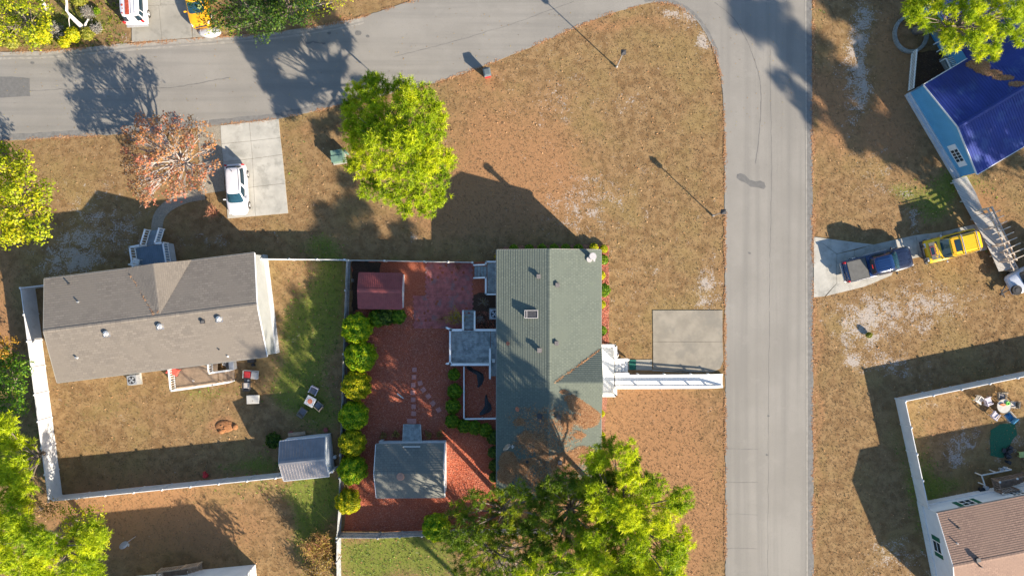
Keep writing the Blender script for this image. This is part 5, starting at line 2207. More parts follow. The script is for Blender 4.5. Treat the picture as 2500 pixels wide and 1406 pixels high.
# white estate / van with rusty roof stripe, top of the picture
rz = ang((343, 66), (339, 0))
t = thing('parked_van', 'boxy white van with rust-red roof stripe on the driveway at the top', 'van', (*gp(340, 0), .045), rz)
sharp(body_loft([(-2.46, .86, .92, .42), (-2.38, .95, 1.02), (-1.6, .98, 1.08), (.8, .98, 1.06), (1.6, .96, 1.0), (2.2, .90, .92), (2.38, .78, .8, .42)], .02, .34).build('body', M['car_white'], t))
cb = Cabin(-2.36, 1.15, .93, 1.02, -2.10, .62, .76, 1.84, 6)
cb.build(t, M['car_white'])
cb.glass(t, 'windscreen', -.68, .68, .06, .92, 'screen')
cb.glass(t, 'rear_window', PI - .66, PI - .06, .15, .82)
cb.glass(t, 'rear_window', PI + .06, PI + .66, .15, .82)
for sg in (-1, 1):
    for q0, q1 in ((.86, 1.25), (1.31, 1.8), (1.86, 2.3)):
        cb.glass(t, 'side_window', sg * q0, sg * q1, .25, .82)
m = MB()
m.obox((-.75, .12, 1.905), (2.6, .34, .02))
m.build('roof_stripe', M['rust'], t)
for x, y, r_ in ((-1.9, .56, .07), (-1.2, .55, .1), (-.7, .58, .06), (-.2, .55, .09), (-1.5, .52, .05)):
    m = MB()
    m.cyl((x, y, 1.885), r_, .012, 9)
    m.build('rust_spot', M['rust'], t)
m = MB()
for y in (-.2, -.5):
    m.beam((-2.0, y, 1.915), (.4, y, 1.915), .03, .03)
m.build('roof_rails', M['metal_grey'], t)
for x in (-1.45, 1.5):
    for y in (-.86, .86):
        wheel(t, x, y, .36, .24)
mirrors(t, .95, .95, 1.15, M['car_white'])
car_lights(t, 2.15, -2.4, .92, .78, 1.15)
m = MB()
m.obox((-2.52, 0, .5), (.16, 1.85, .18))
m.build('bumper', M['metal_grey'], t, bevel=.03)

# amber car, nose to the south, beside the trees at the top
rz = ang((482, 0), (494, 64))
t = thing('parked_car', 'amber yellow car with a green sunshade disc behind the windscreen, at the top', 'car', (*gp(489, 14), .045), rz)
sharp(body_loft([(-2.2, .7, .9, .4), (-2.1, .84, 1.0), (-1.2, .92, 1.04), (.5, .92, 1.0), (1.2, .91, .98), (1.7, .88, .9), (2.05, .78, .8), (2.18, .6, .66, .4)]).build('body', M['car_gold'], t))
cb = Cabin(-2.0, 1.12, .83, .98, -1.7, .30, .64, 1.55)
cb.build(t, M['car_gold'])
cb.glass(t, 'windscreen', -.68, .68, .05, .94, 'screen')
cb.glass(t, 'rear_window', PI - .6, PI + .6, .2, .9)
for sg in (-1, 1):
    cb.glass(t, 'side_window', sg * .88, sg * 1.50, .15, .86)
    cb.glass(t, 'side_window', sg * 1.56, sg * 2.25, .15, .86)
m = MB()
q = cb.Q(0.15, .5, 1.03)
m.obox((q[0], q[1], q[2]), (.02, .02, .02))
dish_mesh(m, (q[0] + .01, q[1], q[2]), (.58, 0, .8), .17, .004)
m.build('sunshade', M['yellow_green'], t)
for x in (-1.35, 1.35):
    for y in (-.83, .83):
        wheel(t, x, y, .34, .22)
mirrors(t, .8, .9, 1.05, M['car_gold'])
car_lights(t, 1.9, -2.05, .86, .76, .95)
m = MB()
m.obox((2.1, 0, .68), (.22, 1.0, .14))
m.build('grille', M['metal_dark'], t, bevel=.02)
m = MB()
c = gp(513, 80)
m.dome((c[0], c[1], .05), 1.0, .48, .42, 22, 6)
for k in range(3):
    m.tube([(c[0] - .7 + k * .5, c[1] - .3, .25), (c[0] - .7 + k * .5, c[1], .44 if k == 1 else .38), (c[0] - .7 + k * .5, c[1] + .3, .25)], .02, 5)
o = m.build('upturned_hull', M['shell'])
sharp(o, 60)
tag(o, 'upturned pale grey moulded hull in front of the amber car by the street', 'boat hull')

# white rusty van at the right edge
rz = ang((2446, 702), (2520, 664))
c = gp(2512, 668)
t = thing('parked_van', 'pale old van with rust-stained roof and spare tyre, cut off by the right edge', 'van', (c[0], c[1], 0), rz + PI)
sharp(body_loft([(-2.6, .9, 1.0, .5), (1.4, .98, 1.15), (1.9, .96, 1.06), (2.35, .90, .98), (2.5, .8, .8, .5)], .02, .4).build('body', pm('pale_blue_white_paint', (.48, .52, .60), .4, .06, 2, coat=.3), t))
cb = Cabin(-2.6, 1.55, .92, 1.1, -2.5, 1.15, .82, 1.9, 7)
cb.build(t, M['car_white'], M['roof_rust'])
cb.glass(t, 'windscreen', -.72, .72, .02, .96, 'glass')
for sg in (-1, 1):
    cb.glass(t, 'side_window', sg * .84, sg * 1.2, .25, .85)
for x in (-1.6, 1.5):
    for y in (-.86, .86):
        wheel(t, x, y, .38, .25)
m = MB()
m.cyl((2.35, .42, 1.0), .42, .24, 22)
sp_ = m.build('spare_tyre', M['black'], t)
m = MB()
m.cyl((2.35, .42, 1.22), .2, .05, 16)
m.build('rim', M['metal_dark'], sp_)
m = MB()
m.beam((2.4, .3, .5), (3.3, .35, .42), .08, .08)
m.beam((2.4, -.3, .5), (3.3, .35, .42), .08, .08)
m.cyl((3.28, .35, .3), .09, .3, 10)
m.beam((3.1, -.05, .45), (3.1, .75, .45), .07, .07)
m.build('tow_bar', M['metal_dark'], t)
m = MB()
m.beam((-2.3, 0, 1.975), (1.1, 0, 1.975), .05, .03)
m.beam((-2.3, .5, 1.965), (1.0, .5, 1.965), .03, .03)
m.build('roof_seams', M['metal_dark'], t)

# ---------------------------------------------------------------- street things and garden things
def lamp_post(label, base, top, h):
    b = Vector((*gp(*base), 0))
    tp = G(*top, h)
    t = thing('lamp_post', label, 'lamp post', b, group='lantern posts on the corner lawn')
    tp = Vector((b.x + (tp.x - b.x) * .35, b.y + (tp.y - b.y) * .35, h))
    m = MB()
    m.tube([(0, 0, 0), (0, 0, .3), (0, 0, .35), (tp.x - b.x, tp.y - b.y, h - .35)], [.09, .09, .05, .04], 10)
    m.build('post', M['metal_grey'], t)
    m = MB()
    x, y = tp.x - b.x, tp.y - b.y
    m.obox((x, y, h - .33), (.3, .3, .05))
    m.obox((x, y, h + .0), (.42, .42, .05))
    m.obox((x, y, h + .12), (.40, .40, .2), 0, 0, .25)
    for sx in (-1, 1):
        for sy in (-1, 1):
            m.obox((x + sx * .14, y + sy * .14, h - .17), (.03, .03, .33))
    ln = m.build('lantern', M['metal_dark'], t)
    m = MB()
    m.obox((x, y, h - .17), (.24, .24, .28), 0, 0, 1.05)
    m.build('pane', M['light_clear'], ln)
    return t


lamp_post('grey lantern post near the street on the north of the corner lawn', (1505, 165), (1522, 128), 4.0)
lamp_post('grey lantern post at the lawn edge beside the long straight street', (1740, 527), (1768, 516), 3.1)

t = thing('road_sign', 'sign post beside the street, mostly hidden under the big bright pine', 'sign', (*gp(948, 216), 0))
m = MB()
m.tube([(0, 0, 0), (0, 0, 2.25)], .03, 6)
m.build('post', M['metal_grey'], t)
m = MB()
m.obox((0, -.04, 1.85), (.16, .02, .76), .1)
m.obox((0, -.045, 1.85), (.6, .012, .76), -.76)
m.build('panel', M['metal_grey'], t)

t = thing('refuse_cart', 'red wheeled refuse cart with charcoal lid at the curb', 'bin', (*gp(1190, 186), 0), math.radians(12))
m = MB()
m.loft([[(-.22, -.24, .08), (.22, -.24, .08), (.22, .22, .08), (-.22, .22, .08)], [(-.30, -.36, 1.0), (.30, -.36, 1.0), (.30, .32, 1.0), (-.30, .32, 1.0)]])
m.build('bin_body', M['red_plastic'], t, bevel=.03)
m = MB()
m.loft([[(-.33, -.36, 1.0), (.33, -.36, 1.0), (.33, .38, 1.0), (-.33, .38, 1.0)], [(-.31, -.33, 1.10), (.31, -.33, 1.10), (.31, .36, 1.12), (-.31, .36, 1.12)],
        [(-.2, -.2, 1.16), (.2, -.2, 1.16), (.2, .25, 1.17), (-.2, .25, 1.17)]])
m.beam((-.2, .42, 1.05), (.2, .42, 1.05), .05, .05)
m.build('lid', M['lid_grey'], t, bevel=.02)
for sg in (-1, 1):
    m = MB()
    m.tube([(sg * .24, .3, .14), (sg * .31, .3, .14)], .14, 14)
    m.build('wheel', M['black'], t)

t = thing('transformer_box', 'green utility transformer box on a pale pad in the lawn', 'utility box', (*gp(829, 385), 0), math.radians(9))
m = MB()
m.box(-.60, .60, -.60, .60, 0, .10)
m.build('pad', M['concrete_white'], t)
m = MB()
m.box(-.50, .50, -.50, .48, .10, .92)
m.add([(-.5, -.5, .92), (.5, -.5, .92), (.5, .48, 1.02), (-.5, .48, 1.02)], [(0, 1, 2, 3)])
m.add([(-.5, .48, .92), (.5, .48, .92), (.5, .48, 1.02), (-.5, .48, 1.02)], [(3, 2, 1, 0)])
m.build('cabinet', M['green_box'], t)
m = MB()
m.box(-.54, .54, -.54, .0, 1.0, 1.03)
m.build('door_lip', M['green_box'], t)
m = MB()
m.cyl((0, 0, 0), .10, .75, 10)
m.cyl((0, 0, .75), .12, .06, 10)
o = m.build('service_pedestal', M['green_box'])
o.location = (*gp(850, 377), 0)
tag(o, 'thin green service pedestal beside the transformer box', 'utility post')


def ac_unit(label, c, rz, pad=True):
    t = thing('air_conditioner', label, 'air conditioner', (*gp(*c), 0), rz, 'outdoor air conditioners')
    m = MB()
    m.box(-.50, .50, -.50, .50, 0, .08)
    m.build('pad', M['concrete_white'], t)
    m = MB()
    m.box(-.40, .40, -.40, .40, .08, .78)
    for i in range(8):
        for sg in (-1, 1):
            m.box(-.36, .36, sg * .41 - .01, sg * .41 + .01, .14 + i * .075, .17 + i * .075)
            m.box(sg * .41 - .01, sg * .41 + .01, -.36, .36, .14 + i * .075, .17 + i * .075)
    m.build('casing', M['metal_grey'], t)
    m = MB()
    m.cyl((0, 0, .782), .33, .01, 24)
    m.build('fan_well', M['black'], t)
    m = MB()
    for k in range(4):
        a = k * PI / 2 + .4
        m.plate([(0, 0, .80), (math.cos(a) * .29, math.sin(a) * .29, .80), (math.cos(a + .8) * .29, math.sin(a + .8) * .29, .81)], .008)
    m.cyl((0, 0, .79), .08, .04, 12)
    m.build('fan', M['metal_grey'], t)
    return t


ac_unit('grey air conditioner on a pale pad against the south wall of the grey-roofed house', (333, 925), A7)
ac_unit('grey air conditioner in the brown bed beside the green-roofed house', (1208, 766), 0)


def seat_thing(name, label, c, rz, fr, cu, w=.6, d=.6, back=.85, cat='chair', arms=True, z0=0.0, group=None):
    """local +x is the way the sitter faces"""
    t = thing(name, label, cat, (*gp(*c), z0), rz, group)
    m = MB()
    m.obox((0, 0, .38), (d, w, .06))
    m.build('seat', fr, t, bevel=.015)
    m = MB()
    m.obox((.02, 0, .46), (d * .86, w * .86, .11))
    m.build('cushion', cu, t, bevel=.035)
    m = MB()
    m.plate([(-d / 2, -w / 2, .4), (-d / 2, w / 2, .4), (-d / 2 - .16, w / 2, back), (-d / 2 - .16, -w / 2, back)], .05)
    m.obox((-d / 2 - .07, 0, (.46 + back) / 2), (.07, w * .92, back - .42))
    m.build('backrest', cu if back > .9 else fr, t, bevel=.015)
    for sx in (-1, 1):
        for sy in (-1, 1):
            m = MB()
            m.obox((sx * (d / 2 - .03), sy * (w / 2 - .03), .19), (.04, .04, .38))
            m.build('leg', fr, t)
    if arms:
        for sy in (-1, 1):
            m = MB()
            m.beam((-d / 2 - .02, sy * w / 2, .64), (d / 2, sy * w / 2, .60), .06, .04)
            m.beam((d / 2 - .02, sy * w / 2, .36), (d / 2 - .02, sy * w / 2, .60), .04, .04)
            m.build('armrest', fr, t)
    return t


seat_thing('sling_chair', 'coral red sling chair on the tan back deck', (443, 903), math.radians(-28), M['coral'], M['coral'], .62, .62, .95, arms=False, z0=.8)
seat_thing('rocking_chair', 'white rocking chair on the blue-grey porch', (352, 640), math.radians(75), M['white'], M['white'], .6, .5, 1.0, z0=.95)
m = MB()
m.cyl((0, 0, 0), .11, .16, 14, 0, .8)
o = m.build('citronella_pot', M['cream'])
o.location = G(473, 929, .8) + Vector((0, 0, .0))
tag(o, 'small cream pot standing alone on the tan back deck', 'pot')

# loveseat with red and cream cushions, side table, chair, ottoman
t = thing('garden_loveseat', 'two-seat garden bench with one red and one cream cushion', 'bench', (*gp(617, 913), 0), math.radians(-3))
m = MB()
m.box(-.64, .64, -.33, .33, .30, .36)
m.build('frame', M['wicker'], t)
m = MB()
m.beam((-.64, .34, .42), (.64, .34, .42), .05, .1)
m.beam((-.66, -.33, .55), (-.66, .33, .55), .05, .05)
m.beam((.66, -.33, .55), (.66, .33, .55), .05, .05)
m.build('rails', M['white_old'], t)
m = MB()
m.obox((-.32, 0, .42), (.56, .56, .12))
m.build('cushion', M['red_cushion'], t, bevel=.04, label='red seat cushion')
m = MB()
m.obox((.32, -.05, .44), (.6, .64, .13), math.radians(-6))
m.build('cushion', M['cream'], t, bevel=.04, label='cream seat cushion')
for sx in (-1, 1):
    for sy in (-1, 1):
        m = MB()
        m.obox((sx * .58, sy * .28, .15), (.05, .05, .3))
        m.build('leg', M['wicker'], t)
t = thing('side_table', 'small black side table with a pale bowl on it', 'table', (*gp(608, 928), 0))
m = MB()
m.obox((0, 0, .40), (.55, .40, .04))
m.build('table_top', M['metal_dark'], t)
m = MB()
for sx in (-1, 1):
    for sy in (-1, 1):
        m.obox((sx * .22, sy * .15, .19), (.035, .035, .38))
m.build('legs', M['metal_dark'], t)
m = MB()
m.cyl((0, 0, 0), .05, .07, 14, 0, 1.9)
o = m.build('bowl', M['ash_table'])
o.location = (*gp(611, 927), .42)
tag(o, 'pale bowl on the small black side table', 'bowl')
seat_thing('garden_chair', 'low garden chair with cream cushion and one white arm beside the black side table', (607, 940), math.radians(90), M['metal_dark'], M['cream'], .62, .6, .6)
t = thing('ottoman', 'wide pale grey ottoman alone on the lawn south of the loveseat', 'ottoman', (*gp(621, 973), 0), math.radians(2))
m = MB()
m.box(-.52, .52, -.36, .36, .06, .36)
m.build('base', M['ash_table'], t, bevel=.06)
m = MB()
m.box(-.54, .54, -.38, .38, .36, .44)
m.build('top', M['ash_table'], t, bevel=.04)
m = MB()
m.cyl((0, -.12, .44), .05, .01, 14)
m.build('button', M['wicker'], t)
# grill and bits by the back wall
t = thing('barbecue', 'covered grey barbecue against the south wall of the grey-roofed house', 'barbecue', (*gp(573, 890), 0), A7)
m = MB()
m.box(-.2, .25, -.38, .38, .1, .85)
m.build('cover', M['metal_grey'], t, bevel=.06)
m = MB()
m.box(-.5, -.22, -.3, .3, .1, .7)
m.build('cabinet', M['metal_dark'], t)
t = thing('white_gate', 'small white ladder-like gate leaning beside the barbecue', 'gate', (*gp(553, 893), 0))
m = MB()
a, b = G(543, 890, .5), G(568, 898, .5)
m.beam(a, b, .05, .05)
m.beam(a + Vector((.12, .22, .1)), b + Vector((.12, .22, .1)), .05, .05)
for k in range(6):
    q = a.lerp(b, k / 5)
    m.beam(q, q + Vector((.12, .22, .1)), .04, .04)
for q in (a, b):
    m.obox((q.x, q.y, .24), (.05, .05, .48))
m.build('slats', M['white'], t, world=True)
m = MB()
m.box(-.3, .3, -.14, .14, 0, .5)
m.cyl((.1, -.35, 0), .13, .3, 12)
o = m.build('wheeled_grill', M['black'])
o.location = (*gp(617, 880), 0)
tag(o, 'black kettle and box at the south-east corner of the grey-roofed house', 'grill')

# chairs round the tiled table in the shade
t = thing('fire_table', 'square blue-green mosaic table with round rust centre in the shaded yard', 'table', (*gp(761, 977), 0), math.radians(-28))
m = MB()
m.box(-.42, .42, -.42, .42, .46, .52)
m.build('table_top', M['skirt'], t, bevel=.02)
m = MB()
m.cyl((0, 0, .52), .22, .015, 22)
m.build('centre', M['copper'], t)
m = MB()
for k in range(14):
    a = k * 2 * PI / 14
    m.obox((math.cos(a) * .31, math.sin(a) * .31, .525), (.09, .09, .012), a)
m.build('tile_ring', M['metal_grey'], t)
m = MB()
m.box(-.3, .3, -.3, .3, 0, .46)
m.build('pedestal', M['metal_dark'], t)
seat_thing('garden_chair', 'pale lilac moulded chair north of the mosaic table', (769, 952), math.radians(-118), M['lilac'], M['grey_cushion'], .66, .62, .8)
seat_thing('garden_chair', 'brown-framed chair south-east of the mosaic table', (781, 988), math.radians(140), M['wicker'], M['grey_cushion'], .6, .6, .8)
seat_thing('garden_chair', 'dark grey chair south-west of the mosaic table', (743, 1003), math.radians(55), M['wicker'], M['grey_cushion'], .6, .6, .85)

# dish on a pole
t = thing('satellite_dish', 'satellite dish on a short pole in the shaded lawn at the bottom left', 'satellite dish', (*gp(318, 1318), 0))
m = MB()
m.tube([(0, 0, 0), (0, 0, 1.0)], .03, 8)
m.tube([(0, 0, .3), (.5, .35, .02)], .02, 6)
m.build('pole', M['pipe_white'], t)
m = MB()
dish_mesh(m, (-.05, 0, 1.05), (.85, -.3, .42), .36, .10)
m.build('reflector', M['metal_grey'], t)
m = MB()
m.tube([(-.02, 0, .8), (.38, -.05, 1.0)], .018, 5)
m.obox((.4, -.05, 1.02), (.1, .22, .08))
m.build('arm', M['pipe_white'], t)

# round table set in the fenced yard at the right
t = thing('round_table', 'round glass garden table with orange and lime plastic things on it', 'table', (*gp(2438, 988), 0))
m = MB()
m.cyl((0, 0, .68), .60, .02, 28)
m.build('table_top', M['ash_table'], t)
m = MB()
m.tube([(math.cos(a) * .61, math.sin(a) * .61, .69) for a in np.linspace(0, 2 * PI, 29)], .025, 6)
m.build('rim', M['wicker'], t)
m = MB()
for k in range(4):
    a = k * PI / 2 + .6
    m.tube([(math.cos(a) * .12, math.sin(a) * .12, .68), (math.cos(a) * .45, math.sin(a) * .45, 0)], .02, 6)
m.build('legs', M['wicker'], t)
m = MB()
m.loft([[(-.32, -.02, 0), (0, -.14, 0), (.3, 0, 0), (0, .12, 0)], [(-.30, -.02, .1), (0, -.1, .14), (.22, 0, .1), (0, .08, .12)]])
o = m.build('orange_scoop', M['orange'])
o.location = (*gp(2435, 984), .70)
tag(o, 'pointed orange plastic piece lying on the round garden table', 'toy')
m = MB()
m.tube([(math.cos(a) * .13, math.sin(a) * .13, .05) for a in np.linspace(0, 2 * PI, 17)], .06, 8)
o = m.build('lime_ring', M['lime'])
o.location = (*gp(2446, 981), .70)
tag(o, 'lime green ring lying on the round garden table', 'toy')
seat_thing('garden_chair', 'grey mesh chair north of the round garden table', (2437, 966), math.radians(-90), M['wicker'], M['grey_cushion'], .66, .62, .85)
seat_thing('garden_chair', 'tan-cushioned chair east of the round garden table', (2464, 985), math.radians(175), M['wicker'], M['cream'], .56, .56, .8)
seat_thing('garden_chair', 'blue patterned chair south-east of the round garden table', (2455, 1014), math.radians(130), M['ash_table'], M['blue_fabric'], .66, .72, .95)
seat_thing('garden_chair', 'pale plastic chair south-west of the round garden table', (2421, 1011), math.radians(50), M['lilac'], M['lilac'], .55, .55, .8)
seat_thing('garden_chair', 'mauve and white folding chair west of the round garden table', (2404, 977), math.radians(20), M['lilac'], M['lilac'], .6, .6, .9)
seat_thing('garden_chair', 'cream folding chair with dark window-like back near the fence corner', (2383, 974), math.radians(-35), M['white_old'], M['cream'], .55, .55, .9)
m = MB()
for k in range(8):
    a = k * PI / 4
    m.tube([(math.cos(a) * .05, math.sin(a) * .05, .5), (math.cos(a) * .28, math.sin(a) * .28, .62)], .012, 4)
m.tube([(math.cos(a) * .28, math.sin(a) * .28, .62) for a in np.linspace(0, 2 * PI, 17)], .014, 5)
m.tube([(0, 0, 0), (0, 0, .6)], .03, 6)
o = m.build('wire_plant_stand', M['metal_dark'])
o.location = (*gp(2475, 984), 0)
tag(o, 'round dark wire stand at the east of the round garden table', 'stand')
sheet('turf_mat', jag([(2417, 1050), (2440, 1036), (2478, 1032), (2482, 1060), (2462, 1090), (2450, 1118), (2418, 1112)], 8, 1.2, True), .02, M['turf'], None)
o = bpy.data.objects['turf_mat']
del o['kind']
tag(o, 'dark green artificial turf mat on the sandy yard', 'mat')
m = MB()
for k in range(26):
    m.obox((random.gauss(0, .22), random.gauss(0, .25), random.uniform(.05, .3)), (random.uniform(.1, .35), random.uniform(.08, .3), random.uniform(.05, .25)), random.uniform(0, 3))
o = m.build('debris_pile', M['ash_black'])
o.location = (*gp(2458, 1106), 0)
tag(o, 'heap of black junk at the corner of the green turf mat', 'junk pile')
m = MB()
m.obox((0, 0, .3), (.7, .5, .06), .1)
for sx in (-1, 1):
    for sy in (-1, 1):
        m.obox((sx * .28, sy * .18, .14), (.06, .06, .28))
m.cyl((-.1, -.1, .33), .08, .02, 10)
o = m.build('play_table', M['yellow_green'])
o.location = (*gp(2492, 1107), 0)
tag(o, 'yellow-green plastic play table at the right edge', 'table')
for (x, y, r_, hh, mt, lb) in ((2440, 1144, .16, .35, 'metal_grey', 'square grey bucket by the pale grab rail'), (2451, 1141, .14, .3, 'skirt', 'round pale bucket beside the square grey one'),
                               (2403, 1188, .16, .4, 'skirt', 'round pale pot by the tan-roofed house wall'), (2393, 1194, .24, .35, 'ash_black', 'dark tub with a round opening against the wall')):
    m = MB()
    m.cyl((0, 0, 0), r_ * .85, hh, 16, 0, 1.15)
    m.tube([(math.cos(a) * r_, math.sin(a) * r_, hh) for a in np.linspace(0, 2 * PI, 15)], .015, 5)
    o = m.build('bucket', M[mt])
    o.location = (*gp(x, y), 0)
    tag(o, lb, 'bucket')
m = MB()
m.cyl((0, 0, 0), .16, .32, 14)
m.dome((0, 0, .32), .16, .16, .08, 14, 4)
o = m.build('gas_bottle', M['white'])
o.location = (*gp(819, 1114), 0)
tag(o, 'white gas bottle on the east side of the taupe metal shed', 'gas bottle')
m = MB()
m.dome((0, 0, 0), .22, .22, .5, 14, 5)
m.obox((0, .24, .3), (.2, .3, .25))
o = m.build('red_pot', M['red_cushion'])
o.location = (*gp(503, 1160), 0)
tag(o, 'dark red ball-like object by the white south fence', 'garden ornament')
for x, y, lb in ((712, 1056, 'dark red flowerpot north of the taupe metal shed'), (797, 1048, 'dark red flowerpot at the north-east corner of the taupe metal shed')):
    m = MB()
    m.cyl((0, 0, 0), .16, .3, 12, 0, 1.25)
    o = m.build('flowerpot', M['metal_red'])
    o.location = (*gp(x, y), 0)
    tag(o, lb, 'flowerpot')
m = MB()
m.obox((0, 0, .28), (1.5, .3, .05), math.radians(6))
m.obox((-.6, -.05, .13), (.08, .25, .26))
m.obox((.6, .05, .13), (.08, .25, .26))
o = m.build('plank_bench', M['wood_tan'])
o.location = (*gp(727, 1057), 0)
tag(o, 'low plank bench north of the taupe metal shed', 'bench')
m = MB()
m.beam((0, 0, .12), (.55, -.42, .10), .10, .06)
o = m.build('plank', M['white_old'])
o.location = (*gp(970, 960), 0)
tag(o, 'short pale board lying on the red mulch', 'board')
t = thing('spare_trellis', 'white lattice propped at the north-west corner of the slate-roofed shed', 'trellis', (*gp(935, 1072), 0))
m = MB()
for k in range(4):
    m.beam((-.12 + k * .08, 0, 0), (-.12 + k * .08, .1, 1.2), .02, .02)
for k in range(6):
    m.beam((-.15, .02, .2 + k * .18), (.15, .02, .2 + k * .18), .02, .02)
m.build('slats', M['white'], t)
m = MB()
for k in range(4):
    m.beam((0, k * .07, .3), (0, k * .07 + .02, 1.2), .04, .03)
o = m.build('boards_leaning', M['fence_wood'])
o.location = (*gp(866, 688), 0)
tag(o, 'grey planks stacked upright between the board fence and the red shed', 'planks')

# ---------------------------------------------------------------- trees and shrubs
# bright pine over the corner of the lawn
lob = px_lobes([(x, y, z, r) for x, y, z, r in [
    (872, 228, 5.0, 1.15), (925, 212, 5.6, 1.2), (985, 215, 5.8, 1.15), (1035, 235, 5.6, 1.1), (1062, 275, 5.4, 1.05), (872, 290, 5.6, 1.3), (925, 275, 7.0, 1.2), (980, 280, 7.6, 1.2),
    (1030, 300, 7.0, 1.0), (1078, 300, 5.2, .7), (875, 350, 5.8, 1.2), (925, 345, 8.0, 1.3), (985, 350, 8.6, 1.3), (1040, 365, 7.4, 1.2), (1082, 385, 5.8, 1.0), (890, 405, 5.6, 1.2), (945, 412, 7.8, 1.3),
    (1005, 418, 8.0, 1.3), (1062, 430, 6.4, 1.2), (905, 455, 5.0, 1.2), (965, 470, 6.2, 1.2), (1025, 475, 6.2, 1.2), (1075, 478, 5.2, .9), (905, 320, 7.0, 1.2), (960, 318, 8.0, 1.2), (1010, 335, 8.0, 1.2), (862, 320, 5.6, 1.0), (1055, 335, 6.2, 1.1), (1040, 400, 7.8, 1.1), (905, 240, 6.6, 1.0), (990, 245, 6.8, 1.1), (990, 510, 4.8, .8), (1040, 505, 5.0, .9), (852, 262, 4.8, .8),
    (908, 196, 5.0, .7), (1098, 395, 5.0, .6), (860, 400, 4.8, .7)]])
lob = [(x, y, z, r * 1.05) for x, y, z, r in lob]
pine('bright yellow-green pine standing alone between the street and the garden fence', G(1000, 372), G(985, 355, 8.8), lob, .26, 66, 24, 'pine', .33, .048, .45)

# autumn maple by the street
lob = region_lobes([(428, 382, 105, 100), (385, 330, 80, 50), (480, 400, 60, 75), (380, 460, 50, 35), (350, 390, 45, 80)], 64, 2.6, 6.4, .45, .8)
t = leafy('half-bare autumn maple with orange and red leaves by the street', G(468, 408), G(440, 390, 5.2), lob, .2, 170, .115, 'maple_leaf', 'maple_tree', 'bark_maple', start=.15, tintv=.7, twigs=4)
m = MB()
for (x, y, z, rr) in lob:
    for k in range(16):
        a = Vector((x, y, z)) + Vector((random.uniform(-1, 1), random.uniform(-1, 1), random.uniform(-.6, .6))) * rr * .5
        b = a + Vector((random.uniform(-1, 1), random.uniform(-1, 1), random.uniform(-.1, .8))) * rr * .7
        m.tube([a, b], [.016, .007], 3, caps=False)
m.build('twigs', M['bark_maple'], t, world=True, kind='stuff')

# left-edge trees
lob = region_lobes([(40, 480, 72, 118), (10, 420, 60, 60), (70, 540, 40, 50)], 30, 3.0, 6.5, .8, 1.3)
leafy('rounded yellow-green tree at the left edge above the white fence', G(105, 490), G(60, 485, 5.5), lob, .22, 330, .12, 'yellow_leaf', tintv=.45)
lob = region_lobes([(25, 940, 50, 68)], 14, 2.0, 4.2, .7, 1.1)
leafy('dense dark green shrub-like tree outside the white west fence', G(45, 938), G(30, 940, 3.6), lob, .15, 420, .10, 'green_leaf', 'evergreen_tree', tintv=.3)
lob = region_lobes([(12, 855, 36, 34)], 8, 1.6, 3.2, .5, .8)
leafy('small orange-leaved tree at the left edge north of the dark green one', G(22, 850), G(12, 855, 2.6), lob, .08, 260, .09, 'orange_leaf', 'autumn_tree')
lob = region_lobes([(30, 1125, 42, 85), (52, 1195, 32, 42), (15, 1040, 18, 20)], 20, 4.0, 8.5, .8, 1.3)
pine('dark mixed pine at the left edge outside the south-west fence corner', G(120, 1100), G(70, 1120, 8.2), lob, .2, 50, 24, 'pine', .34, .048, .4)
lob = region_lobes([(95, 1330, 120, 70), (40, 1290, 60, 50), (150, 1400, 80, 40), (215, 1340, 40, 50)], 44, 5.0, 10.5, .8, 1.4)
pine('large bright pine filling the bottom left corner', G(240, 1300), G(120, 1350, 10.0), lob, .28, 56, 24, 'pine', .34, .048, .4)
lob = region_lobes([(215, 1300, 45, 60), (170, 1260, 30, 25)], 10, 2.5, 5.0, .6, 1.0)
leafy('olive-leaved tree between the big bright pine and the satellite dish', G(225, 1300), G(215, 1310, 4.4), lob, .12, 240, .10, 'yellow_leaf', tintv=.3)
lob = region_lobes([(100, 1235, 45, 22)], 6, 1.8, 3.5, .6, .9)
leafy('low yellowish tree touching the south-west fence corner', G(105, 1240), G(100, 1240, 3.0), lob, .09, 240, .09, 'brown_leaf')

# scrubby thicket at the top left
lob = region_lobes([(45, 40, 75, 52), (25, 80, 50, 35), (85, 75, 40, 35)], 22, 1.5, 4.2, .5, .85)
leafy('yellow-green thicket tree in the top left corner', G(90, 60), G(60, 50, 3.6), lob, .14, 250, .11, 'yellow_leaf', tintv=.35)
for k, (x, y, r_, h_, mt) in enumerate(((118, 95, .9, 1.3, 'yellow_leaf'), (40, 108, .8, 1.1, 'yellow_leaf'), (190, 92, .8, 1.2, 'yellow_leaf'), (222, 88, .7, 1.0, 'yellow_leaf'),
                                        (165, 108, .6, .9, 'yellow_leaf'), (205, 5, .8, 1.4, 'yellow_leaf'), (240, 30, .35, .5, 'green_leaf'))):
    round_shrub('wild_shrub', ['yellow-green shrub beside the white fallen trunk, left of it', 'yellow-green shrub nearest the top left street edge', 'bright shrub right below the white fallen trunk',
                               'bright shrub nearest the rusty white van', 'yellowish shrub overhanging the street edge above the maple shadow', 'golden shrub at the very top, left of the rusty white van',
                               'tiny green shrub close to the rusty white van'][k], G(x, y), r_ * .8, h_, 'scrub_leaf' if k % 2 else mt, n=1500, size=.10)
for k, (x, y, r_) in enumerate(((222, 36, .75), (142, 78, .75), (243, 74, .6), (162, 100, .55))):
    bare_shrub('lichen_shrub', ['grey lichen-covered bush, the top one of four near the fallen trunk', 'grey lichen-covered bush left of the fallen trunk', 'grey lichen-covered bush right of the fallen trunk',
                                'grey lichen-covered bush closest to the street'][k], G(x, y), r_, .9, 'twig_grey', 40, 'moss_twig', 1500, .05)
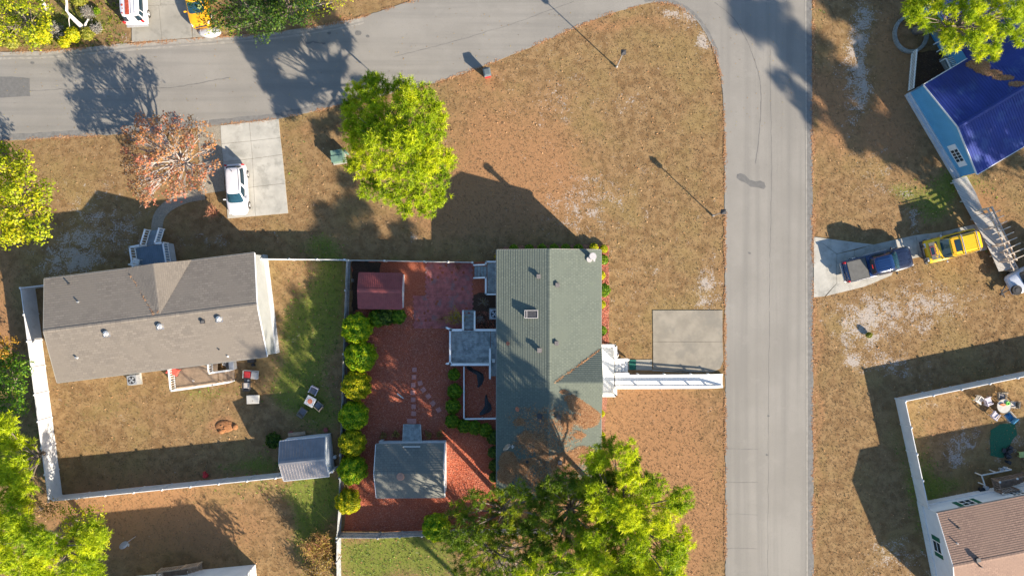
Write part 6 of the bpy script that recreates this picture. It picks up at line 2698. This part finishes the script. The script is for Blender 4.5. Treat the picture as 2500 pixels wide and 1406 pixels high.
t = thing('dead_tree', 'bleached white dead trunk leaning over the thicket at the top left', 'tree', G(206, 74))
m = MB()
m.tube([G(210, 76, 0), G(200, 66, .6), G(183, 50, 1.5), G(170, 38, 2.2), G(163, 26, 2.8), G(163, 8, 3.6), G(160, -10, 4.2)], [.22, .2, .18, .15, .12, .09, .06], 8)
m.build('trunk', M['bark_pale'], t, world=True, smooth=True)
m = MB()
m.tube([G(206, 72, .2), G(209, 58, 1.0), G(215, 48, 1.5)], [.12, .09, .05], 6)
m.tube([G(170, 38, 2.2), G(168, 50, 2.0), G(170, 66, 1.8)], [.05, .03, .015], 5)
m.build('branch', M['bark_pale'], t, world=True)
t = thing('dead_tree', 'short forked white stump at the very top left', 'tree', G(112, 20))
m = MB()
m.tube([G(112, 22, 0), G(106, 10, .9), G(101, -4, 1.8), G(97, -20, 2.6)], [.2, .16, .12, .07], 8)
m.tube([G(112, 22, .1), G(118, 14, .6)], [.14, .08], 6)
m.build('trunk', M['bark_pale'], t, world=True, smooth=True)

# darker trees along the top
lob = region_lobes([(600, 22, 90, 42), (560, 45, 50, 30), (640, 55, 50, 25), (540, -10, 60, 40)], 34, 3.0, 6.5, .7, 1.2)
leafy('dark evergreen tree overhanging the street beside the amber car', G(620, 40), G(600, 10, 5.6), lob, .22, 300, .10, 'dark_leaf', 'evergreen_tree', tintv=.3, twigs=2)
lob = region_lobes([(700, 30, 48, 40), (680, 0, 50, 30), (735, 10, 30, 30)], 18, 2.5, 6.0, .6, 1.1)
leafy('darkest evergreen tree at the top, right of the overhanging one', G(710, 42), G(700, 15, 5.2), lob, .2, 300, .10, 'dark_leaf', 'evergreen_tree', tintv=.4, twigs=2)
lob = region_lobes([(765, 18, 45, 28), (820, 5, 30, 20), (540, 72, 30, 10)], 14, 1.2, 2.6, .5, .8)
leafy('thin olive thicket at the top between the evergreens and the street bend', G(780, 18), G(775, 10, 2.4), lob, .08, 160, .08, 'yellow_leaf', 'thicket', tintv=.2)
t = thing('dead_tree', 'white dead branch showing among the dark trees at the top', 'tree', G(782, 10))
m = MB()
m.tube([G(783, 12, .2), G(776, 6, 1.0), G(766, 0, 1.4), G(758, -6, 1.8)], [.10, .08, .05, .03], 6)
m.tube([G(779, 8, .8), G(782, -4, 1.6)], [.06, .03], 5)
m.build('trunk', M['bark_pale'], t, world=True)

# pines along the south of the green-roofed house
lob = region_lobes([(1570, 1260, 105, 85), (1610, 1350, 60, 70), (1500, 1330, 80, 80), (1490, 1130, 55, 38), (1520, 1160, 40, 30), (1480, 1220, 60, 40)], 66, 8.5, 13.5, .75, 1.4, False)
lob += px_lobes([(1530, 1262, 13.6, 1.1), (1500, 1240, 12.5, 1.0), (1555, 1290, 12.8, 1.0), (1545, 1235, 12.6, .9)])
pine('tall bright pine at the south-east corner of the green-roofed house', G(1500, 1235), G(1530, 1260, 13.5), lob, .3, 56, 24, 'pine', .34, .048, .5)
lob = region_lobes([(1400, 1240, 90, 75), (1370, 1330, 90, 70), (1440, 1180, 50, 35)], 32, 7.5, 12.5, .7, 1.2, False)
pine('tall darker pine leaning over the south end of the green-roofed house', G(1400, 1225), G(1390, 1250, 12), lob, .28, 42, 24, 'pine_dark', .34, .048, .5)
lob = region_lobes([(1210, 1255, 100, 52), (1290, 1230, 60, 40), (1150, 1290, 50, 45)], 25, 6.5, 10.5, .7, 1.15, False)
pine('olive pine west of the tall dark one, above the mulch corner', G(1245, 1235), G(1220, 1250, 10), lob, .24, 28, 24, 'pine_dark', .34, .048, .45)
lob = region_lobes([(1180, 1360, 80, 55), (1260, 1350, 60, 50), (1130, 1330, 40, 30)], 26, 5.5, 9.5, .7, 1.2, False)
pine('thin pine with bare grey limbs at the bottom edge', G(1215, 1330), G(1200, 1350, 9.5), lob, .22, 24, 24, 'pine_dark', .34, .048, .3)
lob = region_lobes([(1420, 1400, 160, 60), (1560, 1420, 110, 50)], 32, 7.0, 12.0, .75, 1.25, False)
pine('tall bright pine cut off by the bottom edge', G(1420, 1340), G(1450, 1400, 12.5), lob, .28, 34, 24, 'pine', .34, .048, .5)
bare_shrub('bare_tree', 'grey leafless tree between the pines at the bottom edge', G(1235, 1345), 2.6, 6.0, 'twig_grey', 46, 'moss_twig', 700, .05, .05)

# pine over the blue house
lob = region_lobes([(2330, 40, 105, 48), (2400, 85, 80, 52), (2460, 40, 60, 60), (2340, 95, 50, 28), (2250, 30, 38, 30)], 62, 5.0, 8.5, .6, 1.1)
pine('bright pine spreading over the blue house at the upper right', G(2235, 76), G(2360, 60, 7.6), lob, .30, 50, 24, 'pine', .34, .048, .3)
t = thing('palm_tree', 'small golden palm at the edge of the ring planter', 'palm', G(2278, 84))
m = MB()
m.tube([(0, 0, 0), (0, 0, 1.5)], [.16, .12], 8)
m.build('trunk', M['bark'], t)
C = []
V = []
for k in range(26):
    a = k * 2.4
    for j in range(26):
        f = j / 25
        r_ = .15 + f * .85
        z_ = 1.6 + .35 * math.sin(f * 2.6) - .35 * f * f
        C.append((math.cos(a) * r_, math.sin(a) * r_, z_, a, f))
C = np.array(C)
P = C[:, :3]
ax = np.stack([-np.sin(C[:, 3]), np.cos(C[:, 3]), np.zeros(len(C))], 1)
rd = np.stack([np.cos(C[:, 3]), np.sin(C[:, 3]), np.zeros(len(C))], 1)
L = (.28 * np.sin(np.clip(C[:, 4], .08, 1) * 2.8) + .05)[:, None]
for sg in (-1, 1):
    V.append(np.stack([P - rd * .02, P + rd * .02, P + ax * L * sg + rd * L * .6 + np.array([0, 0, -.05])], 1).reshape(-1, 3))
V = np.concatenate(V) + np.array(t.location)
raw_mesh('fronds', V, 3, M['gold_leaf'], t, rng.uniform(0, 1, len(V) // 3))

# round clipped shrubs along the garden fence
M['shrub_gold'] = leaf_mat('golden_shrub_leaves', [(0, (.07, .16, .006)), (.5, (.33, .40, .008)), (1, (.72, .58, .01))])
rows = [((872, 801), 1.30, 2.6), ((883, 870), 1.28, 2.5), ((871, 941), 1.28, 2.4), ((864, 1015), 1.18, 2.3), ((860, 1079), 1.18, 2.3), ((859, 1146), 1.18, 2.3), ((851, 1222), 1.08, 2.1)]
names = ['northernmost of the seven round clipped shrubs, next to the red shed', 'second round clipped shrub from the north in the fence row', 'third round clipped shrub from the north in the fence row',
         'middle, fourth of the seven round clipped shrubs in the fence row', 'fifth round clipped shrub from the north, level with the slate shed gable', 'sixth round clipped shrub from the north, beside the slate-roofed shed',
         'southernmost and smallest round clipped shrub in the fence row']
sh0 = None
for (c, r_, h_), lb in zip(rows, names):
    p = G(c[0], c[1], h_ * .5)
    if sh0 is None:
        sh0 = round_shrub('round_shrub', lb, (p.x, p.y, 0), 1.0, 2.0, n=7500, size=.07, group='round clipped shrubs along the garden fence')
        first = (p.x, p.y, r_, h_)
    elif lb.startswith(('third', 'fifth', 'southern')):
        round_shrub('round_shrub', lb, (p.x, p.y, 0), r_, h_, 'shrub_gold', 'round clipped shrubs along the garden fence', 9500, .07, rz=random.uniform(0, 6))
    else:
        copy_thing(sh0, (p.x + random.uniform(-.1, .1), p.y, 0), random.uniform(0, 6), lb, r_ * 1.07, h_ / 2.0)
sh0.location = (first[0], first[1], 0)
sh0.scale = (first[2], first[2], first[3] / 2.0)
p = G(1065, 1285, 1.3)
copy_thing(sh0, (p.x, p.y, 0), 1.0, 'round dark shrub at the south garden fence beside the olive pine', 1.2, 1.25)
for k, (x, y, r_, h_) in enumerate(((925, 776, .75, 1.5), (948, 770, .8, 1.7), (975, 770, .7, 1.5))):
    round_shrub('glossy_shrub', ['left one of three glossy shrubs south of the red shed', 'middle one of three glossy shrubs south of the red shed', 'right one of three glossy shrubs south of the red shed'][k],
                (*gp(x, y), 0), r_, h_, 'dark_leaf' if k == 1 else 'green_leaf', 'glossy shrubs south of the red shed', 2600, .11)
for k, (x, y, r_) in enumerate(((1110, 912, .52), (1112, 952, .66), (1108, 988, .66), (1106, 1024, .62))):
    round_shrub('low_shrub', ['yellow-tipped low shrub at the deck corner beside the pen', 'second low shrub south of the deck beside the pen', 'third low shrub south of the deck beside the pen',
                              'fourth low shrub at the south-west corner of the pen'][k], (*gp(x, y), 0), r_, 1.1, 'green_leaf', 'low shrubs along the west side of the pen', 2400, .08)
for k, (x, y, r_) in enumerate(((1135, 1036, .6), (1160, 1040, .62), (1186, 1046, .6), (1206, 1064, .6), (1206, 1100, .5), (1208, 1132, .5), (1206, 1160, .4))):
    round_shrub('low_shrub', ['low shrub at the south side of the pen, first from its corner', 'low shrub at the south side of the pen, second from its corner', 'low shrub at the south side of the pen, third from its corner',
                              'low shrub against the house wall just south of the pen', 'low shrub against the house wall under the roof dish', 'low shrub against the house wall south of the roof dish',
                              'last small shrub at the south end of the west wall'][k], (*gp(x, y), 0), r_, 1.0, 'green_leaf' if k < 3 else 'dark_leaf', 'low shrubs between the pen and the house wall', 2000, .08)
fd = [(1254, 607), (1292, 607), (1323, 606), (1352, 606), (1380, 606), (1411, 606)]
for k, (x, y) in enumerate(fd):
    round_shrub('foundation_shrub', 'shaded shrub number %s along the north wall of the green-roofed house' % ['one', 'two', 'three', 'four', 'five', 'six'][k], (*gp(x, y + 2), 0), .42, .8,
                'green_leaf', 'foundation shrubs on the north wall', 1200, .08)
fe = [((1448, 606), .40, 'sunlit shrub at the north-east corner under the flue'), ((1473, 608), .34, 'shrub outside the north-east corner'), ((1472, 634), .42, 'first shrub on the east wall south of the corner'),
      ((1466, 672), .38, 'second shrub on the east wall'), ((1472, 708), .58, 'largest shrub on the east wall'), ((1467, 743), .36, 'shrub on the east wall south of the largest'), ((1468, 806), .42, 'shrub on the east wall nearest the white deck'),
      ((1467, 1008), .30, 'small shrub on the east wall south of the deck'), ((1466, 1060), .34, 'southern small shrub on the east wall')]
for (c, r_, lb) in fe:
    round_shrub('foundation_shrub', lb, (*gp(*c), 0), r_, r_ * 1.7, 'yellow_leaf' if r_ < .41 else 'green_leaf', 'foundation shrubs on the east wall', 1500, .08)
round_shrub('foundation_shrub', 'single yellow flowering plant at the north-west corner of the green-roofed house', (*gp(1213, 627), 0), .22, .6, 'gold_leaf', None, 500, .06)
round_shrub('weed_clump', 'lone green weed clump on the sandy verge right of the street', (*gp(2118, 817), 0), .26, .5, 'scrub_leaf', None, 800, .07)

bare_shrub('bare_shrub', 'bare reddish shrub by the picket fence and the north-west deck', G(1118, 652), .85, 1.2, 'twig_red', 34)
bare_shrub('bare_shrub', 'bare tan shrub beside the forsythia at the deck stairs', G(1080, 778), .75, 1.2, 'twig_red', 34)
bare_shrub('forsythia', 'yellow-green leggy shrub beside the deck stairs', G(1112, 772), .95, 1.7, 'twig_grey', 30, 'gold_leaf', 900, .05)
bare_shrub('bare_shrub', 'faded shrub between the deck stairs and the air conditioner', G(1172, 778), .5, .8, 'twig_grey', 26, 'moss_twig', 300, .04)
bare_shrub('bare_shrub', 'withered shrub in the brown bed below the north-west deck', G(1180, 738), .6, .7, 'twig_grey', 26, 'brown_leaf', 300, .04)
bare_shrub('crape_myrtle', 'leafless orange-brown shrub beside the white hatchback', G(530, 522), .85, 2.0, 'twig_red', 44, 'brown_leaf', 350, .04, .02)
bare_shrub('brown_shrub', 'tall dry brown shrub beside the south-west garden fence corner', G(782, 1316), 1.5, 3.2, 'twig_red', 60, 'brown_leaf', 4200, .07, .03)
bare_shrub('brown_shrub', 'yellowing tangled shrub between the dry brown shrub and the board fence', G(808, 1352), 1.1, 2.2, 'twig_grey', 40, 'brown_leaf', 2800, .07, .02)
bare_shrub('brown_shrub', 'lower dry shrub at the bottom edge', G(775, 1392), 1.2, 1.8, 'twig_grey', 40, 'brown_leaf', 1800, .07, .02)
for k, (x, y) in enumerate(((938, 1060), (967, 1058), (1046, 1058), (1074, 1058))):
    bare_shrub('wilted_plant', ['wilted plant left of the wooden ramp, outer one', 'wilted plant left of the wooden ramp, inner one', 'wilted plant right of the wooden ramp, inner one', 'wilted plant right of the wooden ramp, outer one'][k],
               G(x, y), .42, .6, 'twig_red', 14, 'brown_leaf', 220, .09, group='wilted plants in front of the slate-roofed shed')
round_shrub('wild_shrub', 'dark weedy shrub by the north-west corner of the taupe shed', G(672, 1072), .7, .8, 'dark_leaf', None, 1500, .09)

# trees just outside the picture whose shadows fall into it
OFF = [(2700, 850, 20, 3.4, 'pine beyond the right edge south of the pale van, nearest the picture'), (2805, 905, 21, 3.2, 'pine beyond the right edge south of the pale van, further out'),
       (2640, 780, 16, 2.8, 'smaller pine beyond the right edge just below the pale van'),
       (2690, 480, 12, 3.2, 'pine beyond the right edge level with the blue roof'), (2740, 620, 14, 3.0, 'pine beyond the right edge, level with the pergola'),
       (2900, 780, 19, 3.6, 'tallest pine well beyond the pale van'), (2870, 600, 15, 3.4, 'pine far beyond the blue house roof'), (2810, 470, 13, 3.2, 'pine beyond the right edge level with the blue ridge'), (2810, 700, 17, 3.4, 'pine beyond the right edge between the pergola and the pale van'),
       (1690, 1470, 21, 2.6, 'tall pine beyond the bottom edge, nearest the green-roofed house'), (1480, 1615, 22, 2.6, 'tall pine beyond the bottom edge, left of its row'),
       (1850, 1620, 21, 2.3, 'tall pine beyond the bottom edge beside the street'), (1560, 1740, 23, 2.8, 'tall pine beyond the bottom edge, middle of its row'),
       (1470, 1735, 23, 2.6, 'tall pine beyond the bottom edge, furthest left at the back')]
proto = None
for k, (x, y, h_, rr, lb) in enumerate(OFF):
    b = G(x, y)
    if proto is None or k == 9:
        lob = []
        ph, pr = h_, rr
        while len(lob) < 26:
            a, k_ = random.uniform(0, 2 * PI), math.sqrt(random.random())
            f = random.uniform(.42, .97)
            w_ = rr * (1.05 - .75 * max(0, (f - .55) / .45))
            lob.append((b.x + math.cos(a) * w_ * k_, b.y + math.sin(a) * w_ * k_, h_ * f, random.uniform(.8, 1.25)))
        proto = pine(lb, b, (b.x, b.y, h_), lob, .27, 34 if k == 0 else 7, 12, 'pine_dark', .38, .11, .42, group='pines beyond the edges')
    else:
        q = copy_thing(proto, b, random.uniform(0, 6), lb, rr / pr, h_ / ph)
for k, (x, y, h_, rr) in enumerate(((-60, 560, 7, 2.2), (700, 1480, 5.0, 1.6))):
    b = G(x, y)
    lob = [(b.x + random.uniform(-1, 1) * rr, b.y + random.uniform(-1, 1) * rr, h_ * random.uniform(.6, 1), random.uniform(.8, 1.2)) for _ in range(10)]
    leafy(['leafy tree beyond the left edge', 'leafy tree beyond the bottom edge'][k], b, (b.x, b.y, h_), lob, .2, 200, .12, 'yellow_leaf')

# ---------------------------------------------------------------- litter: straw, chips, tufts
def scatter_flat(name, P, length, width, mat, label, tilt=.25, kind='stuff', tint=None, parent=None):
    n = len(P)
    a = rng.uniform(0, 2 * PI, n)
    D = unit(np.stack([np.cos(a), np.sin(a), rng.normal(0, tilt, n)], 1))
    W = unit(np.stack([-np.sin(a), np.cos(a), rng.normal(0, tilt, n)], 1)) * width / 2
    L = (length * rng.uniform(.5, 1.2, n))[:, None] / 2
    V = np.stack([P - D * L - W, P + D * L - W, P + D * L + W, P - D * L + W], 1).reshape(-1, 3)
    o = raw_mesh(name, V, 4, M[mat], parent, rng.uniform(0, 1, n) if tint is None else tint, kind)
    if label:
        o['label'] = label
    return o


def roof_straw(house, blobs, dens, name, part_label=None):
    pts = []
    for (px, py, rx, ry, k) in blobs:
        n = int(dens * rx * ry * k)
        for _ in range(n):
            a, r_ = random.uniform(0, 2 * PI), math.sqrt(random.random()) * (1 + .25 * math.sin(random.uniform(0, 6)))
            x, y = px + rx * r_ * math.cos(a), py + ry * r_ * math.sin(a)
            p = house.on_roof(x, y, .03)
            lx, ly = house.local(p.x, p.y)
            if abs(lx) < house.ex and abs(ly) < house.ey:
                pts.append((p.x, p.y, p.z + random.uniform(.02, .06)))
    P = np.array(pts)
    return scatter_flat(name, P, .22, .028, 'straw', part_label, .12, 'stuff', parent=house.t)


roof_straw(gr, [(1415, 985, 24, 18, .9), (1443, 1008, 20, 28, 1.3), (1395, 972, 16, 8, .35), (1378, 957, 10, 4, .4), (1240, 1128, 18, 22, 1.6), (1235, 1160, 17, 16, 2.2), (1262, 1142, 20, 12, 1.0), (1292, 1127, 12, 7, .8),
                (1318, 1092, 10, 18, .5), (1300, 1080, 40, 26, .10), (1284, 1068, 18, 14, .3), (1330, 1105, 9, 12, .6), (1392, 1118, 36, 14, .5), (1360, 1136, 12, 16, .7), (1380, 1150, 30, 8, .6), (1425, 1108, 26, 16, .5), (1415, 1062, 13, 7, .5),
                (1385, 1030, 14, 22, .3), (1408, 1022, 10, 12, .4), (1430, 1030, 16, 14, .5), (1330, 1020, 80, 30, .03), (1340, 1150, 100, 50, .08), (1270, 1030, 14, 8, .25), (1350, 1060, 60, 40, .05)], 7.0, 'fallen_straw')
roof_straw(bh, [(2395, 163, 18, 13, 1.2), (2372, 158, 12, 7, .7), (2420, 178, 22, 6, 1.0), (2450, 190, 22, 5, .9), (2485, 206, 20, 5, .8)], 8.0, 'fallen_straw')
# straw in the roof valleys
pts = []
for (x0, y0, x1, y1, n, hs) in ((1354, 934, 1463, 856, 190, gr), (318, 672, 376, 768, 45, gh), (452, 648, 384, 764, 25, gh)):
    for _ in range(n):
        f = random.random()
        p = hs.on_roof(x0 + (x1 - x0) * f + random.gauss(0, 1.1), y0 + (y1 - y0) * f + random.gauss(0, 1.1), .05)
        pts.append((p.x, p.y, p.z + .07))
o = scatter_flat('valley_straw', np.array(pts), .15, .03, 'straw', 'pine straw caught in the roof valleys')


def in_poly(px, py, poly):
    inside = np.zeros(len(px), bool)
    n = len(poly)
    j = n - 1
    for i in range(n):
        xi, yi = poly[i]
        xj, yj = poly[j]
        c = ((yi > py) != (yj > py)) & (px < (xj - xi) * (py - yi) / (yj - yi + 1e-12) + xi)
        inside ^= c
        j = i
    return inside


road_p = list(upper) + right_edge + lower
HARD = [road_p, [(536, 290), (682, 288), (706, 524), (555, 536)], [(484, 305), (540, 304), (552, 470), (494, 476)], [(320, -60), (472, -60), (472, 92), (322, 106)], [(1592, 756), (1766, 756), (1768, 880), (1740, 910), (1532, 905), (1532, 876), (1592, 876)],
        [(1990, 578), (2100, 592), (2392, 543), (2412, 612), (2240, 642), (2110, 701), (2018, 725), (1990, 725)], [(836, 634), (1224, 636), (1224, 1300), (834, 1300)], [(1220, 600), (1486, 598), (1488, 840), (1450, 845), (1450, 1185), (1220, 1185)],
        [(165, 680), (655, 618), (685, 862), (195, 925)], [(2208, 226), (2560, 20), (2560, 330), (2340, 440)], [(2238, 1226), (2560, 1165), (2560, 1420), (2285, 1420)], [(2322, 436), (2360, 430), (2425, 516), (2482, 656), (2438, 664)],
        [(2000, 565), (2060, 560), (2060, 600), (1990, 600)], [(318, 596), (424, 588), (432, 655), (330, 668)], [(380, 480), (500, 468), (462, 490), (410, 520), (396, 560), (392, 575), (372, 575), (374, 530), (400, 500)]]


def lawn_points(n, x0=-60, x1=2560, y0=-40, y1=1450):
    px, py = rng.uniform(x0, x1, n), rng.uniform(y0, y1, n)
    ok = np.ones(n, bool)
    for h_ in HARD:
        ok &= ~in_poly(px, py, h_)
    return px[ok], py[ok]


def ground_tufts(name, label, px, py, nb, hgt, wid, mat, tint, lean=.7):
    n = len(px)
    B = np.stack([(px - 1250) * S, (703 - py) * S, np.zeros(n)], 1)
    B = np.repeat(B, nb, 0) + np.concatenate([rng.normal(0, .035, (n * nb, 2)), np.zeros((n * nb, 1))], 1)
    a = rng.uniform(0, 2 * PI, n * nb)
    D = np.stack([np.cos(a) * lean, np.sin(a) * lean, np.ones(n * nb)], 1) * (hgt * rng.uniform(.5, 1.25, n * nb))[:, None]
    W = np.stack([-np.sin(a), np.cos(a), np.zeros(n * nb)], 1) * wid / 2
    V = np.stack([B - W, B + W, B + D], 1).reshape(-1, 3)
    o = raw_mesh(name, V, 3, M[mat], None, np.clip(np.repeat(tint, nb) + rng.uniform(-.15, .15, n * nb), 0, 1), 'stuff')
    o['label'] = label
    return o


px, py = lawn_points(125000)
g = zone(px, py, GREEN)
s_ = zone(px, py, SAND)
keep = rng.uniform(0, 1, len(px)) > s_ * .9
px, py, g = px[keep], py[keep], g[keep]
tint = np.where(rng.uniform(0, 1, len(px)) < g * .45, 1.0, rng.uniform(0, .85, len(px)))
ground_tufts('lawn_tufts', 'short dry grass tufts all over the lawns', px, py, 4, .06, .035, 'grass_blade', tint)
# greener weeds
px, py = lawn_points(60000)
g = zone(px, py, GREEN)
keep = rng.uniform(0, 1, len(px)) < np.clip(g - .25, 0, 1) * .75
px, py = px[keep], py[keep]
ground_tufts('green_weeds', 'green weeds growing through the lawns', px, py, 6, .10, .06, 'weed', rng.uniform(0, 1, len(px)), 1.2)
# thicket floor
px, py = rng.uniform(-20, 300, 520), rng.uniform(-30, 118, 520)
keep = (py < 122 - px * .03)
ground_tufts('undergrowth', 'low yellow-green undergrowth at the top left', px[keep], py[keep], 9, .17, .07, 'scrub_leaf', rng.uniform(.1, 1, keep.sum()), 1.0)
# ragged straw along the street edges
E = []
for line, n, sd in ((upper[:88], 5200, 2.5), (arc[:150], 4200, 2.2), ([(1986, -20), (1984, 300), (1986, 700), (1987, 1420)], 5200, 2.2), ([(1769, 300), (1770, 700), (1771, 1420)], 3000, 1.6)):
    seg = list(zip(line[:-1], line[1:]))
    wt = [math.hypot(b[0] - a[0], b[1] - a[1]) for a, b in seg]
    for (a, b) in random.choices(seg, weights=wt, k=n):
        f = random.random()
        x, y = a[0] + (b[0] - a[0]) * f, a[1] + (b[1] - a[1]) * f
        wv = abs(math.sin(x * .055 + y * .045)) + .4
        if math.sin(x * .031 + y * .027) + math.sin(x * .083 - y * .071) + random.uniform(-1.2, 1.2) < -.1:
            continue
        E.append(((x + random.gauss(0, sd * wv) - 1250) * S, (703 - y - random.gauss(0, sd * wv)) * S, .045))
E = np.array(E)
scatter_flat('edge_straw', E, .20, .03, 'straw', 'orange pine straw gathered along the street edges', .15)
# mulch chips
px, py = rng.uniform(860, 1220, 30000), rng.uniform(760, 1295, 30000)
P = np.stack([(px - 1250) * S, (703 - py) * S, np.full(len(px), .025)], 1)
scatter_flat('mulch_chips', P, .09, .05, 'mulch_chip', 'loose red mulch chips over the garden', .5)
px, py = rng.uniform(1448, 1486, 3500), rng.uniform(600, 840, 3500)
P = np.stack([(px - 1250) * S, (703 - py) * S, np.full(len(px), .03)], 1)
scatter_flat('border_chips', P, .09, .05, 'mulch_chip', 'red mulch chips in the border along the east wall', .5)
# fallen leaves on the garden, patio and lawns
px, py = lawn_points(5000)
P = np.stack([(px - 1250) * S, (703 - py) * S, np.full(len(px), .07)], 1)
scatter_flat('fallen_leaves', P, .10, .07, 'straw', 'scattered pale fallen leaves on the lawns', .5)
n = 500
px, py = rng.uniform(0, 1950, n), rng.uniform(20, 330, n)
keep = in_poly(px, py, road_p)
P = np.stack([(px[keep] - 1250) * S, (703 - py[keep]) * S, np.full(keep.sum(), .05)], 1)
scatter_flat('street_leaves', P, .07, .05, 'brown_leaf', 'dark leaf specks scattered over the street', .3)
# orange earth heap
m = MB()
c = gp(549, 1040)
m.dome((c[0], c[1], 0), .85, .55, .16, 20, 5)
for k in range(9):
    m.dome((c[0] + random.gauss(0, .4), c[1] + random.gauss(0, .25), 0), random.uniform(.15, .35), random.uniform(.12, .3), random.uniform(.14, .26), 10, 3)
o = m.build('earth_heap', mulch_material('orange_earth', (.26, .11, .045), (.38, .19, .09), (.2, .1, .05)))
tag(o, 'small heap of orange earth in the middle of the fenced lawn', 'earth heap')
sharp(o, 80)
